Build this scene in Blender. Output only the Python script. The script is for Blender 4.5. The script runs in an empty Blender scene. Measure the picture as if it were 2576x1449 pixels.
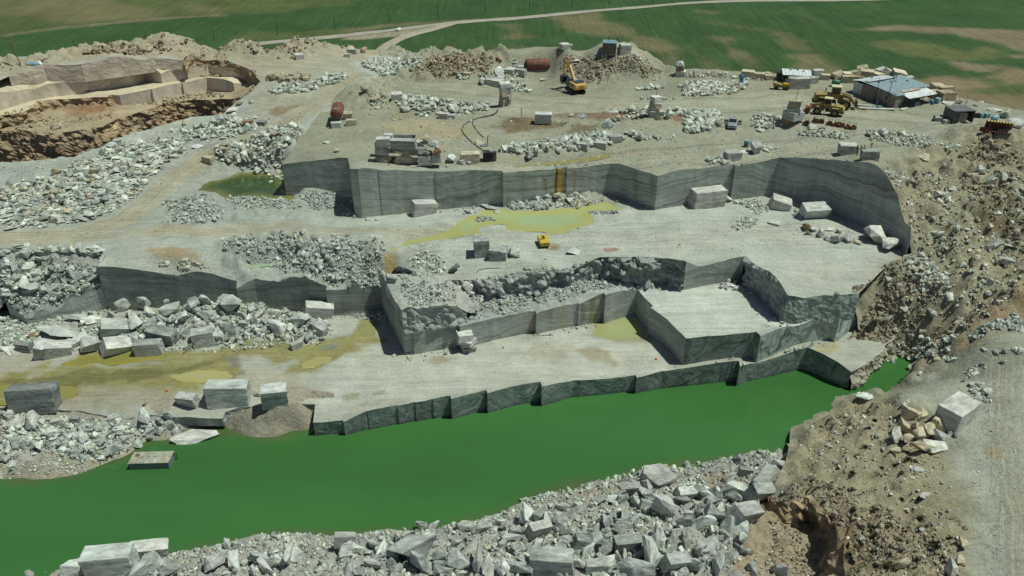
import bpy, bmesh, math, random
import numpy as np
from mathutils import Vector, Matrix, noise as mnoise
from mathutils.geometry import delaunay_2d_cdt
from mathutils.bvhtree import BVHTree
S = bpy.context.scene
COL = S.collection
R_ = math.radians
# ---------------------------------------------------------------- camera
CAM_H, PITCH, HFOV = 57.0, R_(30), R_(66)
cd = bpy.data.cameras.new("camera"); cam = bpy.data.objects.new("camera", cd); COL.objects.link(cam)
cam.location = (0, 0, CAM_H); cam.rotation_euler = (R_(90) - PITCH, 0, 0)
cd.sensor_width = 36; cd.lens = 18 / math.tan(HFOV / 2); cd.clip_start = 0.5; cd.clip_end = 20000
S.camera = cam
# ---------------------------------------------------------------- light
SUN_EL, SUN_AZ = R_(67), R_(-3)          # azimuth measured from +X towards +Y
sx, sy, sz = math.cos(SUN_EL) * math.cos(SUN_AZ), math.cos(SUN_EL) * math.sin(SUN_AZ), math.sin(SUN_EL)
ld = bpy.data.lights.new("sun", 'SUN'); sun = bpy.data.objects.new("sun", ld); COL.objects.link(sun)
ld.energy = 4.1; ld.angle = R_(0.53); ld.color = (0.93, 1.0, 0.88)
sun.rotation_euler = Vector((-sx, -sy, -sz)).to_track_quat('-Z', 'Y').to_euler()
sun.location = (sx * 300, sy * 300 + 100, sz * 300)
W = bpy.data.worlds.new("World"); S.world = W; W.use_nodes = True
nt = W.node_tree; bg = nt.nodes['Background']
sk = nt.nodes.new('ShaderNodeTexSky'); sk.sky_type = 'NISHITA'; sk.sun_disc = False
sk.sun_elevation = SUN_EL; sk.sun_rotation = math.atan2(sx, sy); sk.altitude = 900; sk.dust_density = 1.5
nt.links.new(sk.outputs[0], bg.inputs[0]); bg.inputs[1].default_value = 0.052
S.view_settings.view_transform = 'Standard'; S.view_settings.look = 'None'
S.view_settings.exposure = -0.08; S.view_settings.gamma = 1.0
S.cycles.max_bounces = 6; S.cycles.diffuse_bounces = 3; S.cycles.glossy_bounces = 2
S.cycles.transparent_max_bounces = 4; S.cycles.use_denoising = True
# ---------------------------------------------------------------- picture coordinates -> world
FPX = 1288 / math.tan(HFOV / 2); CT, ST = math.cos(PITCH), math.sin(PITCH)
def ray(u, v):
    xc, yc = (np.asarray(u, float) - 1288) / FPX, (np.asarray(v, float) - 724.5) / FPX
    return xc, CT - ST * yc, -ST - CT * yc
def at(u, v, z):
    dx, dy, dz = ray(u, v); t = (z - CAM_H) / dz
    return np.stack([dx * t, dy * t, z + 0 * dx], -1)
def top_h(x, y, v):
    """height at which the point above (x, y) is seen at picture row v"""
    k = (v - 724.5) / FPX      # ((H-z)CT - y ST) = k (y CT + (H-z) ST)
    return CAM_H - (y * ST + k * y * CT) / (CT - k * ST)
OFF = {1: (0, 0), 2: (858.7, 0), 3: (1717.3, 0), 4: (0, 483), 5: (858.7, 483), 6: (1717.3, 483), 7: (0, 966), 8: (858.7, 966), 9: (1717.3, 966)}
def T(k, *pts):                          # points read off an enlarged ninth of the photograph
    ox, oy = OFF[k]; return [(ox + x / 3.0, oy + y / 3.0) for x, y in pts]
# ---------------------------------------------------------------- noise
def _h(ix, iy, seed):
    h = (ix.astype(np.int64) * 374761393 + iy.astype(np.int64) * 668265263 + seed * 1442695041) & 0xffffffff
    h = ((h ^ (h >> 13)) * 1274126177) & 0xffffffff
    h = ((h ^ (h >> 15)) * 2246822519) & 0xffffffff
    return ((h ^ (h >> 16)) & 0xffffff) / float(0xffffff)
def vnoise(x, y, seed=0):
    x = np.asarray(x, float); y = np.asarray(y, float)
    ix, iy = np.floor(x), np.floor(y); fx, fy = x - ix, y - iy
    fx = fx * fx * fx * (fx * (fx * 6 - 15) + 10); fy = fy * fy * fy * (fy * (fy * 6 - 15) + 10)
    a, b = _h(ix, iy, seed), _h(ix + 1, iy, seed); c, d = _h(ix, iy + 1, seed), _h(ix + 1, iy + 1, seed)
    return (a + (b - a) * fx + (c - a) * fy + (a - b - c + d) * fx * fy) * 2 - 1
def fbm(x, y, scale, seed=0, octv=4, gain=0.5):
    s = 0; a = 1; f = 1.0 / scale
    for i in range(octv):
        ca, sa = math.cos(0.6 * i), math.sin(0.6 * i)
        s = s + a * vnoise((x * ca - y * sa) * f, (x * sa + y * ca) * f, seed + 17 * i); a *= gain; f *= 2.03
    return s
def sstep(e0, e1, x):
    t = np.clip((x - e0) / (e1 - e0), 0, 1); return t * t * (3 - 2 * t)
# ---------------------------------------------------------------- polygons
def inside(px, py, poly):
    P = np.asarray(poly, float)[:, :2]; r = np.zeros(np.shape(px), bool); n = len(P)
    for i in range(n):
        x0, y0 = P[i]; x1, y1 = P[(i + 1) % n]
        if y0 == y1: continue
        r ^= ((y0 > py) != (y1 > py)) & (px < (x1 - x0) * (py - y0) / (y1 - y0) + x0)
    return r
def dist_line(px, py, line, closed=False):
    P = np.asarray(line, float)[:, :2]; d = np.full(np.shape(px), 1e9); n = len(P)
    for i in range(n if closed else n - 1):
        a, b = P[i], P[(i + 1) % n]; ab = b - a; L = max(ab @ ab, 1e-9)
        t = np.clip(((px - a[0]) * ab[0] + (py - a[1]) * ab[1]) / L, 0, 1)
        d = np.minimum(d, np.hypot(px - a[0] - t * ab[0], py - a[1] - t * ab[1]))
    return d
def sdist(px, py, poly):
    d = dist_line(px, py, poly, True); return np.where(inside(px, py, poly), d, -d)
def lat_line(px, py, line):
    """distance to a line with the side as its sign"""
    P = np.asarray(line, float)[:, :2]; d = np.full(np.shape(px), 1e9); sg = np.zeros(np.shape(px))
    for i in range(len(P) - 1):
        a, b = P[i], P[i + 1]; ab = b - a; L = max(ab @ ab, 1e-9)
        t = np.clip(((px - a[0]) * ab[0] + (py - a[1]) * ab[1]) / L, 0, 1)
        q = np.hypot(px - a[0] - t * ab[0], py - a[1] - t * ab[1])
        s = np.sign(ab[0] * (py - a[1]) - ab[1] * (px - a[0])); m = q < d
        d = np.where(m, q, d); sg = np.where(m, s, sg)
    return d * sg
def resample(P, step):
    P = np.asarray(P, float); out = [P[0]]
    for a, b in zip(P[:-1], P[1:]):
        n = max(1, int(round(np.linalg.norm(b[:2] - a[:2]) / step)))
        for i in range(1, n + 1): out.append(a + (b - a) * i / n)
    return np.array(out)
# ---------------------------------------------------------------- thin plate height fields
class TPS:
    def __init__(s, pts, lam=0.02):
        P = np.asarray(pts, float); keep = []
        for i in range(len(P)):
            if all(np.hypot(*(P[i, :2] - P[j, :2])) > 0.35 for j in keep): keep.append(i)
        P = P[keep]; s.c = P[:, :2].mean(0); s.k = 50.0; X = (P[:, :2] - s.c) / s.k; n = len(P)
        A = np.zeros((n + 3, n + 3)); A[:n, :n] = s.phi(X, X) + lam * np.eye(n) * 0.01
        A[:n, n] = 1; A[:n, n + 1:] = X; A[n, :n] = 1; A[n + 1:, :n] = X.T
        s.X = X; s.w = np.linalg.solve(A, np.concatenate([P[:, 2], [0, 0, 0]]))
    @staticmethod
    def phi(A, B):
        d2 = ((A[:, None, :] - B[None]) ** 2).sum(-1); return 0.5 * d2 * np.log(d2 + 1e-12)
    def __call__(s, x, y):
        x = np.asarray(x, float); sh = x.shape; Q = (np.stack([x.ravel(), np.asarray(y, float).ravel()], -1) - s.c) / s.k
        out = np.empty(len(Q)); n = len(s.X)
        for i in range(0, len(Q), 20000):
            q = Q[i:i + 20000]; out[i:i + 20000] = s.phi(q, s.X) @ s.w[:n] + s.w[n] + q @ s.w[n + 1:]
        return out.reshape(sh)
def march(u, v, hf, t0=60, t1=420, n=260):
    """first point where the ray through (u, v) meets the height field hf"""
    dx, dy, dz = (float(q) for q in ray(u, v)); t = np.linspace(t0, t1, n)
    g = (CAM_H + dz * t) - hf(dx * t, dy * t); i = int(np.argmax(g < 0))
    if i == 0: i = n - 1
    tt = t[i - 1] + (t[i] - t[i - 1]) * g[i - 1] / (g[i - 1] - g[i]) if g[i] < 0 else t[i]
    return np.array([dx * tt, dy * tt, CAM_H + dz * tt])
def on(hf, pts): return np.array([march(u, v, hf) for u, v in pts])
# ---------------------------------------------------------------- mesh making
def mesh_obj(name, verts, faces, mat, parent=None, cols=None, trk=None, smooth=False):
    me = bpy.data.meshes.new(name); verts = np.asarray(verts, np.float32); faces = np.asarray(faces, np.int32)
    k = faces.shape[1]
    me.vertices.add(len(verts)); me.vertices.foreach_set('co', verts.ravel())
    me.loops.add(faces.size); me.loops.foreach_set('vertex_index', faces.ravel())
    me.polygons.add(len(faces)); me.polygons.foreach_set('loop_start', np.arange(0, faces.size, k, dtype=np.int32))
    me.update(calc_edges=True)
    for nm, c in (('Col', cols), ('Trk', trk)):
        if c is not None:
            c = np.asarray(c, np.float32)
            if c.shape[1] == 3: c = np.concatenate([c, np.ones((len(c), 1), np.float32)], 1)
            me.attributes.new(nm, 'FLOAT_COLOR', 'POINT').data.foreach_set('color', c.ravel())
    me.polygons.foreach_set('use_smooth', np.full(len(faces), smooth)); me.materials.append(mat)
    o = bpy.data.objects.new(name, me); COL.objects.link(o)
    if parent: o.parent = parent
    return o
def tag(o, label=None, cat=None, group=None, kind=None):
    for k, v in (('label', label), ('category', cat), ('group', group), ('kind', kind)):
        if v: o[k] = v
    return o
# ---------------------------------------------------------------- materials
def new_mat(name):
    m = bpy.data.materials.new(name); m.use_nodes = True; return m, m.node_tree, m.node_tree.nodes['Principled BSDF']
class NT:
    def __init__(s, t): s.t = t
    def n(s, typ, **kw):
        x = s.t.nodes.new('ShaderNode' + typ)
        for k, v in kw.items():
            if hasattr(x, k) and not k.startswith('i_'): setattr(x, k, v)
        return x
    def link(s, a, b): s.t.links.new(a, b)
    def noise(s, vec, scale, detail=6, rough=0.55, dist=0.0):
        x = s.n('TexNoise'); x.inputs['Scale'].default_value = scale; x.inputs['Detail'].default_value = detail
        x.inputs['Roughness'].default_value = rough; x.inputs['Distortion'].default_value = dist
        if vec is not None: s.link(vec, x.inputs['Vector'])
        return x.outputs['Fac']
    def math(s, op, a, b=None, c=None, clamp=False):
        x = s.n('Math', operation=op, use_clamp=clamp)
        for i, q in enumerate((a, b, c)):
            if q is None: continue
            if isinstance(q, (int, float)): x.inputs[i].default_value = q
            else: s.link(q, x.inputs[i])
        return x.outputs[0]
    def rng(s, v, a, b, c, d):
        x = s.n('MapRange'); s.link(v, x.inputs[0])
        for i, q in enumerate((a, b, c, d)): x.inputs[i + 1].default_value = q
        return x.outputs[0]
    def mul(s, col, f):
        x = s.n('VectorMath', operation='SCALE'); s.link(col, x.inputs[0])
        if isinstance(f, (int, float)): x.inputs[3].default_value = f
        else: s.link(f, x.inputs[3])
        return x.outputs[0]
    def mix(s, f, a, b, mode='MIX'):
        x = s.n('MixRGB', blend_type=mode)
        for i, q in enumerate((f, a, b)):
            if isinstance(q, (int, float)): x.inputs[i].default_value = q
            elif isinstance(q, tuple): x.inputs[i].default_value = (*q, 1)
            else: s.link(q, x.inputs[i])
        return x.outputs[0]
    def ramp(s, f, stops):
        x = s.n('ValToRGB'); e = x.color_ramp.elements
        while len(e) < len(stops): e.new(0.5)
        for i, (p, c) in enumerate(stops):
            e[i].position = p; e[i].color = (*c, 1) if len(c) == 3 else c
        s.link(f, x.inputs[0]); return x.outputs[0]
    def mapped(s, vec, scale, rot=(0, 0, 0), loc=(0, 0, 0)):
        x = s.n('Mapping'); x.inputs['Scale'].default_value = scale; x.inputs['Rotation'].default_value = rot; x.inputs['Location'].default_value = loc
        s.link(vec, x.inputs['Vector']); return x.outputs[0]
    def bump(s, h, strength, dist, bsdf, prev=None):
        x = s.n('Bump'); x.inputs['Strength'].default_value = strength; x.inputs['Distance'].default_value = dist
        s.link(h, x.inputs['Height'])
        if prev is not None: s.link(prev, x.inputs['Normal'])
        s.link(x.outputs[0], bsdf.inputs['Normal']); return x.outputs[0]
def ground_mat(name, streak_rot=0.1, streak=0.25, speck=0.5, bump=0.6):
    m, t, b = new_mat(name); N = NT(t)
    P = N.n('NewGeometry').outputs['Position']; C = N.n('Attribute', attribute_name='Col'); Tk = N.n('Attribute', attribute_name='Trk')
    n1 = N.noise(P, 0.22, 9, 0.6); n2 = N.noise(P, 2.2, 7, 0.65); n3 = N.noise(P, 9.0, 4, 0.6)
    st = N.noise(N.mapped(P, (0.10, 1.6, 0.3), (0, 0, streak_rot)), 1.0, 8, 0.65, 0.6)
    f = N.math('ADD', N.rng(n1, 0.3, 0.7, 0.86, 1.14), N.rng(n2, 0.25, 0.75, -0.16 - 0.1 * speck, 0.16 + 0.1 * speck))
    f = N.math('ADD', f, N.rng(st, 0.3, 0.7, -streak, streak * 0.8))
    f = N.math('ADD', f, N.rng(n3, 0.3, 0.7, -0.2 * speck, 0.2 * speck))
    sp = N.n('SeparateColor'); N.link(Tk.outputs['Color'], sp.inputs[0])
    along = N.noise(P, 0.12, 3)
    cv = N.n('CombineXYZ'); N.link(N.math('ADD', N.math('MULTIPLY', sp.outputs[0], 26.0), N.math('MULTIPLY', along, 4.0)), cv.inputs[0])
    N.link(N.math('MULTIPLY', N.noise(P, 0.5, 4), 0.5), cv.inputs[1])
    tn = N.noise(cv.outputs[0], 1.0, 5, 0.7)
    f = N.math('ADD', f, N.math('MULTIPLY', N.rng(tn, 0.30, 0.70, -0.30, 0.20), sp.outputs[1]))
    v = N.n('TexVoronoi'); v.inputs['Scale'].default_value = 1.9; N.link(P, v.inputs['Vector'])
    stones = N.math('MULTIPLY', N.rng(v.outputs['Distance'], 0.10, 0.22, 0.45, 0.0), N.math('MULTIPLY', N.math('GREATER_THAN', N.noise(P, 0.9, 3), 0.55), speck))
    f = N.math('ADD', f, stones)
    col = N.mul(C.outputs['Color'], f)
    hue = N.noise(P, 0.09, 5, 0.6)
    col = N.mix(N.rng(hue, 0.45, 0.7, 0, 0.22), col, N.mix(1.0, col, (1.12, 0.98, 0.78), 'MULTIPLY'))
    N.link(col, b.inputs['Base Color']); b.inputs['Roughness'].default_value = 0.95; b.inputs['Specular IOR Level'].default_value = 0.15
    hgt = N.math('ADD', N.math('MULTIPLY', n2, 0.7), N.math('MULTIPLY', n3, 0.35)); hgt = N.math('ADD', hgt, N.math('MULTIPLY', tn, 0.8))
    N.bump(hgt, bump, 0.35, b)
    return m
def cut_mat(name, ramp, stain=(0.30, 0.21, 0.10), swirl=0.0, vstreak=0.14, band=1.0, bump=0.05):
    """saw-cut marble: wavy bands, vertical run-off and drill lines"""
    m, t, b = new_mat(name); N = NT(t)
    P = N.n('NewGeometry').outputs['Position']; C = N.n('Attribute', attribute_name='Col')
    wz = N.math('MULTIPLY', N.math('SUBTRACT', N.noise(P, 0.055 + 0.05 * swirl, 3, .5), 0.5), 9.0 + 8.0 * swirl)
    cz = N.n('CombineXYZ'); N.link(wz, cz.inputs[2]); ad = N.n('VectorMath', operation='ADD'); N.link(P, ad.inputs[0]); N.link(cz.outputs[0], ad.inputs[1])
    bands = N.noise(N.mapped(ad.outputs[0], (0.03, 0.03, 0.75 * band)), 1.0, 9, 0.72, 0.15)
    fine = N.noise(N.mapped(ad.outputs[0], (0.05, 0.05, 3.6 * band)), 1.0, 4, 0.6)
    f = N.math('ADD', N.math('MULTIPLY', bands, 0.62), N.math('MULTIPLY', fine, 0.38))
    col = N.ramp(f, ramp)
    if swirl:      # arcs left by the wire saw
        vo = N.n('TexVoronoi'); vo.inputs['Scale'].default_value = 0.14; N.link(N.mapped(ad.outputs[0], (1, 1, 1.1)), vo.inputs['Vector'])
        cr_ = N.n('CombineXYZ'); N.link(N.math('MULTIPLY', vo.outputs['Distance'], 20.0), cr_.inputs[0]); N.link(N.math('MULTIPLY', N.noise(P, .25, 3), 2.0), cr_.inputs[1])
        arc = N.noise(cr_.outputs[0], 1.0, 5, .7); col = N.mix(N.rng(arc, .50, .68, 0, .75), col, (.36, .39, .355)); col = N.mul(col, N.rng(arc, .25, .5, .6, 1.0))
    vs = N.noise(N.mapped(P, (0.9, 0.9, 0.045)), 1.0, 6, 0.62)
    col = N.mul(col, N.rng(vs, 0.32, 0.68, 1 - vstreak, 1 + vstreak * 0.6))
    dirt = N.noise(P, 0.35, 6, 0.6)
    col = N.mul(col, N.rng(dirt, 0.3, 0.7, 0.82, 1.15))
    crack = N.n('TexVoronoi', feature='DISTANCE_TO_EDGE'); crack.inputs['Scale'].default_value = 0.22
    N.link(N.mapped(P, (1, 1, 1.4)), crack.inputs['Vector'])
    ck = N.math('MAXIMUM', N.rng(crack.outputs['Distance'], 0.0, 0.010, 0.55, 1.0), N.rng(N.noise(P, .15, 2), .45, .55, 0.0, 1.0)); col = N.mul(col, ck)
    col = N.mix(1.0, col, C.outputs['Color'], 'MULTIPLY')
    N.link(col, b.inputs['Base Color']); b.inputs['Roughness'].default_value = 0.75; b.inputs['Specular IOR Level'].default_value = 0.25
    N.bump(N.math('ADD', N.noise(P, 3.0, 6, 0.6), N.math('MULTIPLY', fine, 0.5)), bump, 0.25, b)
    return m
def rock_mat(name, stops, attr=True, band=0.5, var=0.35, rust=0.55):
    """broken marble: tint of its own per stone, faint bands, dusty mottling"""
    m, t, b = new_mat(name); N = NT(t)
    if attr:
        A = N.n('Attribute', attribute_name='Col'); sp = N.n('SeparateColor'); N.link(A.outputs['Color'], sp.inputs[0]); rnd, rnd2 = sp.outputs[0], sp.outputs[1]
        P = N.n('NewGeometry').outputs['Position']
    else:
        oi = N.n('ObjectInfo'); rnd = oi.outputs['Random']; rnd2 = N.math('FRACT', N.math('MULTIPLY', rnd, 17.3))
        P = N.n('TexCoord').outputs['Object']
    base = N.ramp(rnd, stops)
    vv = N.n('VectorMath', operation='ADD'); N.link(P, vv.inputs[0]); cx = N.n('CombineXYZ'); N.link(N.math('MULTIPLY', rnd2, 40), cx.inputs[2]); N.link(cx.outputs[0], vv.inputs[1])
    bands = N.noise(N.mapped(vv.outputs[0], (0.35, 0.5, 2.6), (0.4, 0.25, 0)), 0.9, 7, 0.62, 0.5)
    mot = N.noise(vv.outputs[0], 2.0, 8, 0.65)
    f = N.math('ADD', N.rng(bands, 0.3, 0.7, 1 - band * 0.65, 1 + band * 0.45), N.rng(mot, 0.3, 0.7, -0.30, 0.26))
    f = N.math('ADD', f, N.rng(rnd2, 0, 1, -var, var * 0.6))
    col = N.mul(base, f)
    rs = N.noise(vv.outputs[0], 0.55, 5, 0.6); col = N.mix(N.rng(rs, 0.60, 0.74, 0, rust), col, (0.33, 0.25, 0.15))
    pit = N.noise(vv.outputs[0], 0.9, 6, 0.7); col = N.mul(col, N.rng(pit, .30, .50, .62, 1.0))
    N.link(col, b.inputs['Base Color']); b.inputs['Roughness'].default_value = 0.9; b.inputs['Specular IOR Level'].default_value = 0.2
    N.bump(N.math('ADD', N.noise(vv.outputs[0], 4.0, 7, 0.7), N.math('MULTIPLY', bands, 0.6)), 0.9, 0.22, b)
    return m
_plain = {}
def plain(name, col, rough=0.6, metal=0.0, dirt=0.35, rust=0.0, scale=1.5, spec=0.4):
    if name in _plain: return _plain[name]
    m, t, b = new_mat(name); N = NT(t); P = N.n('TexCoord').outputs['Object']
    n = N.noise(P, scale, 7, 0.62); c = N.mul(N.mix(0.0, col, col), N.rng(n, 0.3, 0.7, 1 - dirt, 1 + dirt * 0.5))
    dn = N.noise(P, scale * 0.6, 5, 0.6); c = N.mix(N.rng(dn, 0.5, 0.75, 0, dirt), c, (0.34, 0.29, 0.21))
    if rust: c = N.mix(N.rng(N.noise(P, scale * 1.7, 6, 0.6), 0.62 - 0.3 * rust, 0.72, 0, 0.9), c, (0.16, 0.065, 0.03))
    N.link(c, b.inputs['Base Color']); b.inputs['Roughness'].default_value = rough; b.inputs['Metallic'].default_value = metal
    b.inputs['Specular IOR Level'].default_value = spec
    N.bump(n, 0.15, 0.03, b); _plain[name] = m; return m
# ================================================================ TERRAIN
def cols(zf, *c):
    """columns of a rock face read off the photograph: (u, row of the foot, row of the top edge); ('j', d) lets the face step d metres forward"""
    pts = []; raw = [q for q in c if q[0] != 'j']
    W_ = [at(q[0], q[1], zf if len(q) < 4 else q[3]) for q in raw]; i = 0
    for q in c:
        if q[0] == 'j':
            a = pts[-1]; b = W_[i]; d = b[:2] - a[:2]; n = np.array([-d[1], d[0]]); n /= np.linalg.norm(n) + 1e-9
            if n @ (-a[:2]) < 0: n = -n
            pts.append(np.array([a[0] + n[0] * q[1], a[1] + n[1] * q[1], a[2]]))
        else:
            w = W_[i]; pts.append(np.array([w[0], w[1], float(top_h(w[0], w[1], q[2]))])); i += 1
    return np.array(pts)
ground_pale = ground_mat("pale_ground", 0.12, 0.16, 0.55, 0.7)
ground_soil = ground_mat("soil_ground", 0.3, 0.10, 1.0, 1.0)
ground_floor = ground_mat("sawn_floor", 0.14, 0.20, 0.22, 0.35)
cut_grey = cut_mat("sawn_grey_marble", [(0.36, (0.15, 0.17, 0.15)), (0.44, (0.27, 0.295, 0.265)), (0.49, (0.32, 0.35, 0.315)), (0.52, (0.43, 0.46, 0.415)), (0.545, (0.30, 0.33, 0.295)), (0.61, (0.52, 0.55, 0.49))])
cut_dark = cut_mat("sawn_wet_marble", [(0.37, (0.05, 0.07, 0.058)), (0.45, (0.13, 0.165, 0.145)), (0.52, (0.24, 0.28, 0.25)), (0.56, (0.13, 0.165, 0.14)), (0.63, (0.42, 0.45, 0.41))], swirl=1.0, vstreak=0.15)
cut_tan = cut_mat("sawn_tan_marble", [(0.32, (0.42, 0.34, 0.25)), (0.45, (0.60, 0.51, 0.40)), (0.55, (0.66, 0.57, 0.46)), (0.66, (0.54, 0.46, 0.37))], vstreak=0.12)
rough_grey = cut_mat("broken_grey_rock", [(0.30, (0.18, 0.20, 0.18)), (0.5, (0.35, 0.375, 0.345)), (0.70, (0.50, 0.52, 0.475))], vstreak=0.3, band=0.8, bump=0.9)
rough_brown = cut_mat("broken_brown_earth", [(0.30, (0.24, 0.155, 0.085)), (0.5, (0.41, 0.30, 0.18)), (0.70, (0.54, 0.43, 0.29))], vstreak=0.4, band=0.5, bump=1.0)

class Sheet:
    """one continuous stretch of ground: its height field, its outline in plan and the colours lying on it"""
    def __init__(s, name, ctrl, lam=0.02): s.name = name; s.tps = TPS(ctrl, lam); s.rough = []; s.mounds = []; s.carves = []; s.amp = 0.10; s.drop = None; s.seed = hash(name) % 1 + len(name) * 7
    def smooth(s, x, y):
        h = s.tps(x, y)
        for (cx, cy, rx, ry, rot, H) in s.mounds:
            dx, dy = x - cx, y - cy; c, q = math.cos(rot), math.sin(rot)
            h = h + H * np.exp(-(((dx * c + dy * q) / rx) ** 2 + ((-dx * q + dy * c) / ry) ** 2))
        if s.drop is not None: h = s.drop(x, y, h)
        for (poly, d, soft, lev, m) in s.carves:
            sd = sdist(x, y, poly) + 0.6 * fbm(x, y, 3.0, 5, 4); w = sstep(-m, 0.0, sd); h = h * (1 - w) + lev * w - d * sstep(-0.2, soft, sd)
        return h
    def calm(s, x, y):
        k = np.ones_like(x)
        for (poly, d, soft, lev, m) in s.carves: k = k * (1 - 0.85 * sstep(-m * .5, .3, sdist(x, y, poly)))
        return k
    def h(s, x, y):
        x = np.asarray(x, float); y = np.asarray(y, float)
        z = s.smooth(x, y); k = s.calm(x, y); z = z + k * (s.amp * fbm(x, y, 6.0, s.seed, 3) + 0.05 * fbm(x, y, 1.3, s.seed + 3, 3))
        for (poly, amp, sc, soft) in s.rough:
            w = k * sstep(-soft, soft, sdist(x, y, poly)); m = w > 0
            if m.any():
                r = np.zeros_like(x); r[m] = np.abs(fbm(x[m], y[m], sc, s.seed + 9, 4, 0.55)) * 1.3 - 0.35
                z = z + w * amp * r
        return z
    def mound(s, u, v, rx, ry, rot, H): p = march(u, v, s.smooth); s.mounds.append((p[0], p[1], rx, ry, rot, H))
    def roughen(s, pts, amp, sc, soft=1.5): s.rough.append((on(s.smooth, pts)[:, :2], amp, sc, soft))
    def carve(s, pts, d, soft=1.5, m=1.5, lev=None): q = pts if isinstance(pts, np.ndarray) else on(s.smooth, pts); p = q[:, :2]; s.carves.append((p, d, soft, float(np.median(q[:, 2])) if lev is None else lev, m)); return p
SHEETS = {}
def tri_inside(vs, P):
    n = len(P); r = delaunay_2d_cdt(vs, [(i, (i + 1) % n) for i in range(n)], [], 0, 1e-4, False)
    V = np.array([(v.x, v.y) for v in r[0]]); F = np.array([f for f in r[2] if len(f) == 3]); c = V[F].mean(1)
    return V, F[inside(c[:, 0], c[:, 1], P)]
def build(s, outline, spacing, mat, base, paints=(), tracks=(), gain=(1, 1, 1)):
    P = resample(np.concatenate([outline, outline[:1]]), spacing * 0.9)[:-1][:, :2]
    x0, y0 = P.min(0); x1, y1 = P.max(0); rg = np.random.RandomState(11)
    gx, gy = np.meshgrid(np.arange(x0, x1, spacing), np.arange(y0, y1, spacing * 0.87)); gx = gx + (np.arange(gx.shape[0]) % 2)[:, None] * spacing * 0.5
    gx = (gx + rg.uniform(-.22, .22, gx.shape) * spacing).ravel(); gy = (gy + rg.uniform(-.22, .22, gy.shape) * spacing).ravel()
    m = inside(gx, gy, P); gx, gy = gx[m], gy[m]
    m = dist_line(gx, gy, P, True) > spacing * 0.4; gx, gy = gx[m], gy[m]
    vs = [Vector((float(a), float(b))) for a, b in P] + [Vector((float(a), float(b))) for a, b in zip(gx, gy)]
    V, F = tri_inside(vs, P)
    a, b, c = V[F[:, 0]], V[F[:, 1]], V[F[:, 2]]; cr = (b[:, 0] - a[:, 0]) * (c[:, 1] - a[:, 1]) - (b[:, 1] - a[:, 1]) * (c[:, 0] - a[:, 0])
    F[cr < 0] = F[cr < 0][:, ::-1]
    x, y = V[:, 0], V[:, 1]; z = s.h(x, y)
    col = np.tile(np.array(base, float), (len(V), 1)) * (1 + 0.07 * fbm(x, y, 9, 31, 3))[:, None]
    for (pts, c_, soft, nz, k) in paints:
        poly = on(s.smooth, pts)[:, :2] if not isinstance(pts, np.ndarray) else pts
        w = sstep(-soft, soft, sdist(x, y, poly) + nz * fbm(x, y, max(2.2, nz * 2), 77, 4)) * k
        col = col * (1 - w[:, None]) + np.array(c_) * w[:, None]
    trk = np.zeros((len(V), 3)); best = np.full(len(V), 1e9)
    for (pts, half, c_, k) in tracks:
        ln = on(s.smooth, pts)[:, :2]; L = lat_line(x, y, ln); w = sstep(half, half * 0.45, np.abs(L) + 0.5 * fbm(x, y, 5, 3, 3))
        col = col * (1 - k * w[:, None]) + np.array(c_) * (k * w[:, None])
        m = (np.abs(L) < best) & (w > 0); trk[m, 0] = L[m] / 10; trk[m, 1] = w[m]; best[m] = np.abs(L[m])
    ob = mesh_obj(s.name, np.stack([x, y, z], -1), F, mat, None, np.clip(col * np.array(gain), 0.01, 0.9), trk, True); tag(ob, kind='structure')
    s.V = np.stack([x, y, z], -1); s.F = F; s.ob = ob; SHEETS[s.name] = s
    return ob
WALLS = []
def wall(name, top, s, zbot, mat, rough=0.02, seed=1, step=0.5, tint=None, lean=0.0):
    """the face under the edge `top` of a sheet, down to zbot (number or list)"""
    Tn = np.asarray(top, float)
    zb = np.asarray(zbot, float) if np.ndim(zbot) else np.full(len(Tn), float(zbot))
    Q = resample(np.concatenate([Tn[:, :2], zb[:, None]], 1), step); XY = Q[:, :2]; n = len(Q)
    zt = s.h(XY[:, 0], XY[:, 1]); H = np.maximum(zt - Q[:, 2], 0.05)
    d = np.gradient(XY, axis=0); nr = np.stack([-d[:, 1], d[:, 0]], -1); nr /= np.linalg.norm(nr, axis=1)[:, None] + 1e-9
    sg = np.sign((nr * (-XY)).sum(1)); nr = nr * np.where(np.median(sg) < 0, -1, 1)
    m = max(2, int(np.ceil(H.max() / step))); al = np.concatenate([[0], np.cumsum(np.linalg.norm(np.diff(XY, axis=0), axis=1))])
    vs = []
    for j in range(m + 1):
        t = j / m; z = zt - H * t
        a = rough * (0.15 if j == 0 else 1.0)
        off = a * (fbm(al + seed * 91, z, 3.0, seed, 3) + (np.abs(fbm(al, z + seed * 37, 1.2, seed + 5, 3)) - 0.4) * 1.2) + lean * t * H
        p = XY + nr * off[:, None]; vs.append(np.stack([p[:, 0], p[:, 1], z + (0.25 * rough * fbm(al, z, 0.8, seed + 8, 2) if 0 < j < m else 0)], -1))
    V = np.concatenate(vs); F = []
    for j in range(m):
        i = np.arange(n - 1); a = j * n + i; F.append(np.stack([a, a + 1, a + n + 1, a + n], -1))
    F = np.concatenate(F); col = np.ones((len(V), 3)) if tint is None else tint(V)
    ob = mesh_obj(name, V, F, mat, None, col, None, False); tag(ob, kind='structure'); WALLS.append((V, F)); return ob
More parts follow.
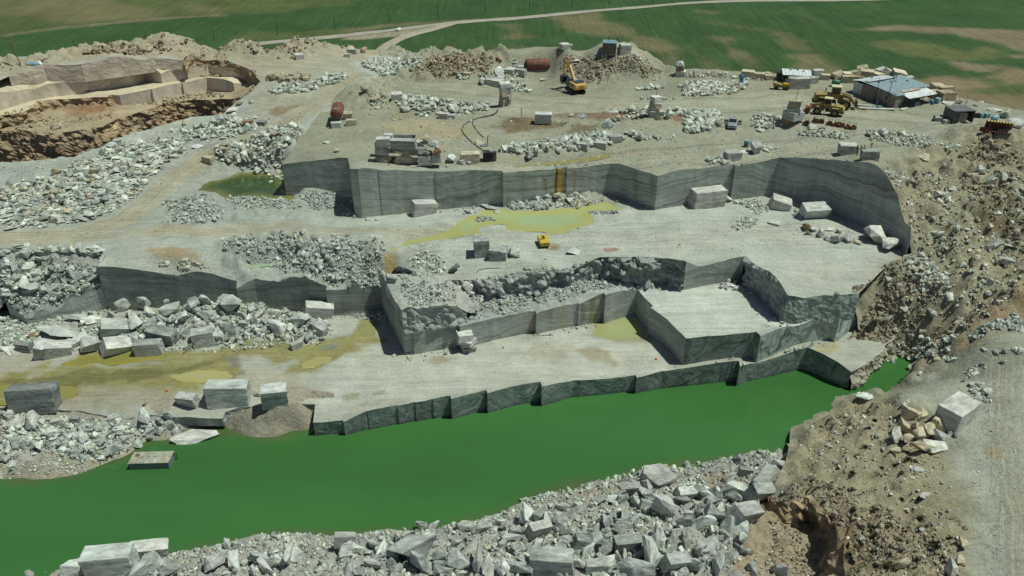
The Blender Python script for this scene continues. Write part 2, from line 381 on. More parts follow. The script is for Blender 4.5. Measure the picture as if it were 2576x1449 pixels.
def stains(*sp):
    def f(V):
        c = np.ones((len(V), 3))
        for (u, v0, v1, wpx, rgb) in sp:
            q = pix(V); w = sstep(wpx, wpx * 0.3, np.abs(q[:, 0] - u) + 4 * fbm(V[:, 0], V[:, 2], 1.5, 4, 3)) * (q[:, 1] > v0) * (q[:, 1] < v1)
            c = c * (1 - w[:, None]) + np.array(rgb) * w[:, None]
        return c
    return f
def pix(V):
    x, y, z = V[:, 0], V[:, 1], V[:, 2] - CAM_H; zc = y * CT - z * ST; yc = -y * ST - z * CT
    return np.stack([1288 + FPX * x / zc, 724.5 + FPX * yc / zc], -1)
def ctl(*q): return [at(u, v, z) for u, v, z in q]
# ---------------------------------------------------------------- shared knobs of the upper ground
crest_px = [(-260, 165, 13), (-60, 160, 14), (60, 155, 14), (150, 130, 14.5), (300, 113, 14.8), (467, 97, 15), (600, 100, 14.5), (760, 107, 13), (860, 121, 11), (960, 128, 10), (1080, 134, 10.5), (1160, 140, 12), (1280, 146, 11.5), (1350, 143, 11.5), (1430, 118, 14), (1510, 116, 14),
            (1600, 124, 13.2), (1660, 165, 10.2), (1720, 180, 9.5), (1860, 184, 9), (2000, 190, 9), (2200, 192, 9.5), (2350, 232, 9), (2450, 258, 8.6), (2600, 285, 8.5), (2900, 330, 8.5)]
crest = np.array(ctl(*crest_px))
shared = ctl((640, 260, 7.0), (620, 150, 10.8), (700, 150, 10.6), (700, 195, 9.3), (760, 150, 10.6), (850, 150, 10), (850, 220, 8.4), (800, 280, 7.6), (900, 190, 9), (740, 330, 6.3), (560, 128, 11.6), (660, 122, 11.6), (760, 135, 11), (960, 140, 9.6), (880, 165, 9.6), (780, 245, 7.6), (720, 225, 8.5)) + list(crest[6:11])
_far = np.concatenate([crest[:, :2], [[600, 250], [600, 900], [-600, 900], [-600, 190]]])
def drop_far(x, y, h):
    d = dist_line(x, y, crest); o = inside(x, y, _far); return np.where(o, np.maximum(h - 0.75 * np.maximum(d - 1.0, 0), -16), h)
# ================================================================ upper terrace
wallA = cols(0, (722, 506, 413), (800, 507, 405), (886, 507, 396))
wallU = cols(0, (894, 542, 425), (912, 545, 424), (962, 538, 425), ('j', .1), (1040, 530, 427), (1100, 523, 428), ('j', .18), (1180, 519, 429), (1264, 516, 430), ('j', .8), (1392, 505, 427), (1400, 503, 424), ('j', .35), (1422, 502, 424), ('j', .3), (1530, 491, 412), (1552, 494, 411), (1600, 511, 427), (1647, 527, 440), (1717, 516, 427), (1834, 499, 413), ('j', .8), (1944, 494, 395))
wallV = cols(0, (1944, 494, 395), (1990, 502, 394), (2030, 510, 397), (2070, 526, 400), (2112, 545, 405), (2165, 565, 412), (2205, 583, 450), (2240, 600, 510), (2268, 622, 570), (2282, 640, 615))
U = Sheet("upper_ground", shared + list(crest[9:]) + list(wallA) + list(wallU[::1]) + list(wallV) + ctl(
    (1000, 380, 7.3), (1200, 380, 7.1), (1400, 390, 7), (1100, 330, 7.4), (1250, 330, 7.3), (1000, 300, 7.8), (1268, 270, 8), (1440, 240, 8), (1600, 240, 8), (1750, 270, 8), (1000, 240, 8.3), (1600, 330, 7.3), (1700, 390, 7.1), (1850, 380, 7.6), (1840, 325, 7.8),
    (2000, 375, 8.3), (2000, 300, 8.2), (2080, 290, 8.3), (2250, 285, 8.4), (2400, 300, 8.6), (2560, 330, 8.8), (2150, 385, 9.3), (2250, 360, 9), (1700, 225, 8.3), (1900, 215, 8.4), (2100, 220, 8.6), (2350, 255, 8.6),
    (1040, 190, 8.6), (1150, 195, 8.7), (1280, 200, 8.3), (1280, 165, 10), (1380, 180, 8.7), (1540, 146, 12.3), (1450, 150, 11), (1600, 150, 12.3), (1500, 195, 8.9), (1520, 232, 8.0), (1620, 205, 8.4), (1650, 190, 8.6), (1560, 175, 10.3),
    (2484, 338, 10.6), (2402, 378, 8.6), (2560, 395, 8.6), (2330, 400, 8.8), (2290, 440, 8.0), (2300, 500, 5.6), (2310, 560, 3.6), (2330, 625, 1.2), (2300, 650, 0.0), (2400, 520, 5.2), (2450, 545, 4.6), (2500, 540, 4.8), (2576, 560, 4.8), (2576, 480, 7.2), (2400, 640, 1.2), (2350, 720, -2),
    (2430, 700, -0.7), (2500, 640, 1.2), (2576, 640, 1.6), (2520, 720, -.6), (2600, 730, -.4), (2450, 820, -2.8), (2600, 800, -2.2), (2300, 760, -4.2), (2230, 700, -2.0), (2180, 730, -4), (2205, 770, -5.4), (2195, 830, -8), (2205, 885, -9.6), (2240, 872, -8.6), (2300, 850, -6),
    (2250, 905, -12), (2290, 930, -12.4), (2270, 935, -13), (2345, 895, -7.0), (2400, 860, -4.8), (2400, 905, -6.4), (2320, 955, -9), (2240, 970, -11.4), (2160, 975, -12.4), (2150, 990, -11.7), (2230, 1000, -9.5), (2290, 985, -7.6), (2400, 960, -6), (2500, 950, -4.8), (2600, 930, -4),
    (2100, 1030, -11.7), (2050, 1055, -11.8), (2010, 1080, -11.6), (1995, 1125, -10.4), (2050, 1110, -9.3), (2150, 1080, -8.5), (2300, 1060, -6.9), (2400, 1080, -5.8), (2500, 1080, -5), (2600, 1080, -4.7), (1962, 1180, -9.4), (1950, 1230, -8.2), (2000, 1230, -7.2), (2080, 1180, -7.6), (2200, 1180, -6.8), (2400, 1200, -5.6),
    (2600, 1200, -4.6), (2034, 1249, -6.7), (2090, 1310, -6.2), (2110, 1390, -6.0), (2150, 1449, -5.7), (2300, 1400, -5.4), (2500, 1400, -4.8), (2300, 1700, -5), (2800, 1700, -4.5), (2900, 1100, -4.2), (2900, 800, -1.5), (2900, 500, 7)), 0.03)
U.drop = drop_far
# ================================================================ middle terrace and the haul road up its left end
wL1 = cols(-9, (277, 787, 671), (300, 787, 666), (365, 788, 678), (465, 789, 697), ('j', .15), (560, 790, 707), (613, 791, 711), ('j', .8), (655, 791, 703), (696, 792, 697), (767, 793, 700), (775, 793, 711), (833, 794, 725), ('j', .7), (859, 796, 731), (900, 791, 730), (964, 781, 727))

rimL = np.array(ctl((-260, 626, 0), (-60, 622, 0), (60, 627, 0), (150, 632, 0), (265, 634, -.1)))
rimM = cols(-4, (1000, 715, 668, -3), (1050, 718, 688, -3), (1120, 738, 704, -3.5), (1205, 753, 706), (1292, 746, 698), (1358, 742, 682), (1425, 728, 686), (1469, 716, 664), (1509, 706, 648), (1592, 713, 647), (1675, 716, 651), (1717, 731, 658), (1751, 724, 670), (1805, 716, 658), (1864, 706, 646))
rimR = cols(-4, (1864, 706, 646), (1900, 742, 672), (1935, 778, 694), (1968, 811, 742), (2010, 805, 748), (2060, 797, 742), (2095, 793, 744), (2150, 785, 735))
tan_edge = np.array(ctl((-260, 420, 2.3), (-60, 411, 2.4), (0, 408, 2.5), (43, 408, 2.5), (110, 402, 2.6), (183, 396, 2.7), (250, 371, 2.9), (290, 351, 3.1), (333, 335, 3.4), (377, 326, 3.6), (417, 313, 3.9), (480, 294, 4.3), (560, 286, 5.0), (592, 258, 6.3), (632, 232, 7.6)))
f3 = cols(10.6, (30, 217, 192), (67, 212, 180), (120, 203, 164), (213, 197, 152), (300, 185, 142), (393, 172, 140), (463, 166, 153))
f3top = f3.copy()
M = Sheet("middle_ground", shared + list(crest[:8]) + list(wL1[::2]) + list(rimL) + list(rimM) + list(rimR) + list(tan_edge) + ctl((-200, 180, 13), (60, 168, 13.6), (200, 145, 14), (330, 128, 13.8), (470, 141, 12.4), (500, 148, 10.9), (540, 148, 10.8), (600, 172, 10.3), (600, 190, 9.6), (640, 200, 9.0)) + list(f3top[::2]) + ctl(
    (300, 645, 0), (600, 600, 0), (900, 560, 0), (1300, 640, 0), (1700, 600, 0), (2000, 650, 0), (2200, 650, 0), (1100, 620, 0), (1600, 640, 0), (1740, 640, 0), (1900, 650, 0), (2050, 700, 0), (2090, 720, -.6), (1400, 560, 0), (1800, 540, 0), (1000, 560, 0), (1200, 540, 0), (2250, 650, -.3),
    (400, 640, 0.1), (500, 660, -.4), (600, 650, 0), (700, 680, -2.2), (840, 660, -1.2), (900, 690, -3.0), (840, 715, -4.0), (950, 700, -3.6), (960, 640, -.2), (720, 615, 0.3), (850, 610, 0), (985, 690, -3.5),
    (-200, 600, 0.3), (0, 600, 0.3), (150, 600, 0.2), (300, 560, 0.6), (100, 560, 0.5), (380, 500, 1.3), (200, 500, 1.4), (0, 500, 1.3), (100, 440, 2.2), (300, 400, 2.9), (450, 430, 2.2), (560, 380, 4), (500, 330, 4), (400, 345, 3.3), (690, 325, 6), (560, 310, 5), (640, 290, 6.5), (500, 370, 3.6),
    (520, 460, 1.3), (600, 428, 1.5), (700, 430, 1.3), (640, 470, 1), (700, 495, .8), (700, 400, 3.4), (730, 375, 4.8), (640, 400, 2.6), (450, 530, .8), (560, 510, 1.0), (700, 520, 0.6), (800, 535, 0.2), (900, 500, 0), (1000, 480, 0), (1300, 470, 0), (1700, 480, 0), (2000, 470, 0), (2200, 540, 0), (2300, 600, 0)), 0.03)
M.drop = drop_far
rough_pale = cut_mat('broken_pale_rock', [(0.30, (0.28, 0.24, 0.17)), (0.5, (0.42, 0.39, 0.31)), (0.70, (0.52, 0.49, 0.41))], vstreak=0.3, band=0.8, bump=0.9)
# ================================================================ lower benches, floor, shores
w2 = cols(-9, (1018.7, 890, 828), (1042, 888, 829), ('j', .35), (1100, 880, 822), (1155, 870, 813), ('j', .8), (1250, 853, 799), (1345, 835, 783), ('j', .7), (1452, 819, 762), ('j', .3), (1514, 808, 737), ('j', .7), (1565, 798, 731), (1599, 791, 728))
b1l = cols(-9, (1599, 791, 728), (1636, 836, 771), ('j', .5), (1670, 868, 803), (1717, 921, 851))
b1f = cols(-9, (1717, 921, 851), (1727, 921, 850), (1780, 914, 845), (1890, 902, 835), ('j', 1.2), (1990, 882, 821), (2085, 857, 797), ('j', .9), (2140, 830, 795), (2196, 808, 784))
promo = cols(-9, (962, 781, 735), (990, 832, 768), (1018.7, 890, 828))
Pz = TPS(list(w2) + list(b1l) + list(b1f) + list(promo), 0.01)
P = Sheet("bench_ground", list(w2) + list(b1l) + list(b1f) + list(promo) + ctl((1060, 790, -4.3), (1205, 756, -4), (1292, 750, -4), (1358, 748, -4), (1469, 722, -3.9), (1592, 718, -4), (1720, 735, -4), (1860, 710, -4), (1968, 815, -4), (2095, 795, -4), (1800, 780, -4.1), (1900, 810, -4.1), (1100, 720, -4.2), (1000, 700, -4.6),
      (1600, 690, -4), (1800, 690, -4), (1960, 760, -4), (2100, 770, -4), (2150, 770, -4)), 0.02)
pu = cols(-4.6, (1014.5, 828, 781), (1050, 824, 778), (1092, 820, 776), (1145, 811, 768), (1175, 803, 785))
PU = Sheet("broken_bench_ground", list(pu) + ctl((990, 735, -2.4), (1000, 718, -1.6), (1100, 705, -1.0), (1180, 715, -2.0), (1195, 770, -3.6), (1100, 740, -1.6), (1040, 720, -1.5)), 0.02)
lf = cols(-12, (793, 1096, 1063), (868, 1091, 1057), ('j', .4), (930, 1080, 1033), ('j', .1), (1004, 1066, 1019), ('j', .16), (1048, 1059, 1011), ('j', .12), (1092, 1052, 1003), ('j', .12), (1135, 1045, 994), ('j', .8), (1224, 1031, 981), ('j', .8), (1290, 1021, 971), (1358, 1010, 960), ('j', 1.1), (1440, 1000, 957), (1527, 992, 953), (1595, 984, 943), ('j', .6), (1660, 978, 934), (1717, 972, 926), (1850, 958, 909), ('j', 1.3), (1877, 960, 916), (1950, 945, 897), (2018, 928, 874))
b2 = cols(-12, (2018, 928, 874), (2060, 944, 892), (2108, 968, 920), (2131, 977, 938), (2150, 972, 925), (2168, 962, 915), (2190, 945, 897), (2210, 927, 882), (2216, 908, 866), (2237, 895, 853))
L = Sheet("lower_ground", list(lf) + list(b2) + ctl((0, 1000, -9.3), (0, 900, -9), (300, 1000, -9.2), (500, 1000, -9.1), (700, 1000, -9), (700, 1050, -9.6), (900, 950, -9), (900, 850, -9), (1200, 900, -9), (1500, 880, -9), (1600, 900, -9), (200, 850, -9), (500, 850, -9), (700, 850, -9), (0, 800, -8.6), (100, 820, -8.9), (300, 780, -9), (600, 770, -9), (900, 780, -9), (560, 1040, -9.9),
      (435, 1045, -9.9), (300, 1050, -9.7), (0, 1025, -9.5), (-250, 1030, -9.5), (-250, 900, -9), (1600, 780, -9), (1700, 850, -9), (1900, 880, -9), (2100, 850, -9), (2200, 850, -9), (2180, 830, -8.8)), 0.02)
LR = Sheet("broken_slope", ctl((-260, 632, -.6), (-60, 628, -.6), (60, 632, -.6), (150, 637, -.6), (265, 640, -.7), (-200, 700, -3), (0, 690, -2.6), (100, 690, -2.7), (200, 690, -2.8), (-200, 760, -5.6), (0, 760, -5.8), (60, 775, -6.4), (113, 772, -6.4), (253, 753, -6.2), (200, 740, -5.2), (37, 781, -6.6), (0, 800, -8.0), (-200, 810, -8.4), (0, 600, .4), (200, 600, .4), (300, 680, -2.6), (320, 740, -5.5)), 0.02)
lr = cols(-9, (30, 803, 782), (73, 820, 779), (100, 816, 777), (133, 811, 775), (190, 800, 766), (250, 788, 755), (280, 784, 750))
LS = Sheet("near_bank", ctl((-250, 1030, -9.8), (0, 1030, -9.8), (200, 1035, -9.7), (300, 1060, -10), (420, 1045, -10.2), (435, 1060, -10.9), (560, 1078, -12.2), (0, 1100, -10.4), (200, 1110, -10.6), (330, 1100, -11.2), (100, 1185, -11.5), (-250, 1210, -12), (0, 1206, -12), (100, 1205, -12), (187, 1196, -12), (277, 1163, -12), (333, 1139, -12), (367, 1109, -12), (430, 1101, -12), (480, 1080, -12),
      (600, 1091, -12.1), (640, 1095, -12), (700, 1093, -12), (760, 1082, -12), (590, 1060, -11.2), (660, 1050, -10.8), (700, 1040, -10.2), (760, 1050, -10.6), (560, 1030, -10.2), (790, 1060, -11.8), (-250, 1350, -15.5), (0, 1320, -15.5), (200, 1290, -15), (300, 1240, -15), (450, 1160, -14), (600, 1130, -14), (750, 1110, -13.5), (470, 1100, -12.7), (550, 1095, -12.9), (690, 1000, -9.5), (400, 1010, -9.6), (820, 1010, -9.6)), 0.02)
NS = Sheet("near_rubble_bank", ctl((60, 1480, -12.2), (170, 1449, -12), (230, 1405, -12), (330, 1390, -12), (393, 1400, -12), (477, 1389, -12), (600, 1363, -12), (700, 1347, -12), (860, 1350, -12), (1045, 1333, -12), (1160, 1319, -12), (1242, 1303, -12), (1318, 1260, -12), (1392, 1240, -12), (1468, 1219, -12), (1568, 1198, -12), (1717, 1171, -12), (1850, 1153, -12), (1950, 1139, -12), (1985, 1125, -12),
      (300, 1449, -11.0), (500, 1449, -10.3), (700, 1449, -9.6), (950, 1449, -9.1), (1200, 1449, -8.7), (1600, 1449, -8.4), (1850, 1449, -8.8), (1900, 1400, -9.0), (1000, 1380, -10.6), (1400, 1330, -10.0), (1600, 1280, -10.0), (1800, 1230, -10.1), (1900, 1200, -10.4), (1930, 1300, -9.0), (1960, 1400, -9.3), (1960, 1180, -11.0), (2000, 1300, -9.6), (2060, 1449, -9.6), (1950, 1250, -9.6), (1800, 1380, -8.7),
      (1200, 1750, -7.5), (300, 1750, -9), (2100, 1750, -7.5), (-200, 1700, -12), (0, 1350, -15), (600, 1280, -15.5), (1000, 1250, -15.5), (1400, 1150, -15.5), (1900, 1080, -15.5), (300, 1330, -15), (2100, 1350, -9.5)), 0.02)
# tan pit at the far end: trench, shelf and three sawn steps
f0 = np.array(ctl((-260, 340, 3.8), (-60, 333, 3.8), (0, 330, 3.8), (77, 329, 3.7), (133, 336, 3.2), (180, 332, 3.4), (258, 320, 3.6), (300, 297, 3.8), (340, 284, 4.0), (378, 274, 4.1), (425, 257, 4.3), (490, 251, 4.3), (560, 249, 4.4), (590, 248, 4.6), (632, 231, 7.2)))
f1 = cols(4.4, (285, 265, 238), (307, 267, 240), (387, 257, 224), ('j', .4), (460, 239, 208), (463, 238, 208), ('j', .6), (527, 227, 195), (560, 234, 197), (592, 238, 208), (620, 230, 212))
f2 = cols(7.2, (-260, 310, 275), (-60, 285, 242), (0, 275, 233), (87, 252, 226), (147, 242, 209), (160, 241, 207), (213, 234, 200), (290, 220, 192), (337, 214, 188), (362, 206, 182), ('j', -.8), (410, 212, 187), (472, 199, 172), ('j', .6), (523, 191, 167), (528, 189, 166), (560, 193, 169), (597, 196, 172), (615, 196, 180))
T0 = Sheet("tan_shelf_ground", list(f0) + ctl((-200, 330, 4.3), (0, 308, 4.7), (100, 298, 4.8), (180, 285, 4.9), (285, 264, 4.8), (200, 310, 4.2), (287, 280, 4.5), (160, 245, 4.8), (0, 280, 4.8), (330, 270, 4.3), (400, 258, 4.4), (460, 241, 4.4), (540, 240, 4.4), (-200, 290, 4.6), (300, 215, 4.5), (450, 205, 4.5), (560, 215, 4.6), (610, 222, 6)), 0.02)
T1 = Sheet("tan_step_ground", list(f1) + ctl((-200, 300, 6.9), (0, 280, 6.9), (100, 268, 6.9), (160, 250, 7.0), (250, 236, 7.1), (337, 216, 7.2), (472, 201, 7.2), (560, 194, 7.2), (600, 197, 7.2), (300, 200, 7.2), (500, 180, 7.2), (190, 252, 6.8)), 0.02)
T2 = Sheet("tan_upper_step_ground", list(f2) + list(np.array([f3[:, 0], f3[:, 1], np.full(len(f3), 10.6)]).T) + ctl((-200, 250, 10.2), (-60, 232, 10.4), (0, 222, 10.5), (597, 172, 10.3)), 0.02)
T0.seed, T1.seed, T2.seed = 5, 6, 8
for s_ in (T1, T2): s_.amp = 0.04
P.amp = 0.06; L.amp = 0.05; M.amp = 0.09; U.amp = 0.14; PU.amp = .12; NS.amp = .25; LS.amp = .15; LR.amp = .25
# ---------------------------------------------------------------- heaps, broken ground
M.mound(560, 500, 4, 3, 0, 0.9); M.mound(490, 525, 3, 2.5, 0, 1.8); M.mound(800, 498, 5.5, 2.4, 0.1, 2.4); M.mound(740, 600, 9, 3.5, 0.1, 1.6); M.mound(860, 640, 6, 4, .2, 1.2); M.mound(1350, 500, 5, 2.0, 0, 2.2); M.mound(440, 655, 4.5, 1.8, -.2, 1.0); M.mound(1480, 498, 2.5, 1.6, 0, 1.2); M.mound(690, 500, 3, 1.8, 0, .8)
M.mound(1890, 490, 6, 1.8, .1, .7); M.mound(2060, 570, 4, 3, 0, .6); M.mound(640, 380, 5, 5, .6, 1.2); M.mound(690, 350, 4, 5, .6, 1.0)
U.mound(1035, 268, 5, 2.5, -.2, .9); U.mound(1400, 375, 9, 2, .2, .9); U.mound(1620, 320, 12, 2.5, .3, .8); U.mound(1290, 278, 6, 3, 0, 1.2); U.mound(1980, 318, 4, 2.5, 0, 1.6); U.mound(1500, 300, 4, 2.5, 0, .8); U.mound(1560, 335, 4, 2.5, 0, .8)
U.mound(900, 235, 4, 3, .5, 1.3); U.mound(960, 255, 4, 3, 0, .8); U.mound(2200, 345, 8, 1.6, -.3, 1.0); U.mound(2060, 325, 4, 1.6, -.3, .8)
L.mound(480, 815, 16, 3.0, 0, 1.6); L.mound(560, 790, 9, 3.5, 0, 1.5); L.mound(740, 830, 5, 3.5, 0, .8); L.mound(300, 810, 6, 3, 0, 0.8)
LS.mound(690, 1040, 3.8, 2.4, .1, 1.6); LS.mound(400, 1040, 3, 2.5, 0, .6)
M.roughen(T(4, (1660, 350), (2000, 320), (2250, 280), (2576, 420), (2576, 720), (2300, 680), (1900, 640), (1700, 560)), 0.8, 2.2)
M.roughen(T(5, (0, 420), (330, 480), (370, 740), (0, 760)), 0.9, 2.0); M.roughen(T(4, (1200, 60), (1700, 0), (2200, 60), (2560, 90), (2570, 180), (1700, 230), (1220, 270)), 0.5, 1.8)
M.roughen([(520, 400), (700, 330), (760, 340), (720, 420), (600, 425)], 0.7, 2.2); M.roughen([(1270, 485), (1500, 470), (1520, 505), (1280, 525)], .6, 1.5)
M.roughen([(0, 350), (300, 340), (430, 310), (600, 290), (820, 260), (700, 300), (560, 350), (380, 430), (250, 540), (0, 590)], .22, 1.4); M.roughen([(-200, 100), (470, 90), (800, 105), (860, 125), (760, 145), (620, 126), (480, 128), (300, 126), (60, 170), (-200, 180)], 1.0, 2.8)
U.roughen([(960, 175), (1080, 130), (1300, 148), (1260, 170), (1100, 205), (980, 205)], 1.2, 2.5); U.roughen([(1480, 160), (1560, 180), (1540, 225), (1480, 210)], 1.0, 2.0); U.roughen([(1560, 150), (1650, 150), (1700, 190), (1600, 200)], .6, 2)
U.roughen([(2220, 410), (2380, 330), (2700, 330), (2700, 770), (2450, 820), (2340, 890), (2290, 980), (2160, 985), (2120, 850), (2100, 740), (2200, 670), (2280, 640)], 1.3, 3.2, 2.0)
U.roughen([(2160, 985), (2290, 985), (2340, 1060), (2300, 1180), (2400, 1300), (2420, 1500), (1900, 1500), (1960, 1200), (2000, 1090)], 1.1, 2.1, 1.5); U.roughen([(2080, 1280), (2200, 1290), (2260, 1400), (2240, 1500), (2120, 1500)], 1.0, 1.1, 1.0); U.roughen([(2260, 900), (2350, 885), (2460, 810), (2480, 840), (2330, 960), (2250, 960)], 1.2, 1.6, 1)
U.roughen([(1250, 300), (1400, 290), (1780, 275), (1760, 310), (1560, 325), (1300, 330)], .5, 1.6); U.roughen([(860, 220), (990, 210), (990, 270), (870, 280)], .8, 2)
L.roughen([(0, 830), (280, 780), (830, 790), (840, 850), (560, 880), (200, 880), (0, 900)], .4, 1.4)
P.roughen([(1020, 790), (1170, 740), (1480, 715), (1500, 735), (1380, 775), (1190, 800), (1050, 830)], .5, 1.4, .8); P.roughen([(1480, 700), (1700, 720), (1680, 735), (1500, 735)], .3, 1.2)
PU.roughen([(985, 720), (1200, 700), (1200, 790), (1010, 785)], .5, 1.6, .5); LR.roughen([(-300, 646), (300, 648), (330, 800), (-300, 830)], 1.3, 2.2)
LS.roughen([(-300, 1030), (440, 1040), (470, 1080), (360, 1110), (270, 1165), (0, 1206), (-300, 1220)], .55, 1.5); LS.roughen([(590, 1040), (640, 1015), (720, 1020), (780, 1080), (600, 1095)], .35, .8, .4)
NS.roughen([(0, 1449), (1000, 1360), (1500, 1220), (1960, 1130), (1990, 1300), (2000, 1500), (0, 1600)], .7, 1.8)
T0.roughen([(-300, 270), (290, 245), (300, 300), (180, 330), (-300, 340)], .4, 2.6); T0.roughen([(160, 255), (290, 250), (290, 285), (170, 290)], .8, 1.5)
# ---------------------------------------------------------------- pools cut into the ground
pondM = T(5, (1050, 140), (1240, 122), (1300, 140), (1560, 135), (1850, 100), (2000, 70), (2120, 120), (2110, 158), (1960, 152), (1880, 155), (1890, 185), (1905, 230), (1830, 270), (1720, 290), (1690, 315), (1560, 315), (1530, 295), (1300, 285), (1230, 275), (1250, 240), (1190, 228), (1130, 235), (1060, 260), (1080, 290), (860, 320), (700, 355), (560, 390), (440, 430), (400, 480), (345, 480), (350, 440), (450, 395), (520, 350), (680, 320), (800, 270), (840, 220), (950, 180), (1050, 165))
pondM_w = M.carve(pondM, .16, .5)
pondG = T(1, (1430, 1430), (1560, 1345), (1700, 1290), (1800, 1255), (2160, 1220), (2240, 1500)) + T(4, (2200, 80), (2080, 70), (1900, 40), (1700, 55), (1600, 0), (1480, 0)); pondG_w = M.carve(pondG, .9, 2.5)
pondS = T(4, (1850, 540), (1950, 520), (2120, 508), (2160, 550), (2060, 580), (1880, 600)); pondS_w = M.carve(pondS, .35, .8)
pondU = T(2, (1290, 1245), (1430, 1235), (1640, 1200), (1800, 1190), (1960, 1165), (2080, 1165), (2000, 1205), (1850, 1235), (1700, 1250), (1500, 1262), (1330, 1268)); pondU_w = U.carve(pondU, .2, .6)
pondL1 = T(5, (1900, 985), (2120, 950), (2230, 960), (2330, 1110), (2180, 1120), (1990, 1110), (1880, 1070), (1930, 1020)); pondL1_w = L.carve(pondL1, .18, .6)
pondL2 = T(7, (-60, 0), (300, -30), (560, 10), (590, 60), (530, 120), (440, 165), (100, 165), (-60, 165)); pondL2_w = L.carve(pondL2, .25, .6)
pondL3 = T(4, (2270, 1290), (2400, 1235), (2530, 1240), (2500, 1300), (2400, 1325), (2280, 1330)); pondL3_w = L.carve(pondL3, .15, .4)
pondL4 = T(4, (450, 1300), (620, 1225), (1050, 1180), (1250, 1235), (1000, 1290), (760, 1310), (560, 1320)); pondL4_w = L.carve(pondL4, .16, .5)
U.carve(np.array(ctl((2110, 992, -12), (2118, 965, -12), (2150, 940, -12), (2175, 910, -12), (2211, 900, -12), (2250, 915, -12), (2302, 942, -12), (2262, 966, -12), (2200, 978, -12))), .9, 1.2, 1.2, -12.1)
pondT = T(1, (1140, 960), (1280, 900), (1500, 880), (1650, 885), (1740, 830), (1760, 900), (1300, 930), (1200, 990)); pondL5 = T(4, (1280, 1385), (1500, 1330), (1740, 1340), (1760, 1400), (1500, 1440), (1300, 1430)); pondL5_w = L.carve(pondL5, .14, .5)
# ================================================================ build the sheets
def off(line, dx, dy): q = np.array(line, float)[:, :2].copy(); q[:, 0] += dx; q[:, 1] += dy; return q
def XY(*q): return np.array([at(u, v, z)[:2] for u, v, z in q])
xy = lambda a: np.asarray(a)[:, :2]
GREY, WHITE, TAN, BEIGE, SOIL, BROWN, RED = (.37, .375, .335), (.47, .465, .415), (.40, .345, .25), (.345, .325, .26), (.375, .325, .235), (.235, .165, .10), (.25, .135, .075)
WETG, OCHRE, RUST = (.24, .235, .19), (.30, .25, .075), (.38, .25, .13)
seam = np.array(ctl((735, 385, 6.5), (752, 345, 6.4), (790, 300, 7.3), (850, 235, 8.2), (905, 190, 9.0), (960, 145, 9.6)))
rimR_low = XY((1985, 1128, -12), (1966, 1175, -12), (1952, 1215, -11), (1931, 1258, -9)); bank = np.array(ctl((1985, 1122, -10.8), (1975, 1165, -9.6), (1950, 1215, -8.4), (1940, 1248, -7.4), (1985, 1263, -6.9), (2034, 1252, -6.7), (2075, 1290, -6.3), (2098, 1349, -6.1), (2116, 1405, -5.9), (2135, 1470, -5.8), (2180, 1700, -5.6)))
outU = np.concatenate([xy(wallA), xy(wallU), xy(wallV)[1:], XY((2290, 660, -1), (2230, 690, -2.2), (2120, 735, -5), (2140, 800, -7), (2160, 850, -9.6), (2190, 900, -11), (2200, 950, -13.2), (2130, 985, -13.2), (2085, 1020, -13.2), (2035, 1045, -13.2), (1995, 1070, -13.2), (1982, 1105, -13)), xy(bank), XY((2900, 1700, -4.5), (3000, 1100, -4), (3000, 700, -1), (3000, 330, 8)),
                       np.array([[230, 275], [150, 262], [80, 275], [0, 275], [-50, 265]]), xy(seam)[::-1]])
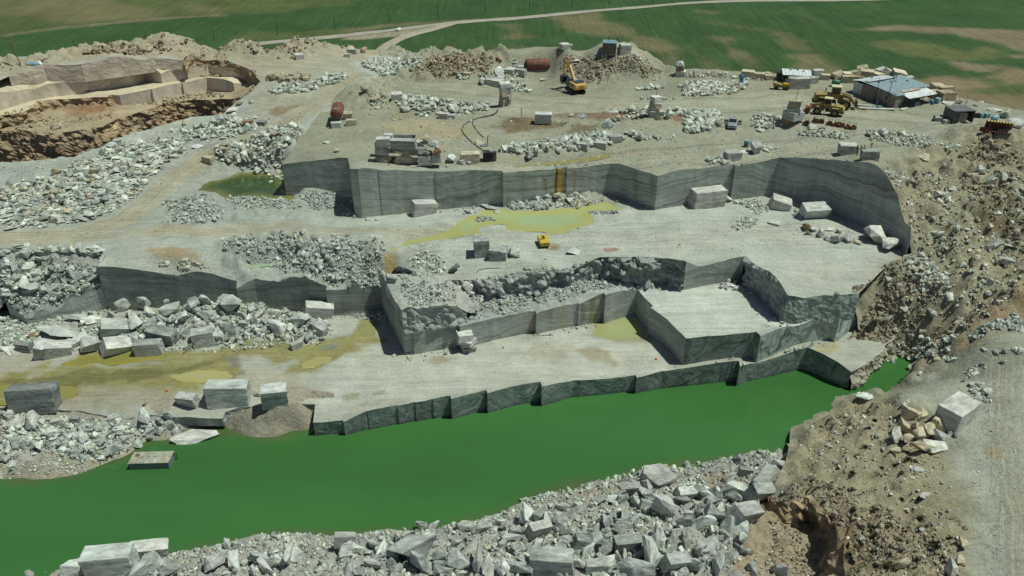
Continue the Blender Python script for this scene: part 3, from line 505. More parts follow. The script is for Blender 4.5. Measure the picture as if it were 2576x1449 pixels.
build(U, outU, 0.62, ground_soil, BEIGE, [
    ([(890, 400), (1200, 330), (1500, 290), (1900, 260), (2576, 300), (2600, 345), (2300, 370), (2260, 400), (2050, 400), (1650, 440), (1560, 415), (1270, 430), (890, 425)], (.375, .355, .29), 4, 4, .8),
    ([(890, 250), (1100, 245), (1500, 255), (2000, 235), (2000, 262), (1500, 280), (1100, 275), (900, 265)], (.42, .395, .325), 2, 2, .8), ([(960, 315), (1100, 300), (1180, 330), (1140, 350), (1000, 345)], (.45, .37, .25), 3, 3, .7),
    (T(2, (1160, 960), (1350, 870), (1560, 900), (1700, 940), (1560, 980), (1250, 1000)), (.21, .15, .09), 1, 1.2, .9), (T(2, (1330, 810), (1600, 790), (2300, 830), (2576, 850), (2576, 900), (2000, 900), (1700, 900), (1400, 850)), RED, 1.2, 1.5, .75),
    (T(2, (1710, 960), (1900, 940), (1960, 1000), (1720, 1010)), (.20, .15, .09), 1, 1, .8), (T(2, (380, 830), (560, 860), (540, 900), (450, 890)), RUST, .8, 1, .8), ([(960, 215), (1110, 135), (1300, 150), (1250, 175), (1080, 205)], (.34, .29, .21), 2, 2, .7),
    (T(2, (2120, 1155), (2576, 1150), (2576, 1185), (2300, 1180)), (.36, .20, .14), .8, .8, .7), (T(2, (1270, 1240), (1640, 1190), (2100, 1150), (2130, 1175), (1860, 1245), (1500, 1275)), WETG, .8, .8, .6),
    ([(2200, 430), (2380, 340), (2700, 330), (2700, 700), (2450, 830), (2300, 960), (2180, 960), (2180, 690), (2290, 640)], SOIL, 2, 3, .85), (T(6, (2200, 130), (2500, 120), (2560, 280), (2230, 300)), (.19, .14, .09), .8, 1, .8),
    (T(6, (1950, 1040), (2250, 950), (2576, 740), (2576, 890), (2300, 990), (2000, 1080)), (.37, .26, .165), .8, 1, .85), ([(2400, 905), (2600, 830), (2700, 900), (2560, 950), (2440, 960)], (.31, .31, .28), 1.5, 1.5, .7),
    ([(2310, 955), (2440, 955), (2560, 940), (2900, 930), (2900, 1500), (2440, 1500), (2460, 1300), (2400, 1180), (2420, 1060), (2340, 1030), (2270, 1010)], (.42, .41, .36), 1.2, 1.2, .95), (T(9, (2520, 300), (2800, 0), (2800, 1449), (2540, 1449), (2500, 800)), (.41, .365, .28), .8, .5, .5),
    ([(2000, 1090), (2160, 1000), (2290, 1030), (2380, 1180), (2440, 1350), (2420, 1500), (1900, 1500), (1960, 1200)], (.365, .31, .22), 1.2, 1, .9), (T(9, (1050, 1000), (1400, 1050), (1500, 1200), (1300, 1449), (1000, 1449)), (.24, .165, .10), 1, 1, .7), (T(9, (2260, 450), (2400, 490), (2440, 580), (2300, 560)), (.36, .27, .17), .5, .4, .8),
    (T(2, (80, 1190), (300, 1270), (1220, 1290), (1600, 1270), (1560, 1290), (150, 1300)), GREY, .8, .5, .8), ([(890, 425), (1270, 432), (1410, 428), (1550, 413), (1560, 405), (1270, 418), (900, 414)], (.43, .42, .38), 1, .8, .7), (T(2, (0, 420), (250, 400), (600, 410), (500, 440), (130, 490), (0, 470)), (.41, .41, .38), 1.5, 1, .7),
    ([(1460, 130), (1640, 130), (1660, 175), (1560, 170), (1480, 150)], (.43, .39, .32), 2, 2, .7), (T(3, (500, 1060), (1100, 1120), (1400, 1160), (1200, 1200), (980, 1185), (680, 1190), (0, 1280), (0, 1180)), (.42, .39, .33), 1.5, 1, .6)],
    [([(905, 195), (985, 240), (1100, 256), (1300, 268), (1500, 271), (1700, 270), (1900, 262), (2020, 250), (2150, 285), (2350, 300)], 4.2, (.46, .435, .355), .8), ([(880, 170), (1000, 210), (1200, 225), (1420, 250), (1560, 262)], 3, (.45, .41, .33), .75), ([(2520, 900), (2520, 1100), (2545, 1300), (2560, 1500)], 1.6, (.41, .36, .275), .4), ([(2320, 905), (2450, 850), (2600, 770)], 2.0, (.38, .27, .175), .6),
     ([(1500, 410), (1800, 385), (2000, 370), (2200, 350), (2400, 320)], 3.5, (.45, .42, .345), .75)], (.86, .90, .84))
outM = np.concatenate([xy(rimL), XY((268, 640, -1)), xy(wL1), XY((975, 720, -4)), xy(rimM), xy(rimR)[1:], XY((2230, 720, -5)), XY((2400, 660, 0), (2420, 560, 0), (2300, 470, 0)), XY((2000, 445, 0), (1700, 450, 0), (1400, 460, 0), (1100, 470, 0), (900, 470, 1)), XY((790, 385, 5), (800, 340, 6.3), (850, 280, 7.4), (910, 230, 8.0), (960, 185, 9.0), (1010, 150, 9.6)), np.array([[-30, 268], [-60, 250], [-100, 240], [-180, 235], [-260, 240]]), XY((-260, 195, 12.5)), XY((-60, 215, 12)), xy(f3top), XY((472, 151, 11.4), (500, 149, 10.9), (530, 151, 10.6), (565, 157, 10.4), (605, 166, 10.2), (628, 180, 9.6), (655, 205, 8.8)), xy(tan_edge)[::-1]])
TRACK = (.40, .345, .245)
build(M, outM, 0.52, ground_pale, (.41, .405, .36), [(pondM_w, (.20, .205, .17), 1.8, 1.0, .75), (pondG_w, (.24, .235, .17), 1.5, 1.0, .7), ([(1500, 540), (1660, 520), (1700, 560), (1560, 580), (1450, 590)], (.27, .275, .25), 1.5, 1.5, .5), ([(1090, 545), (1260, 535), (1200, 570), (1080, 590)], (.32, .325, .30), 1.5, 1.5, .5),
    ([(-260, 420), (0, 410), (240, 375), (420, 320), (650, 270), (820, 260), (700, 330), (560, 420), (420, 560), (0, 600), (-260, 610)], (.36, .36, .325), 2, 2, .8), ([(-260, 80), (470, 80), (880, 100), (960, 135), (860, 165), (640, 200), (600, 165), (480, 150), (0, 200), (-260, 210)], (.38, .32, .235), 2, 2, .95),
    ([(640, 200), (700, 150), (900, 150), (900, 200), (820, 270), (700, 320), (620, 290)], (.38, .345, .27), 2, 2, .8), (T(1, (2000, 830), (2200, 780), (2320, 800), (2100, 880)), (.25, .18, .11), 1, 1, .8), (T(1, (1730, 1000), (2200, 880), (2576, 700), (2576, 760), (2200, 960), (1500, 1180)), (.41, .39, .33), 1.5, 1, .6),
    (T(4, (1660, 350), (2000, 320), (2250, 270), (2576, 400), (2576, 720), (2300, 670), (1900, 620), (1700, 540)), (.33, .335, .305), 1.2, 1.2, .9), (T(4, (1100, 440), (1300, 415), (1420, 430), (1500, 530), (1350, 540), (1180, 480)), RUST, .6, .8, .75), (T(4, (1150, 490), (1400, 490), (1560, 560), (1400, 590), (1200, 550)), (.36, .31, .22), .5, .6, .7), (T(4, (1040, 330), (1300, 260), (1500, 240), (1480, 270), (1200, 320)), RUST, .6, .6, .7),
    (T(4, (1200, 40), (1700, -30), (2200, 40), (2560, 60), (2570, 190), (1700, 240), (1220, 280)), (.34, .345, .315), 1, 1, .85), ([(480, 400), (700, 330), (760, 340), (720, 420), (560, 430), (430, 500)], (.35, .335, .285), 1.5, 1.5, .8), (T(4, (540, 340), (700, 310), (840, 300), (820, 350), (560, 385)), (.36, .32, .21), .5, .4, .9),
    ([(900, 545), (1270, 530), (1700, 525), (1900, 500), (2000, 540), (2200, 620), (2240, 660), (2000, 690), (1860, 640), (1500, 640), (1200, 690), (1050, 680), (1000, 600)], (.45, .45, .41), 2, 2, .8), ([(1500, 590), (1900, 570), (2150, 640), (2200, 690), (2000, 720), (1880, 650), (1600, 640)], (.46, .445, .39), 1.5, 2, .7),
    (T(5, (330, 470), (560, 470), (600, 560), (430, 690), (370, 740), (0, 760), (0, 420), (250, 420)), (.33, .335, .30), 1, 1, .9), (T(5, (330, 480), (410, 480), (400, 560), (360, 680), (330, 620)), (.36, .25, .09), .3, .4, .9), (T(5, (1560, 370), (1660, 400), (1640, 440), (1560, 440)), (.31, .23, .13), .3, .3, .9), (T(5, (1980, 430), (2100, 415), (2090, 445), (2000, 455)), (.27, .15, .09), .2, .3, .8), (T(5, (1130, 375), (1190, 372), (1190, 392), (1140, 395)), (.33, .16, .09), .15, .2, .8),
    (T(4, (1000, 540), (1130, 480), (1100, 530), (1840, 600), (2240, 580), (2300, 640), (1800, 650), (1400, 640)), WHITE, .8, .6, .7), ([(1270, 500), (1520, 480), (1540, 530), (1400, 540), (1200, 545), (1100, 600), (980, 640), (1080, 570)], (.33, .32, .27), .8, .8, .5), (T(6, (1500, 520), (1800, 440), (1720, 700), (1440, 800), (1380, 600)), (.36, .31, .23), 1, 1, .8)],
    [([(-200, 612), (0, 605), (180, 592), (310, 555), (375, 500), (440, 440), (520, 385), (640, 340), (740, 300), (830, 240), (890, 195)], 3.4, TRACK, .8), ([(-200, 600), (0, 598), (300, 590), (520, 580), (760, 577), (950, 575), (1150, 590)], 2.6, (.42, .375, .29), .7), ([(1100, 610), (1500, 590), (1900, 575), (2150, 600)], 3.5, (.46, .445, .39), .7), ([(640, 152), (740, 158), (850, 170), (900, 190)], 2.6, (.42, .37, .28), .7), ([(400, 575), (520, 590), (600, 570), (760, 565)], 2, (.41, .35, .25), .6), ([(620, 245), (720, 262), (800, 250)], 1.6, (.40, .37, .30), .6)], (.92, .97, .94))
backP = XY((2200, 784, -4), (2230, 770, -4), (2180, 735, -4), (2060, 735, -4), (1930, 690, -4), (1860, 680, -4), (1720, 700, -4), (1600, 690, -4), (1480, 690, -4), (1360, 715, -4), (1200, 725, -4), (1100, 705, -4), (1000, 695, -4.5), (960, 715, -4.5))
build(P, np.concatenate([xy(w2), xy(b1l)[1:], xy(b1f)[1:], backP, xy(promo)[:-1]]), 0.42, ground_floor, (.40, .405, .37), [
    ([(1600, 730), (1860, 715), (1970, 815), (2190, 780), (2190, 800), (1890, 838), (1725, 853)], (.54, .525, .475), .8, .5, .95), ([(1020, 790), (1170, 740), (1480, 715), (1500, 740), (1380, 790), (1190, 810), (1020, 840)], (.36, .365, .335), .8, .8, .8), (T(6, (2100, 890), (1200, 930), (1440, 900)), (.38, .33, .25), .5, .5, .7)], (), (.85, .90, .88))
build(PU, np.concatenate([xy(pu), XY((1200, 790, -4.4), (1215, 760, -4.2), (1210, 715, -4), (1180, 690, -1.5), (1100, 690, -.5), (1000, 690, -1), (968, 712, -3)), xy(promo)[:1] * .97 + xy(promo)[1:2] * .03, off(promo[1:2], .15, .05)]), 0.38, ground_pale, (.37, .375, .34), [(T(5, (860, 680), (1000, 650), (1010, 720), (900, 760)), WHITE, .3, .3, .8)])
backL = XY((2260, 830, -9), (2150, 800, -9), (2000, 800, -9), (1850, 820, -9), (1700, 780, -9), (1500, 770, -9), (1300, 790, -9), (1100, 800, -9), (970, 770, -9), (700, 765, -9), (400, 760, -9), (250, 765, -9), (60, 785, -9), (-260, 800, -9))
leftL = XY((-260, 1035, -9.6), (0, 1030, -9.5), (200, 1035, -9.6), (300, 1055, -9.8), (380, 1045, -9.9), (436, 1048, -9.9), (560, 1050, -9.9), (566, 1035, -9.7), (600, 1022, -9.4), (720, 1015, -9.1), (792, 1012, -9)); ledge = leftL[5:7]
build(L, np.concatenate([leftL, xy(lf), xy(b2)[1:], backL]), 0.42, ground_floor, (.47, .445, .385), [(pondL1_w, (.30, .285, .19), 1.2, .8, .7),
    ([(800, 1000), (870, 905), (1060, 890), (1300, 850), (1500, 815), (1600, 860), (1720, 930), (1350, 962), (860, 1045)], (.55, .52, .455), 1.5, 1.5, .95), (T(4, (0, 1230), (300, 1210), (450, 1300), (400, 1400), (0, 1449)), (.42, .375, .30), 1.0, .8, .7), ([(0, 1010), (200, 960), (420, 950), (700, 930), (800, 980), (780, 1010), (560, 1000), (300, 1010), (0, 1030)], (.44, .385, .295), 1.2, 1, .75),
    (T(4, (420, 1320), (620, 1200), (1050, 1175), (1500, 1215), (1690, 1170), (1850, 1115), (2100, 1105), (2300, 1140), (2576, 1090)) + T(5, (130, 965), (310, 955), (310, 1120), (100, 1165), (0, 1210)) + T(4, (2540, 1260), (2400, 1335), (2220, 1340), (2260, 1265), (2000, 1258), (1790, 1250), (1720, 1300), (1800, 1340), (1740, 1420), (1500, 1500)) + [(350, 985), (180, 1000), (0, 1010), (-200, 1010), (-200, 950), (0, 945)], (.31, .265, .10), .9, 1.4, .9),
    (T(4, (0, 1440), (500, 1360), (1200, 1330), (1500, 1300), (1680, 1250), (1620, 1310), (1300, 1400), (700, 1449), (300, 1500)), (.175, .155, .065), .5, .9, .75), (T(4, (760, 1310), (1100, 1260), (1250, 1300), (1000, 1320)), (.35, .33, .27), .4, .6, .8), (T(4, (1680, 1250), (1800, 1230), (1850, 1380), (1760, 1400), (1830, 1340), (1700, 1300)), WETG, .3, .4, .8), (T(4, (2380, 1170), (2560, 1130), (2540, 1180), (2420, 1195)), (.24, .25, .23), .2, .3, .8),
    (T(5, (1260, 1180), (1500, 1140), (1700, 1180), (1650, 1300), (1400, 1280)), (.45, .385, .29), 1, 1, .6), (T(5, (1800, 1200), (1900, 1160), (2040, 1210), (2060, 1310), (1900, 1290)), (.40, .345, .25), .6, .6, .9), (T(5, (620, 1270), (760, 1240), (840, 1280), (720, 1310)), (.40, .34, .21), .3, .4, .8), (T(5, (1860, 960), (2120, 930), (2340, 1130), (2150, 1160), (1850, 1080)), (.37, .34, .25), .6, .6, .7), (T(8, (20, 90), (130, 70), (120, 120), (30, 130)), (.36, .325, .22), .2, .3, .8), (T(8, (220, 70), (320, 50), (340, 75), (240, 90)), (.36, .325, .22), .2, .3, .8),
    (T(6, (960, 1180), (1440, 1040), (1560, 1100), (1400, 1260), (1280, 1370), (1230, 1350)), (.47, .45, .39), .4, .4, .9), (T(6, (980, 1200), (1130, 1130), (1180, 1200), (1060, 1230)), (.45, .37, .22), .4, .4, .8), (T(7, (600, 30), (1250, 20), (1300, 120), (1000, 200), (560, 230), (480, 160)), (.39, .335, .25), .8, .8, .7)], (), (.74, .79, .77))
build(LR, np.concatenate([XY((-260, 622, -.3), (-60, 617, -.3), (60, 620, -.3), (150, 624, -.3), (262, 626, -.6), (264, 680, -2.5), (272, 745, -5.8)), xy(lr)[::-1], XY((10, 803, -8.6), (-60, 812, -8.9), (-260, 826, -9))]), 0.45, rough_grey and ground_soil, (.325, .33, .305), [(T(4, (0, 560), (80, 560), (60, 800), (0, 850)), GREY, .6, .5, .8)])
build(LS, np.concatenate([XY((-260, 1010, -9.5), (0, 1005, -9.5), (250, 1010, -9.5), (430, 1010, -9.8), (600, 1000, -9.8), (700, 990, -9.5), (840, 1000, -9.5), (860, 1060, -11), (840, 1100, -14)), XY((760, 1140, -15), (450, 1230, -16), (250, 1330, -17), (-300, 1420, -17))]), 0.42, ground_soil, (.345, .31, .24), [(T(7, (0, 180), (500, 260), (900, 220), (1300, 240), (1430, 330), (1100, 430), (900, 490), (500, 500), (200, 560), (0, 560)), (.36, .365, .335), .8, .8, .8), (T(7, (1700, 230), (1900, 130), (2150, 160), (2350, 330), (1800, 400)), (.27, .245, .19), .4, .4, .9)])
build(NS, np.concatenate([XY((-250, 1480, -16), (-100, 1430, -17), (300, 1330, -17), (700, 1270, -17), (1100, 1230, -17), (1500, 1140, -17), (1900, 1080, -17), (2050, 1100, -15), (2150, 1250, -9.5), (2220, 1449, -9.5), (2250, 1750, -7.5), (1200, 1800, -7), (0, 1800, -9), (-300, 1700, -12))]), 0.32, ground_soil, (.36, .355, .32), [(T(8, (1400, 900), (1800, 780), (2500, 640), (2576, 760), (1900, 900)), (.345, .305, .235), .8, 1, .8), (T(9, (430, 1170), (620, 900), (700, 1000), (1300, 900), (1300, 1500), (800, 1449), (340, 1449)), (.34, .28, .19), .4, .4, .95), (T(9, (100, 700), (480, 640), (440, 760), (200, 800)), (.36, .28, .18), .5, .5, .8)])
build(T0, np.concatenate([xy(f0), XY((660, 215, 8), (620, 190, 7)), XY((560, 185, 5), (400, 215, 5), (300, 215, 6), (150, 225, 6.8), (0, 262, 6.8), (-260, 300, 6.8))]), 0.6, ground_soil, (.38, .31, .21), [(T(1, (500, 790), (700, 770), (860, 760), (850, 860), (520, 890)), (.27, .16, .09), 1, 1, .9), (T(1, (0, 830), (280, 800), (260, 920), (0, 960)), (.28, .19, .12), 1, 1, .7), (T(1, (880, 850), (1400, 730), (1700, 690), (1700, 750), (1130, 830)), (.45, .38, .26), 1, 1, .8)])
t1e = np.array(ctl((-260, 322, 6.8), (-60, 303, 6.8), (0, 290, 6.8), (50, 284, 6.8), (88, 270, 6.8), (92, 258, 6.9), (150, 251, 6.9), (220, 246, 6.9), (270, 243, 6.9)))
build(T1, np.concatenate([xy(t1e), xy(f1), XY((640, 190, 7.2), (560, 175, 7.2), (480, 180, 7.2), (330, 195, 7.2), (200, 222, 7.0), (60, 240, 6.9), (0, 262, 6.9), (-260, 300, 6.9))]), 0.6, ground_floor, (.52, .45, .32))
build(T2, np.concatenate([xy(f2), XY((640, 178, 9.6), (640, 165, 10.1), (580, 148, 10.3), (527, 142, 10.4), (463, 146, 10.5), (380, 160, 10.6), (200, 180, 10.6), (60, 195, 10.6), (-60, 210, 10.6), (-260, 232, 10.4))]), 0.6, ground_floor, (.52, .45, .32))
# ---------------------------------------------------------------- faces
ylw = (1.25, .78, .25)
wall("quarry_wall", wallA, U, -0.6, cut_grey, .02, 1); wall("quarry_wall", np.concatenate([wallA[-1:], wallU]), U, -0.8, cut_grey, .02, 2, tint=stains((1407, 425, 500, 19, ylw), (1372, 450, 500, 6, (.7, .62, .45)), (1445, 430, 500, 7, (.8, .7, .5)), (1600, 430, 500, 8, (.8, .72, .6)), (1640, 440, 530, 5, (.8, .72, .6))))
wall("quarry_wall", wallV, U, -0.8, cut_grey, .07, 3); wall("quarry_wall", wL1, M, -9.6, cut_grey, .02, 4, tint=lambda V: np.full((len(V), 3), .8)); wall("quarry_wall", wL1[:1] + np.array([[0, 0, 0]]) if False else np.array([[wL1[0, 0] + .6, wL1[0, 1] + 8, 0], wL1[0]]), M, -9.5, cut_grey, .02, 14)
seamw = np.concatenate([xy(seam), xy(wallA)[:1]]); wall("rough_face", np.c_[seamw, np.zeros(len(seamw))], U, np.array([M.h(np.array([p[0]]), np.array([p[1]]))[0] - 1 for p in seamw]), rough_grey, .3, 5)
rl = np.concatenate([rimL, np.array(ctl((268, 640, -.1))), wL1[:1]]); wall("rough_face", rl, M, [-2, -2, -2, -2, -2.2, -2.5, -9], rough_grey, .18, 6)
g = np.concatenate([wL1[-1:], np.array(ctl((975, 720, -4))), rimM[:9]]); wall("rough_face", g, M, -6, rough_grey, .75, 7, .4); wall("rough_face", rimM[8:12], M, -5, rough_grey, .9, 8, .4); wall("quarry_wall", rimM[11:], M, -5, cut_grey, .02, 9)
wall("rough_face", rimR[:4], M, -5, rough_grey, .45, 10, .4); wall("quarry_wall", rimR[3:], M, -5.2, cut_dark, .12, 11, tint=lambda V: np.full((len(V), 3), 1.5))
wall("bench_wall", w2, P, -9.5, cut_grey, .02, 12, tint=stains((1420, 760, 870, 9, (1.0, .85, .7)), (1490, 740, 830, 14, (.72, .66, .5)), (1465, 750, 830, 10, (.6, .57, .5)), (1385, 780, 850, 8, (.85, .75, .62)), (1512, 730, 820, 7, (.6, .6, .55)), (1330, 790, 850, 8, (1.1, .9, .75))))
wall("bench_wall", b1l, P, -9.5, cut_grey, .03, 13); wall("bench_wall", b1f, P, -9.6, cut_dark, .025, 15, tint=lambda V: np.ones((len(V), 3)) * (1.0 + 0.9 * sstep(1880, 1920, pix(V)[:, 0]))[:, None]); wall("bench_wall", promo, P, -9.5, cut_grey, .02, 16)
wall("rough_face", pu, PU, -5.2, rough_grey, .3, 17, .35); pl = np.concatenate([xy(promo)[:1] * .97 + xy(promo)[1:2] * .03, off(promo[1:2], .15, .05), xy(pu)[:1]]); wall("rough_face", np.c_[pl, np.zeros(3)], PU, -6, rough_grey, .15, 18)
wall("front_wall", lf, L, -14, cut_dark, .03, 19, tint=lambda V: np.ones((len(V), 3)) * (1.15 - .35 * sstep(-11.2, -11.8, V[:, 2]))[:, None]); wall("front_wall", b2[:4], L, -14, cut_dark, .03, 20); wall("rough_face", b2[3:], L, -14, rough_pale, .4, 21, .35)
wall("bench_wall", lr, LR, -9.5, cut_grey, .03, 22, tint=lambda V: np.full((len(V), 3), 1.15)); wall("rough_face", np.c_[leftL, np.zeros(len(leftL))], L, -11.5, rough_grey, .12, 23); wall("front_wall", np.array([[*leftL[-1], 0], lf[0]]), L, -14, cut_dark, .025, 24)
wall("rough_bank", bank, U, [-12.5, -12.5, -11.5, -10.5, -10.5, -10.5, -10.5, -10.5, -10.5, -10, -10], rough_brown, .8, 25, .35, None, .22)
wall("earth_face", np.concatenate([t1e, f1[:1]]), T1, 3.8, rough_brown, .55, 32, .5, None, .12); wall("tan_wall", f1, T1, 3.6, cut_tan, .025, 26); wall("tan_wall", f2, T2, 6.2, cut_tan, .025, 27); wall("tan_wall", f3top, M, 9.8, cut_tan, .06, 28); pr = XY((463, 166, 11), (472, 151, 11.4), (500, 149, 10.9), (530, 151, 10.6), (565, 157, 10.4), (605, 166, 10.2), (628, 180, 9.6), (655, 205, 8.8), (632, 232, 7.6)); wall("earth_face", np.c_[pr, np.zeros(9)], M, [9.6, 9.6, 9.6, 9.4, 9.2, 8, 5, 3, 2], rough_brown, .4, 31, .6); wall("earth_face", f0, T0, -4.5, rough_brown, .5, 29, .5, None, .15)
wall("rough_face", np.c_[xy(tan_edge), np.zeros(len(tan_edge))], M, -4.5, rough_brown, .3, 30)
# trench floor
tf = Sheet("trench_ground", ctl((-260, 430, -3.5), (0, 415, -3.4), (200, 390, -3.2), (330, 335, -2.6), (480, 297, -2.6), (600, 255, 0), (300, 330, -3.2), (0, 380, -3.6), (420, 290, -3)), .02); build(tf, np.concatenate([XY((-300, 430, -3.5), (0, 425, -3.5), (250, 395, -3), (400, 335, -3), (600, 280, -1), (660, 235, 1), (560, 230, -2), (400, 270, -3), (200, 350, -3.5), (-300, 370, -3.5))]), 0.8, ground_soil, BROWN)
# ================================================================ water
def water_mat(name, rough=0.07):
    m, t, b = new_mat(name); N = NT(t); A = N.n('Attribute', attribute_name='Col'); Pn = N.n('NewGeometry').outputs['Position']
    n = N.noise(N.mapped(Pn, (.03, .09, 1), (0, 0, .2)), 1.0, 4, .5); N.link(N.mul(A.outputs['Color'], N.rng(n, .3, .7, .87, 1.1)), b.inputs['Base Color'])
    b.inputs['Roughness'].default_value = rough; b.inputs['Specular IOR Level'].default_value = 0.35
    N.bump(N.noise(N.mapped(Pn, (1, 2.2, 1), (0, 0, .25)), 1.4, 3, .5), 0.035, .1, b); return m
wmat = water_mat("turbid_water")
def water(name, poly, z, step, colfn):
    P_ = np.asarray(poly)[:, :2]; x0, y0 = P_.min(0); x1, y1 = P_.max(0); Pr = resample(np.concatenate([P_, P_[:1]]), step)[:-1]
    gx, gy = np.meshgrid(np.arange(x0, x1, step), np.arange(y0, y1, step)); gx, gy = gx.ravel(), gy.ravel(); m = inside(gx, gy, P_) & (dist_line(gx, gy, P_, True) > step * .4)
    vs = [Vector(map(float, p)) for p in Pr] + [Vector((float(a), float(b))) for a, b in zip(gx[m], gy[m])]
    V, F = tri_inside(vs, Pr[:, :2]); V = np.c_[V, np.full(len(V), z)]
    a, b, c = V[F[:, 0]], V[F[:, 1]], V[F[:, 2]]; cr = (b[:, 0] - a[:, 0]) * (c[:, 1] - a[:, 1]) - (b[:, 1] - a[:, 1]) * (c[:, 0] - a[:, 0]); F[cr < 0] = F[cr < 0][:, ::-1]
    return tag(mesh_obj(name, V, F, wmat, None, colfn(V), None, True), kind='structure')
def lerp(a, b, t): return np.array(a) * (1 - t[:, None]) + np.array(b) * t[:, None]
def lakecol(V):
    d = np.minimum(dist_line(V[:, 0], V[:, 1], shoreN), dist_line(V[:, 0], V[:, 1], shoreL)) + .5 * fbm(V[:, 0], V[:, 1], 4, 8, 3)
    return lerp((.085, .105, .042), (.042, .134, .034), sstep(-.3, 1.8, d) ** .6)
shoreN = XY(*[(u, v, -12) for u, v in ((-200, 1560), (60, 1480), (170, 1449), (230, 1405), (393, 1400), (477, 1389), (600, 1363), (700, 1347), (860, 1350), (1045, 1333), (1160, 1319), (1242, 1303), (1318, 1260), (1392, 1240), (1468, 1219), (1568, 1198), (1717, 1171), (1850, 1153), (1950, 1139))])
shoreL = XY(*[(u, v, -12) for u, v in ((-250, 1210), (0, 1206), (100, 1205), (187, 1196), (277, 1163), (333, 1139), (367, 1109), (430, 1101), (480, 1080), (600, 1091), (640, 1095), (700, 1093), (760, 1082))])
water("lake_water", np.array([[-110, 58], [-110, 100], [-60, 97], [-28, 82], [-20, 86], [0, 90], [20, 95], [45, 102], [60, 106], [75, 104], [72, 88], [55, 70], [30, 40], [-60, 40]]), -12.0, 0.8, lakecol)
for nm, s, pl_, dz, cm, ce, w in (("pond_water", M, pondM_w, -.06, (.31, .42, .24), (.37, .36, .13), 5.0), ("pond_water", M, pondG_w, -.35, (.045, .085, .028), (.19, .18, .06), 4), ("pond_water", M, pondS_w, -.12, (.30, .42, .26), (.29, .37, .22), 1), ("pond_water", U, pondU_w, -.09, (.29, .26, .10), (.27, .25, .10), 1),
                              ("pond_water", L, pondL1_w, -.08, (.30, .32, .15), (.29, .29, .14), 2), ("pond_water", L, pondL2_w, -.1, (.24, .22, .07), (.25, .21, .06), 1), ("pond_water", L, pondL3_w, -.08, (.32, .30, .13), (.33, .31, .12), 1), ("pond_water", L, pondL4_w, -.09, (.22, .21, .055), (.27, .225, .05), 1), ("pond_water", L, pondL5_w, -.08, (.33, .31, .14), (.32, .29, .10), 1)):
    z = [c[3] for c in s.carves if c[0] is pl_][0] + dz
    water(nm, pl_, z, .5, lambda V, p=pl_, a=ce, b=cm, w=w: lerp(a, b, sstep(.1, w, sdist(V[:, 0], V[:, 1], p) + .3 * fbm(V[:, 0], V[:, 1], 3, 8, 3))))
water("trench_water", XY((-100, 425, -2.9), (100, 420, -2.9), (260, 385, -2.9), (420, 325, -2.9), (560, 290, -2.9), (500, 270, -2.9), (300, 320, -2.9), (0, 385, -2.9)), -2.7, 1.0, lambda V: np.tile((.12, .11, .035), (len(V), 1)))
# ================================================================ fields far below
FZ = -12.0
def fz(x, y): return FZ + 1.6 * fbm(x, y, 90, 41, 2) * sstep(190, 260, y) + 0.10 * np.maximum(y - 420, 0) ** 0.9 + 0.012 * np.abs(x)
gxs = np.concatenate([np.linspace(-3000, -420, 30)[:-1], np.arange(-420, 420, 3.0), np.linspace(420, 3000, 30)]); gys = np.concatenate([np.arange(120, 470, 2.2), np.linspace(470, 5000, 60)])
fx, fy = np.meshgrid(gxs, gys); nx, ny = len(gxs), len(gys); x, y = fx.ravel(), fy.ravel(); zf_ = fz(x, y)
col = np.tile((.043, .084, .031), (len(x), 1)); q = pix(np.stack([x, y, zf_], -1)); qu, qv = q[:, 0], q[:, 1]
def fpaint(pts, c, soft, nzp, k=1.0):
    global col
    pl_ = np.array([at(u, v, FZ + 1) for u, v in pts])[:, :2]; w = sstep(-soft, soft, sdist(x, y, pl_) + nzp * fbm(x, y, nzp * 2.5 + 5, 61, 4)) * k; col = col * (1 - w[:, None]) + np.array(c) * w[:, None]
DRY, DRY2, OLIVE = (.15, .135, .07), (.20, .16, .105), (.095, .115, .042)
fpaint([(-300, 105), (0, 97), (280, 65), (540, 38), (860, 12), (1000, -20), (1000, -80), (-300, -80)], (.085, .105, .040), 3, 3)
fpaint(T(1, (200, 60), (560, 0), (900, 50), (1190, 120), (1180, 160), (950, 190), (500, 210), (330, 190), (240, 130)), DRY, 6, 9, .95); fpaint(T(1, (640, 0), (900, -60), (1400, -40), (1700, 60), (1640, 120), (1500, 100), (1200, 20), (900, -10)), DRY, 6, 9, .9); fpaint(T(1, (-300, 120), (0, 40), (120, 60), (60, 160), (-300, 240)), DRY, 6, 6, .7); fpaint(T(1, (1650, 40), (2200, -40), (2300, 20), (1900, 80)), OLIVE, 8, 8, .9)
fpaint(T(1, (0, 285), (800, 210), (1700, 105), (1700, 118), (800, 224), (0, 300)), DRY2, 1.5, 1, .7)
fpaint(T(1, (1700, 270), (2576, 200), (2576, 245), (1900, 310)), OLIVE, 4, 5, .8); fpaint(T(2, (0, 200), (700, 140), (1000, 130), (800, 150), (400, 190), (0, 240)), DRY, 2, 3, .9); fpaint(T(2, (0, 262), (450, 215), (780, 160), (800, 185), (500, 260), (200, 290), (0, 300)), (.33, .28, .20), 1.5, 1.5, .8)
fpaint(T(2, (1590, 100), (1890, 90), (2100, 200), (2450, 290), (2576, 430), (2500, 520), (2420, 400), (2200, 290), (1850, 240), (1700, 180)), DRY, 4, 4, .9); fpaint(T(2, (350, 370), (560, 410), (900, 420), (1200, 430), (1560, 380), (1400, 330), (1100, 250), (1300, 360), (800, 400)), (.12, .125, .055), 5, 7, .7); fpaint(T(2, (1170, 150), (1330, 150), (1400, 250), (1300, 260)), DRY, 3, 5, .7)
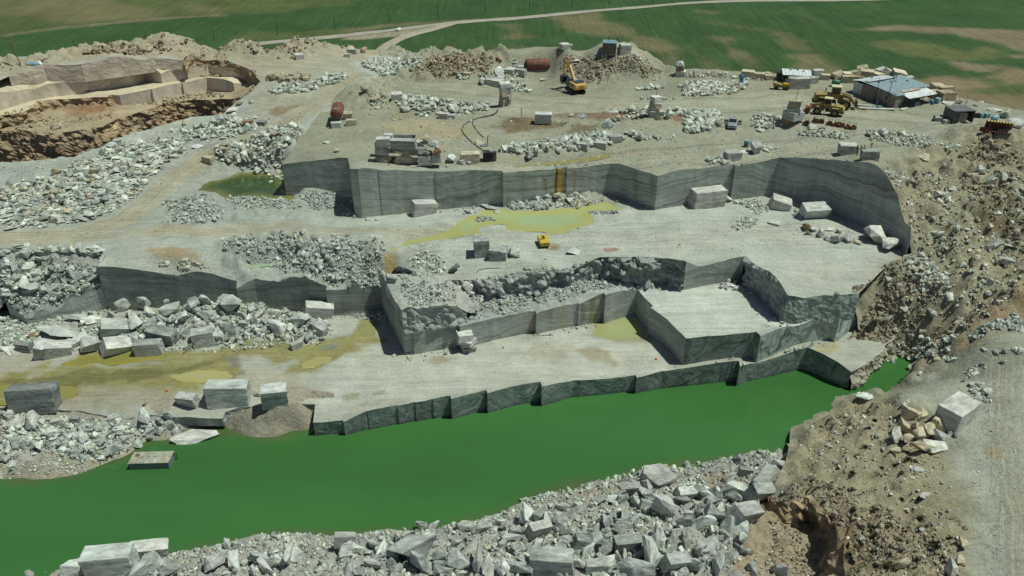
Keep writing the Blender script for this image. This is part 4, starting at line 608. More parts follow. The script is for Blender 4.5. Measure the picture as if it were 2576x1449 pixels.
fpaint(T(3, (1300, 228), (1600, 212), (1950, 222), (2576, 255), (3100, 290), (3100, 460), (2576, 420), (2350, 345), (2050, 285), (1750, 262), (1500, 250)), DRY2, 3, 3, .95); fpaint(T(3, (220, 275), (340, 285), (500, 390), (620, 540), (560, 540), (470, 440), (330, 360)), DRY, 3, 4, .9); fpaint(T(3, (820, 400), (1000, 380), (1190, 500), (1100, 520), (950, 500)), DRY, 3, 6, .9)
fpaint(T(3, (-100, 300), (150, 290), (420, 430), (500, 560), (0, 500)), (.125, .125, .055), 5, 8, .7); fpaint(T(3, (1270, 310), (1600, 300), (1900, 340), (2150, 420), (2300, 400), (2200, 470), (1900, 450), (1700, 430), (1500, 370)), (.13, .135, .055), 3, 5, .8); fpaint(T(3, (1980, 465), (2200, 500), (2400, 520), (2250, 550), (2100, 520)), DRY2, 2, 3, .9); fpaint(T(3, (2380, 440), (2700, 430), (2700, 480), (2500, 460)), DRY2, 2, 3, .9)
fpaint(T(3, (1650, 610), (1900, 570), (2150, 600), (2300, 640), (2576, 560), (2900, 560), (2900, 1000), (2100, 800), (1850, 720)), (.215, .165, .10), 3, 6, .95); fpaint(T(3, (2130, 700), (2576, 650), (2900, 640), (2900, 720), (2250, 720)), (.06, .10, .03), 3, 3, .8); fpaint(T(3, (650, 60), (1900, 30), (2900, 60), (2900, 130), (1800, 90), (900, 110)), (.045, .095, .03), 6, 8, .8); fpaint(T(3, (150, 165), (400, 190), (900, 240), (600, 240), (200, 200)), (.10, .11, .05), 4, 6, .7); fpaint(T(3, (700, 230), (900, 300), (930, 350), (800, 330)), DRY, 2, 4, .7); fpaint(T(3, (40, 60), (240, 110), (200, 120), (60, 90)), DRY, 2, 3, .6)
def field_mat():
    m, t, b = new_mat("field_crop"); N = NT(t); Pn = N.n('NewGeometry').outputs['Position']; A = N.n('Attribute', attribute_name='Col')
    st = N.noise(N.mapped(Pn, (1.3, .03, 1), (0, 0, -.35)), 1.0, 8, .68, .3); st2 = N.noise(N.mapped(Pn, (.25, .012, 1), (0, 0, -.5)), 1.0, 6, .6, .8); n = N.noise(Pn, .06, 8, .6); n2 = N.noise(Pn, .7, 6, .65)
    f = N.math('ADD', N.rng(st, .32, .68, .74, 1.22), N.math('ADD', N.rng(n, .3, .7, -.16, .16), N.rng(n2, .3, .7, -.16, .16))); c = N.mul(A.outputs['Color'], f)
    c = N.mix(N.rng(st2, .56, .75, 0, .30), c, (.15, .135, .07)); c = N.mix(N.rng(N.noise(Pn, .02, 5, .6), .5, .75, 0, .35), c, (.022, .062, .018))
    N.link(c, b.inputs['Base Color']); b.inputs['Roughness'].default_value = .9; b.inputs['Specular IOR Level'].default_value = .1; N.bump(n2, .5, .4, b); return m
ii = np.arange(nx - 1)[None] + nx * np.arange(ny - 1)[:, None]; F = np.stack([ii, ii + 1, ii + nx + 1, ii + nx], -1).reshape(-1, 4)
tag(mesh_obj("field", np.stack([x, y, zf_], -1), F, field_mat(), None, col, None, True), kind='structure')
def ribbon(name, pts, width, c, dz=.12):
    ln = resample(np.array([at(u, v, FZ + 1)[:2] for u, v in pts]), 4.0); k = np.ones(5) / 5
    for _ in range(2): ln[2:-2] = np.stack([np.convolve(ln[:, i], k, 'valid') for i in (0, 1)], -1)
    d = np.gradient(ln, axis=0); n_ = np.stack([-d[:, 1], d[:, 0]], -1); n_ /= np.linalg.norm(n_, axis=1)[:, None]; w = width * .5 * (1 + .2 * fbm(ln[:, 0], ln[:, 1], 12, 3, 3)); V = []; T_ = []
    for s_ in (-1, -.5, 0, .5, 1):
        p = ln + n_ * (w * s_)[:, None]; V.append(np.stack([p[:, 0], p[:, 1], fz(p[:, 0], p[:, 1]) + dz + .1 * (1 - s_ * s_)], -1)); T_.append(np.stack([w * s_ / 10, np.full(len(ln), .6), w * 0], -1))
    n = len(ln); F = np.concatenate([np.stack([j * n + np.arange(n - 1), j * n + np.arange(1, n), (j + 1) * n + np.arange(1, n), (j + 1) * n + np.arange(n - 1)], -1) for j in range(4)])[:, ::-1]
    V = np.concatenate(V); tag(mesh_obj(name, V, F, ground_pale, None, np.tile(c, (len(V), 1)), np.concatenate(T_), True), kind='structure')
ribbon("dirt_road", T(1, (1800, 345), (2100, 305), (2576, 262)) + T(2, (400, 215), (800, 160), (1000, 135), (1400, 100), (1900, 68), (2576, 40)) + T(3, (500, 26), (1000, 12), (1900, -6), (3000, -40)), 5.5, (.36, .33, .27)); ribbon("dirt_road", T(2, (265, 420), (320, 350), (420, 290), (560, 240), (700, 205), (860, 155)), 4.5, (.37, .34, .27), .17)
ribbon("dirt_road", T(1, (-100, 470), (0, 466), (160, 460), (300, 450)), 5.5, (.38, .36, .31))
# ================================================================ ROCKS
_bv = []
for s_ in SHEETS.values(): _bv.append(BVHTree.FromPolygons([tuple(p) for p in s_.V.tolist()], s_.F.tolist()))
for V, F in WALLS: _bv.append(BVHTree.FromPolygons([tuple(p) for p in V.tolist()], F.tolist()))
def hit(u, v):
    """where the line of sight through (u, v) meets the ground"""
    d = Vector([float(q) for q in ray(u, v)]).normalized(); o = Vector((0, 0, CAM_H)); best = None
    for b in _bv:
        p, n, i, t = b.ray_cast(o, d)
        if p is not None and (best is None or t < best[1]): best = (p, t)
    return np.array(best[0]) if best else at(u, v, -12)
def ground_z(x, y):
    z = None
    for b in _bv[:len(SHEETS)]:
        p, n, i, t = b.ray_cast(Vector((x, y, 80)), Vector((0, 0, -1)))
        if p is not None and (z is None or p.z > z): z = p.z
    return z if z is not None else -12.0
def ppm(p): return FPX / (p[1] * CT + (CAM_H - p[2]) * ST)       # picture units per metre at a point
GREYS = [(0.0, (0.367, 0.399, 0.349)), (0.25, (0.475, 0.513, 0.452)), (0.5, (0.594, 0.633, 0.55)), (0.75, (0.691, 0.718, 0.616)), (0.88, (0.583, 0.559, 0.409)), (1.0, (0.464, 0.393, 0.245))]
TANS = [(0.0, (.36, .31, .22)), (.4, (.46, .39, .27)), (.75, (.54, .46, .31)), (1.0, (.36, .24, .13))]
rubble_mat = rock_mat("rubble_stone", GREYS); rubble_tan = rock_mat("tan_rubble_stone", TANS)
stone_grey = rock_mat("grey_broken_marble", [(0.0, (.42, .45, .41)), (.5, (.56, .59, .535)), (1, (.66, .68, .61))], False, .6, .32); stone_pale = rock_mat("pale_broken_marble", [(0, (.52, .52, .475)), (1, (.62, .61, .55))], False, .4, .15)
stone_tan = rock_mat("yellow_broken_marble", [(0, (.52, .455, .32)), (.6, (.62, .55, .40)), (1, (.48, .41, .275))], False, .4, .2); stone_cream = rock_mat('cream_broken_marble', [(0, (.60, .51, .34)), (1, (.70, .62, .45))], False, .35, .12, .15); stone_rust = rock_mat("rusty_broken_marble", [(0, (.33, .22, .14)), (1, (.42, .30, .19))], False, .5, .2); stone_dark = rock_mat("dark_broken_marble", [(0, (.21, .22, .205)), (1, (.28, .29, .27))], False, .6, .2)
stone_mats = dict(grey=stone_grey, pale=stone_pale, tan=stone_tan, rusty=stone_rust, cream=stone_cream, dark=stone_dark)
def hull(rg, n, p, ax=(1, 1, 1), lo=.82):
    d = rg.normal(size=(n, 3)); d /= np.linalg.norm(d, axis=1)[:, None]; r = (np.abs(d) ** p).sum(1) ** (-1 / p); v = d * r[:, None] * rg.uniform(lo, 1.06, (n, 1)); v *= np.array(ax)
    bm = bmesh.new(); [bm.verts.new(q) for q in v]; bmesh.ops.convex_hull(bm, input=bm.verts)
    loose = [q for q in bm.verts if not q.link_faces]; bmesh.ops.delete(bm, geom=loose, context='VERTS'); bmesh.ops.triangulate(bm, faces=bm.faces); bm.verts.ensure_lookup_table()
    for i, q in enumerate(bm.verts): q.index = i
    V = np.array([q.co[:] for q in bm.verts]); F = np.array([[q.index for q in f.verts] for f in bm.faces]); bm.free(); return V, F
_rg = np.random.RandomState(5)
CHIP = {'blocky': [hull(_rg, 13, 5, (1, _rg.uniform(.6, .9), _rg.uniform(.5, .8))) for _ in range(14)], 'slab': [hull(_rg, 14, 5, (1, _rg.uniform(.55, .9), _rg.uniform(.10, .22))) for _ in range(14)], 'chunk': [hull(_rg, 15, 3, (1, _rg.uniform(.7, 1), _rg.uniform(.6, .9))) for _ in range(14)]}
def rotm(rx, ry, rz):
    cx, sx_, cy, sy_, cz, sz_ = math.cos(rx), math.sin(rx), math.cos(ry), math.sin(ry), math.cos(rz), math.sin(rz)
    return np.array([[cz, -sz_, 0], [sz_, cz, 0], [0, 0, 1]]) @ np.array([[cy, 0, sy_], [0, 1, 0], [-sy_, 0, cy]]) @ np.array([[1, 0, 0], [0, cx, -sx_], [0, sx_, cx]])
class Rubble:
    """many loose stones that nobody could count, gathered into one mesh per stretch of ground"""
    def __init__(s): s.V = []; s.F = []; s.C = []; s.n = 0; s.k = 0
    def add(s, kind, p, size, rg, tilt, tint):
        V, F = CHIP[kind][rg.randint(14)]; M_ = rotm(rg.normal(0, tilt), rg.normal(0, tilt), rg.uniform(0, 6.28)); v = (V * size * .5) @ M_.T + p
        s.V.append(v); s.F.append(F + s.n); s.C.append(np.tile((tint, rg.rand(), 0), (len(v), 1))); s.n += len(v); s.k += 1
    def build(s, name, label, mat):
        if not s.k: return
        return tag(mesh_obj(name, np.concatenate(s.V), np.concatenate(s.F), mat, None, np.concatenate(s.C)), label, 'rubble', kind='stuff')
def scatter(rb, pts, n, med, sig, lo, hi, kinds=('blocky', 'chunk'), tint=(.1, .85), tilt=.45, sink=.12, seed=1, clump=0.0, z=None, soft=1.4):
    """n stones inside the outline pts (picture coordinates)"""
    rg = np.random.RandomState(seed + 1000); poly = np.array([hit(u, v) for u, v in pts])[:, :2]; x0, y0 = poly.min(0); x1, y1 = poly.max(0); k = 0
    while k < n:
        X = rg.uniform(x0, x1, 4 * n + 20); Y = rg.uniform(y0, y1, 4 * n + 20); m = inside(X, Y, poly)
        if soft: m &= sdist(X, Y, poly) + .7 * soft * fbm(X, Y, 3.0, seed + 40, 3) > soft * rg.uniform(-.15, 1.0, len(X)) ** 2 * 1.6
        if clump: m &= (fbm(X, Y, 4.5, seed + 60, 3) + rg.uniform(-.5, .5, len(X))) > clump - .5
        if not m.any(): break
        for x, y in zip(X[m], Y[m]):
            if k >= n: break
            sz = float(np.clip(med * math.exp(rg.normal(0, sig)), lo, hi)); g_ = ground_z(x, y)
            if z is not None and g_ < z: k += 1; continue
            kd = kinds[rg.randint(len(kinds))]; hh = sz * (.13 if kd == 'slab' else .33); rb.add(kd, np.array([x, y, g_ + hh * (1 - 2 * sink)]), sz, rg, tilt, rg.uniform(*tint)); k += 1
BL = ('blocky', 'chunk')
def foot(rb, line, n, med, reach, seed):
    """chips lying along the foot of a rock face"""
    rg = np.random.RandomState(seed); Q = resample(line, .5); d = np.gradient(Q[:, :2], axis=0); nr = np.stack([-d[:, 1], d[:, 0]], -1); nr /= np.linalg.norm(nr, axis=1)[:, None] + 1e-9; nr *= np.where(np.median((nr * -Q[:, :2]).sum(1)) < 0, -1, 1)
    for _ in range(n):
        i = rg.randint(len(Q)); p = Q[i, :2] + nr[i] * (.15 + abs(rg.normal(0, reach))); 
        if fbm(np.array([p[0]]), np.array([p[1]]), 5, seed, 2)[0] < -.15: continue
        sz = float(np.clip(med * math.exp(rg.normal(0, .5)), .08, 1.0))
        if ground_z(p[0], p[1]) < -10.5: continue
        rb.add(BL[rg.randint(2)], np.array([p[0], p[1], ground_z(p[0], p[1]) + sz * .25]), sz, rg, .6, rg.uniform(0, .7))
clod_mat = rock_mat("earth_clod", [(0, (.27, .225, .155)), (.6, (.36, .305, .215)), (1, (.45, .39, .285))])
# --- near bank
r = Rubble(); nb = [(180, 1449), (330, 1395), (600, 1370), (860, 1355), (1150, 1325), (1260, 1300), (1400, 1243), (1700, 1180), (1950, 1145), (1970, 1180), (1930, 1260), (1880, 1340), (1850, 1449), (1850, 1560), (300, 1560)]
scatter(r, nb, 5200, .26, .45, .1, .7, BL, (0, .9), .7, .2, 1); scatter(r, nb, 1500, .48, .40, .3, 1.0, BL + ('slab',), (0, .86), .6, .2, 2)
scatter(r, [(700, 1449), (900, 1380), (1250, 1330), (1500, 1260), (1930, 1200), (1900, 1300), (1850, 1449), (1850, 1560), (700, 1560)], 300, .9, .3, .6, 1.4, BL, (.1, .8), .6, .2, 3)
scatter(r, [(1860, 1449), (1960, 1290), (1975, 1390), (2060, 1449)], 180, .22, .4, .1, .6, BL, (.4, 1), .6, .2, 4)
scatter(r, [(393, 1396), (477, 1383), (600, 1358), (700, 1342), (860, 1344), (1045, 1327), (1160, 1313), (1242, 1297), (1318, 1253), (1392, 1233), (1468, 1212), (1568, 1191), (1717, 1164), (1850, 1147), (1950, 1133), (1960, 1160), (1720, 1190), (1480, 1240), (1330, 1285), (1160, 1345), (860, 1372), (600, 1385), (420, 1410)], 1500, .34, .5, .12, 1.1, BL, (0, .9), .7, .2, 90)
r.build("rubble", "grey broken stone covering the near bank below the big boulders", rubble_mat)
# --- left shore
r = Rubble(); ls = [(0, 1030), (130, 1050), (300, 1060), (420, 1040), (470, 1085), (365, 1112), (300, 1145), (270, 1165), (180, 1160), (100, 1150), (0, 1160)]
scatter(r, ls, 2600, .32, .5, .12, 1.0, BL + ('slab',), (0, .85), .6, .15, 5); scatter(r, ls, 330, .85, .35, .5, 1.7, BL + ('slab',), (0, .8), .6, .15, 6); scatter(r, [(0, 1150), (270, 1165), (200, 1195), (0, 1205)], 700, .18, .4, .08, .5, BL, (.4, 1), .6, .25, 7)
r.build("rubble", "grey broken stone sloping into the green water by the floating tank", rubble_mat)
# --- left broken slope, floor under it, heap
r = Rubble(); scatter(r, [(0, 640), (265, 645), (262, 740), (150, 765), (30, 778), (0, 790)], 1100, .32, .5, .12, 1.2, BL, (0, .75), .7, .15, 8); scatter(r, [(0, 645), (265, 650), (255, 730), (0, 770)], 130, 1.2, .4, .7, 2.6, BL + ('slab',), (0, .8), .6, .15, 9); scatter(r, [(0, 618), (140, 622), (270, 630), (260, 640), (0, 634)], 60, .8, .5, .3, 2.0, ('slab', 'blocky'), (.1, .95), .2, .1, 10)
scatter(r, [(-10, 735), (240, 735), (255, 760), (60, 795), (-10, 805)], 420, .4, .5, .12, 1.2, BL, (0, .75), .7, .15, 92); foot(r, lr, 260, .3, 1.0, 11)
r.build("rubble", "grey stone litter on the broken slope beside the dark sawn wall", rubble_mat)
r = Rubble(); hp = [(0, 812), (80, 830), (280, 800), (460, 775), (600, 765), (820, 800), (850, 850), (800, 870), (560, 885), (300, 890), (100, 880), (0, 890)]
scatter(r, hp, 2300, .30, .5, .1, .9, BL, (0, .85), .7, .15, 11); scatter(r, [(280, 800), (470, 770), (620, 765), (830, 810), (820, 860), (560, 870), (300, 870)], 420, .8, .35, .5, 1.5, BL, (0, .85), .7, .12, 12); scatter(r, [(0, 800), (60, 815), (150, 830), (100, 880), (0, 880)], 500, .4, .4, .15, .9, BL, (.1, .8), .5, .15, 13)
r.build("rubble", "grey rubble between the boulders heaped under the dark sawn wall", rubble_mat)
# --- middle ground heaps
r = Rubble(); scatter(r, T(4, (1660, 360), (2000, 320), (2250, 290), (2500, 400), (2570, 520), (2576, 720), (2330, 690), (2330, 620), (1900, 560), (1700, 480)), 1700, .26, .55, .08, 1.1, BL, (0, .65), .7, .2, 14); scatter(r, T(4, (2100, 300), (2300, 300), (2576, 450), (2560, 700), (2300, 560)), 130, .8, .35, .5, 1.6, BL, (0, .6), .7, .15, 15)
scatter(r, [(835, 590), (965, 610), (978, 705), (880, 715), (835, 660)], 800, .28, .5, .1, .9, BL, (.0, .7), .6, .2, 88); scatter(r, T(5, (0, 430), (280, 470), (330, 640), (340, 730), (0, 740)), 700, .3, .45, .1, 1.0, BL, (0, .6), .7, .2, 16); scatter(r, T(5, (420, 560), (560, 640), (700, 660), (880, 700), (860, 850), (500, 870), (420, 760)), 900, .24, .5, .1, .9, BL, (.05, .7), .6, .2, 17); scatter(r, T(5, (600, 420), (800, 480), (830, 640), (600, 650), (480, 560)), 500, .3, .5, .1, .9, BL, (.2, .8), .6, .2, 18)
scatter(r, T(5, (1000, 660), (1850, 600), (1950, 640), (2576, 680), (2576, 730), (2200, 720), (1900, 750), (1400, 880), (1100, 960), (900, 900)), 1500, .24, .5, .08, .9, BL, (0, .6), .6, .2, 19)
r.build("rubble", "grey crushed stone spilling over the broken middle ledge", rubble_mat)
r = Rubble(); scatter(r, T(4, (1210, 60), (1500, 20), (1640, 60), (1700, 120), (1740, 215), (1600, 240), (1260, 260)), 800, .34, .5, .12, 1.3, BL, (0, .7), .7, .15, 20); scatter(r, T(4, (1700, 30), (2200, 60), (2300, 100), (2000, 150), (1700, 110)), 500, .3, .5, .1, 1.0, BL, (.1, .8), .6, .2, 21); scatter(r, T(4, (2230, 40), (2300, -40), (2560, -60), (2560, 120), (2350, 140)), 1000, .28, .45, .1, .8, BL, (0, .5), .7, .2, 22)
scatter(r, T(4, (1150, 490), (1400, 500), (1560, 570), (1400, 600), (1200, 560)), 350, .3, .45, .1, .8, BL, (.5, 1), .6, .2, 23); scatter(r, [(855, 500), (890, 480), (890, 540), (860, 545)], 250, .4, .4, .15, .9, BL, (0, .4), .7, .2, 24)
r.build("rubble", "grey waste heaps around the pond behind the haul road", rubble_mat)
r = Rubble(); scatter(r, T(5, (1260, 90), (1450, 20), (1600, 50), (1560, 130), (1300, 140)), 520, .45, .45, .15, 1.4, BL, (0, .6), .7, .15, 25); scatter(r, T(5, (1600, 30), (1720, 20), (1980, 50), (1980, 90), (1850, 100), (1640, 120)), 350, .35, .5, .15, 1.3, BL, (.5, 1), .7, .15, 26); scatter(r, T(5, (910, 140), (1040, 100), (1040, 160), (930, 170)), 80, .5, .4, .2, 1.2, ('slab', 'blocky'), (.1, .6), .3, .1, 27)
scatter(r, T(5, (1000, 180), (1150, 180), (1160, 220), (1010, 230)), 150, .35, .4, .15, .7, BL, (0, .3), .6, .2, 28); scatter(r, T(5, (1860, 150), (2080, 140), (2100, 160), (1900, 190)), 160, .3, .4, .1, .7, BL, (0, .4), .6, .2, 29); scatter(r, T(6, (330, 60), (560, 40), (700, 130), (560, 180), (430, 100)), 260, .35, .5, .1, 1.0, BL + ('slab',), (.2, .8), .5, .15, 30); scatter(r, T(6, (340, 260), (430, 190), (560, 210), (560, 260), (400, 290)), 160, .35, .4, .1, .8, BL, (.4, .85), .5, .15, 31); scatter(r, T(6, (820, 120), (1000, 110), (880, 230), (820, 180)), 160, .35, .5, .1, .9, BL, (.2, .8), .5, .15, 32)
scatter(r, [(900, 560), (2200, 560), (2220, 650), (1900, 640), (1050, 680)], 500, .13, .5, .06, .4, BL, (.1, .9), .5, .2, 33)
for ln, n_, sd_ in ((wallU, 420, 1), (wallV, 260, 2), (wallA, 60, 3), (w2, 200, 4), (b1l, 60, 5), (wL1, 100, 6), (rimM, 420, 7), (rimR, 160, 8), (b1f, 60, 9), (promo, 50, 10)): foot(r, ln, n_, .22, .9, sd_)
r.build("rubble", "loose stones strewn at the foot of the tall sawn wall", rubble_mat)
# --- slab fields by the haul road
r = Rubble(); sf = [(0, 470), (130, 440), (230, 400), (300, 360), (420, 350), (480, 350), (470, 385), (420, 415), (380, 450), (340, 500), (270, 545), (130, 570), (0, 585)]
scatter(r, sf, 2300, .95, .40, .35, 2.1, ('slab', 'slab', 'slab', 'slab', 'blocky'), (.05, 1.0), .13, .0, 34); scatter(r, sf, 1500, .35, .4, .15, .7, BL + ('slab',), (.1, .9), .4, .1, 35); scatter(r, T(1, (1430, 980), (1700, 880), (2010, 930), (2000, 980), (1700, 1060), (1500, 1040)), 150, .95, .4, .4, 2.0, ('slab', 'blocky'), (.2, .9), .2, .05, 36)
scatter(r, T(1, (1540, 1200), (1620, 1120), (1800, 1080), (2250, 930), (2300, 1000), (2180, 1130), (2150, 1250), (1900, 1280), (1700, 1250)), 900, .55, .5, .2, 2.0, BL + ('slab',), (.2, .95), .4, .1, 37); scatter(r, T(1, (1640, 1110), (1960, 1100), (1960, 1200), (1640, 1220)), 40, 1.6, .3, 1.0, 2.6, BL, (.55, .95), .5, .1, 38)
scatter(r, T(1, (2030, 690), (2300, 620), (2500, 550), (2576, 560), (2576, 620), (2300, 700), (2100, 720)), 420, .75, .4, .35, 1.8, ('blocky', 'slab'), (.3, .8), .3, .05, 39); scatter(r, [(420, 330), (560, 300), (660, 290), (560, 345), (480, 360)], 170, .8, .4, .35, 1.8, ('slab', 'blocky'), (.2, .85), .25, .05, 40); scatter(r, [(0, 590), (300, 550), (480, 420), (700, 330), (820, 280), (600, 300), (300, 340), (0, 420)], 700, .22, .5, .1, .6, BL, (.2, .9), .5, .2, 41)
r.build("stone_slabs", "broken marble slabs laid over the ground beside the curving haul road", rubble_mat)
# --- upper terrace
r = Rubble(); scatter(r, T(2, (140, 490), (260, 440), (600, 425), (620, 470), (540, 540), (330, 580), (200, 530)), 900, .7, .35, .3, 1.5, ('blocky', 'chunk', 'slab'), (.45, .8), .4, .0, 42); scatter(r, T(2, (0, 550), (45, 570), (30, 610), (0, 600)), 40, .7, .3, .3, 1.2, BL, (.4, .8), .4, 0, 43)
r.build("rubble", "pale stones spread in a patch by the junction of the far roads", rubble_mat)
r = Rubble(); scatter(r, T(2, (380, 760), (480, 720), (700, 740), (850, 770), (1000, 770), (1120, 780), (1120, 830), (960, 870), (780, 890), (560, 880), (400, 830)), 260, .95, .35, .4, 1.9, ('blocky', 'blocky', 'slab'), (.4, .8), .4, .0, 44)
r.build("rubble", "pale broken blocks heaped below the haul road left of the tall stone pile", rubble_mat)
r = Rubble(); scatter(r, T(2, (1160, 1150), (1280, 1080), (1500, 1090), (1700, 1040), (1900, 1000), (2100, 1000), (2150, 1050), (1950, 1110), (1700, 1160), (1640, 1190), (1350, 1200)), 420, .8, .4, .3, 1.9, BL + ('slab',), (.3, .82), .5, .05, 45); scatter(r, T(2, (2000, 920), (2200, 880), (2576, 890), (2576, 1040), (2250, 1060), (2100, 1000)) + T(3, (0, 1030), (230, 1000), (310, 930), (280, 850), (0, 830)), 520, .85, .4, .3, 1.8, BL, (.35, .85), .5, .05, 46); scatter(r, T(2, (1900, 840), (2300, 810), (2576, 830), (2576, 855), (1980, 860)), 60, .95, .35, .4, 1.9, BL, (.4, .8), .4, .05, 47)
scatter(r, T(2, (1280, 1120), (1500, 1060), (2000, 960), (2100, 1050), (1700, 1180)), 500, .28, .4, .1, .6, BL, (.3, .9), .5, .15, 48)
r.build("rubble", "pale broken stones in the long heap across the upper terrace", rubble_mat)
r = Rubble(); scatter(r, T(2, (2190, 690), (2300, 650), (2576, 660), (2576, 750), (2200, 750)) + T(3, (0, 740), (300, 720), (480, 680), (480, 640), (300, 620), (0, 640)), 720, .75, .35, .3, 1.5, BL, (.5, .9), .45, .0, 49); scatter(r, T(3, (510, 880), (650, 860), (750, 890), (740, 950), (600, 990), (520, 950)), 110, .75, .4, .3, 1.6, BL, (.4, .85), .5, .05, 50); scatter(r, T(3, (840, 980), (950, 960), (1100, 990), (1300, 1030), (1500, 990), (1900, 1020), (1900, 1060), (1500, 1070), (1200, 1050), (900, 1030)), 330, .5, .5, .15, 1.5, BL, (.3, .9), .6, .1, 51)
scatter(r, T(3, (1380, 1030), (1900, 1060), (2100, 1080), (2050, 1180), (1800, 1130), (1500, 1070)), 380, .4, .5, .15, 1.2, BL, (.3, .9), .6, .1, 52); scatter(r, T(3, (170, 1220), (280, 1180), (470, 1180), (460, 1210), (320, 1240)), 60, .6, .4, .2, 1.2, BL, (.4, .85), .5, .1, 53); scatter(r, T(3, (590, 1110), (680, 1100), (660, 1160), (600, 1150)), 30, .5, .4, .2, 1, BL, (.4, .8), .5, .1, 54)
r.build("rubble", "pale stone heaps along the terrace near the parked pickup", rubble_mat)
r = Rubble(); scatter(r, [(890, 250), (1270, 300), (1800, 330), (2300, 340), (2200, 400), (1650, 430), (1270, 420), (890, 415)], 900, .2, .5, .08, .6, BL, (.2, .95), .5, .2, 55); scatter(r, T(2, (1100, 560), (1230, 480), (1350, 560), (1490, 700), (1280, 690), (1150, 650)), 330, .4, .6, .15, 1.6, BL, (.3, .95), .6, .1, 56); scatter(r, T(2, (860, 580), (1100, 570), (1140, 600), (900, 600)), 40, .5, .5, .2, 1.4, BL, (.3, .9), .5, .1, 57); scatter(r, T(2, (200, 700), (330, 700), (380, 830), (180, 830)), 150, .35, .5, .12, 1.2, BL, (.3, 1), .6, .15, 58)
scatter(r, T(2, (2150, 420), (2300, 420), (2430, 540), (2400, 620), (2200, 580)), 150, .3, .5, .1, 1, BL, (.5, 1), .6, .2, 59); scatter(r, T(3, (0, 545), (200, 540), (450, 570), (660, 590), (640, 620), (420, 610), (0, 590)), 330, .4, .45, .15, 1.2, BL, (.6, 1), .6, .1, 60); scatter(r, T(3, (1950, 760), (2150, 740), (2350, 810), (2200, 860), (2000, 790)), 120, .5, .5, .15, 1.6, BL, (.5, 1), .6, .1, 61)
r.build("rubble", "small stones littering the upper terrace around the sheds and machines", rubble_mat)
r = Rubble(); scatter(r, T(2, (520, 590), (640, 430), (800, 400), (960, 410), (1180, 450), (1100, 560), (800, 590)), 1500, .35, .5, .12, 1.2, BL, (0, .9), .6, .15, 62); scatter(r, T(2, (0, 350), (130, 370), (280, 390), (250, 400), (0, 400)), 90, .8, .4, .3, 1.9, BL, (.2, .9), .5, .1, 63)
for pl_, n_, sd_ in ((T(1, (0, 480), (250, 470), (560, 410), (700, 340), (1000, 330), (1400, 290), (1750, 300), (2050, 330), (2330, 370), (2100, 440), (1700, 440), (1300, 410), (900, 415), (600, 440), (350, 480), (0, 560)), 2600, 64), (T(1, (1850, 320), (2150, 330), (2400, 370), (2300, 450), (2000, 430)), 600, 65), (T(1, (1420, 470), (1700, 470), (1620, 500), (1480, 500)), 80, 66), (T(1, (1860, 560), (1950, 530), (1970, 620), (1900, 690)), 130, 67)):
    scatter(r, pl_, n_, .42, .5, .15, 1.6, BL, (0, .9), .6, .15, sd_)
scatter(r, T(1, (560, 400), (760, 340), (1000, 340), (1300, 360), (1200, 400), (700, 420)), 90, 1.2, .3, .8, 2.2, BL, (.1, .8), .5, .1, 68); scatter(r, T(1, (1980, 580), (2330, 560), (2330, 620), (2100, 620), (2000, 600)), 60, 1.1, .3, .6, 1.9, ('blocky',), (.1, .7), .3, .1, 69)
r.build("rubble", "tan broken stone over the long berm behind the stepped tan pit", rubble_tan)
# --- right hand slope and hill
r = Rubble(); sl = [(2230, 430), (2380, 400), (2600, 440), (2600, 720), (2450, 820), (2340, 890), (2240, 880), (2210, 800), (2200, 700), (2290, 640), (2280, 560)]
scatter(r, sl, 1900, .25, .55, .08, 1.2, BL, (.45, 1), .7, .2, 70); scatter(r, sl, 130, .8, .4, .5, 1.8, BL, (.3, 1), .6, .15, 71); scatter(r, T(3, (1480, 1250), (1700, 1350), (1650, 1449), (1520, 1449)), 120, .4, .5, .15, 1.1, BL, (.6, 1), .6, .15, 72); scatter(r, T(6, (1640, 470), (1900, 560), (2050, 700), (1900, 830), (1700, 640)), 500, .4, .5, .12, 1.3, BL, (.4, 1), .6, .15, 73)
r.build("rubble", "brown earth and loose stones on the slope beyond the end of the sawn wall", rubble_mat)
r = Rubble(); hl = [(2010, 1100), (2160, 1000), (2280, 1010), (2380, 1180), (2430, 1330), (2420, 1500), (2150, 1500), (2110, 1350), (2040, 1260), (1960, 1240), (1990, 1150)]
scatter(r, hl, 1300, .17, .5, .06, .6, BL, (.6, 1), .7, .2, 74); scatter(r, hl, 90, .5, .4, .3, 1.1, BL, (.4, 1), .6, .15, 75); scatter(r, T(9, (2080, 0), (2350, 0), (2330, 140), (2200, 130)) + T(6, (2130, 1449), (2150, 1330), (2250, 1270), (2330, 1300)), 130, .5, .4, .2, 1.2, ('slab', 'blocky'), (.2, .7), .3, .1, 76); scatter(r, T(6, (1480, 1449), (2150, 1200), (2300, 1200), (2560, 1180), (2560, 1220), (2200, 1260), (1600, 1430)), 420, .3, .5, .1, 1.0, BL, (.2, .9), .6, .15, 77); scatter(r, T(6, (2130, 1090), (2576, 930), (2576, 1060), (2300, 1110)), 320, .35, .5, .1, 1.1, BL + ('slab',), (.0, .6), .5, .15, 78)
scatter(r, [(2450, 1000), (2560, 950), (2560, 1449), (2450, 1449)], 260, .12, .4, .06, .3, BL, (.3, .9), .5, .2, 79); scatter(r, T(6, (1500, 1260), (1640, 1120), (1960, 1080), (2050, 1180), (1760, 1380), (1680, 1300)), 420, .45, .5, .12, 1.3, BL, (.2, 1), .7, .15, 80)
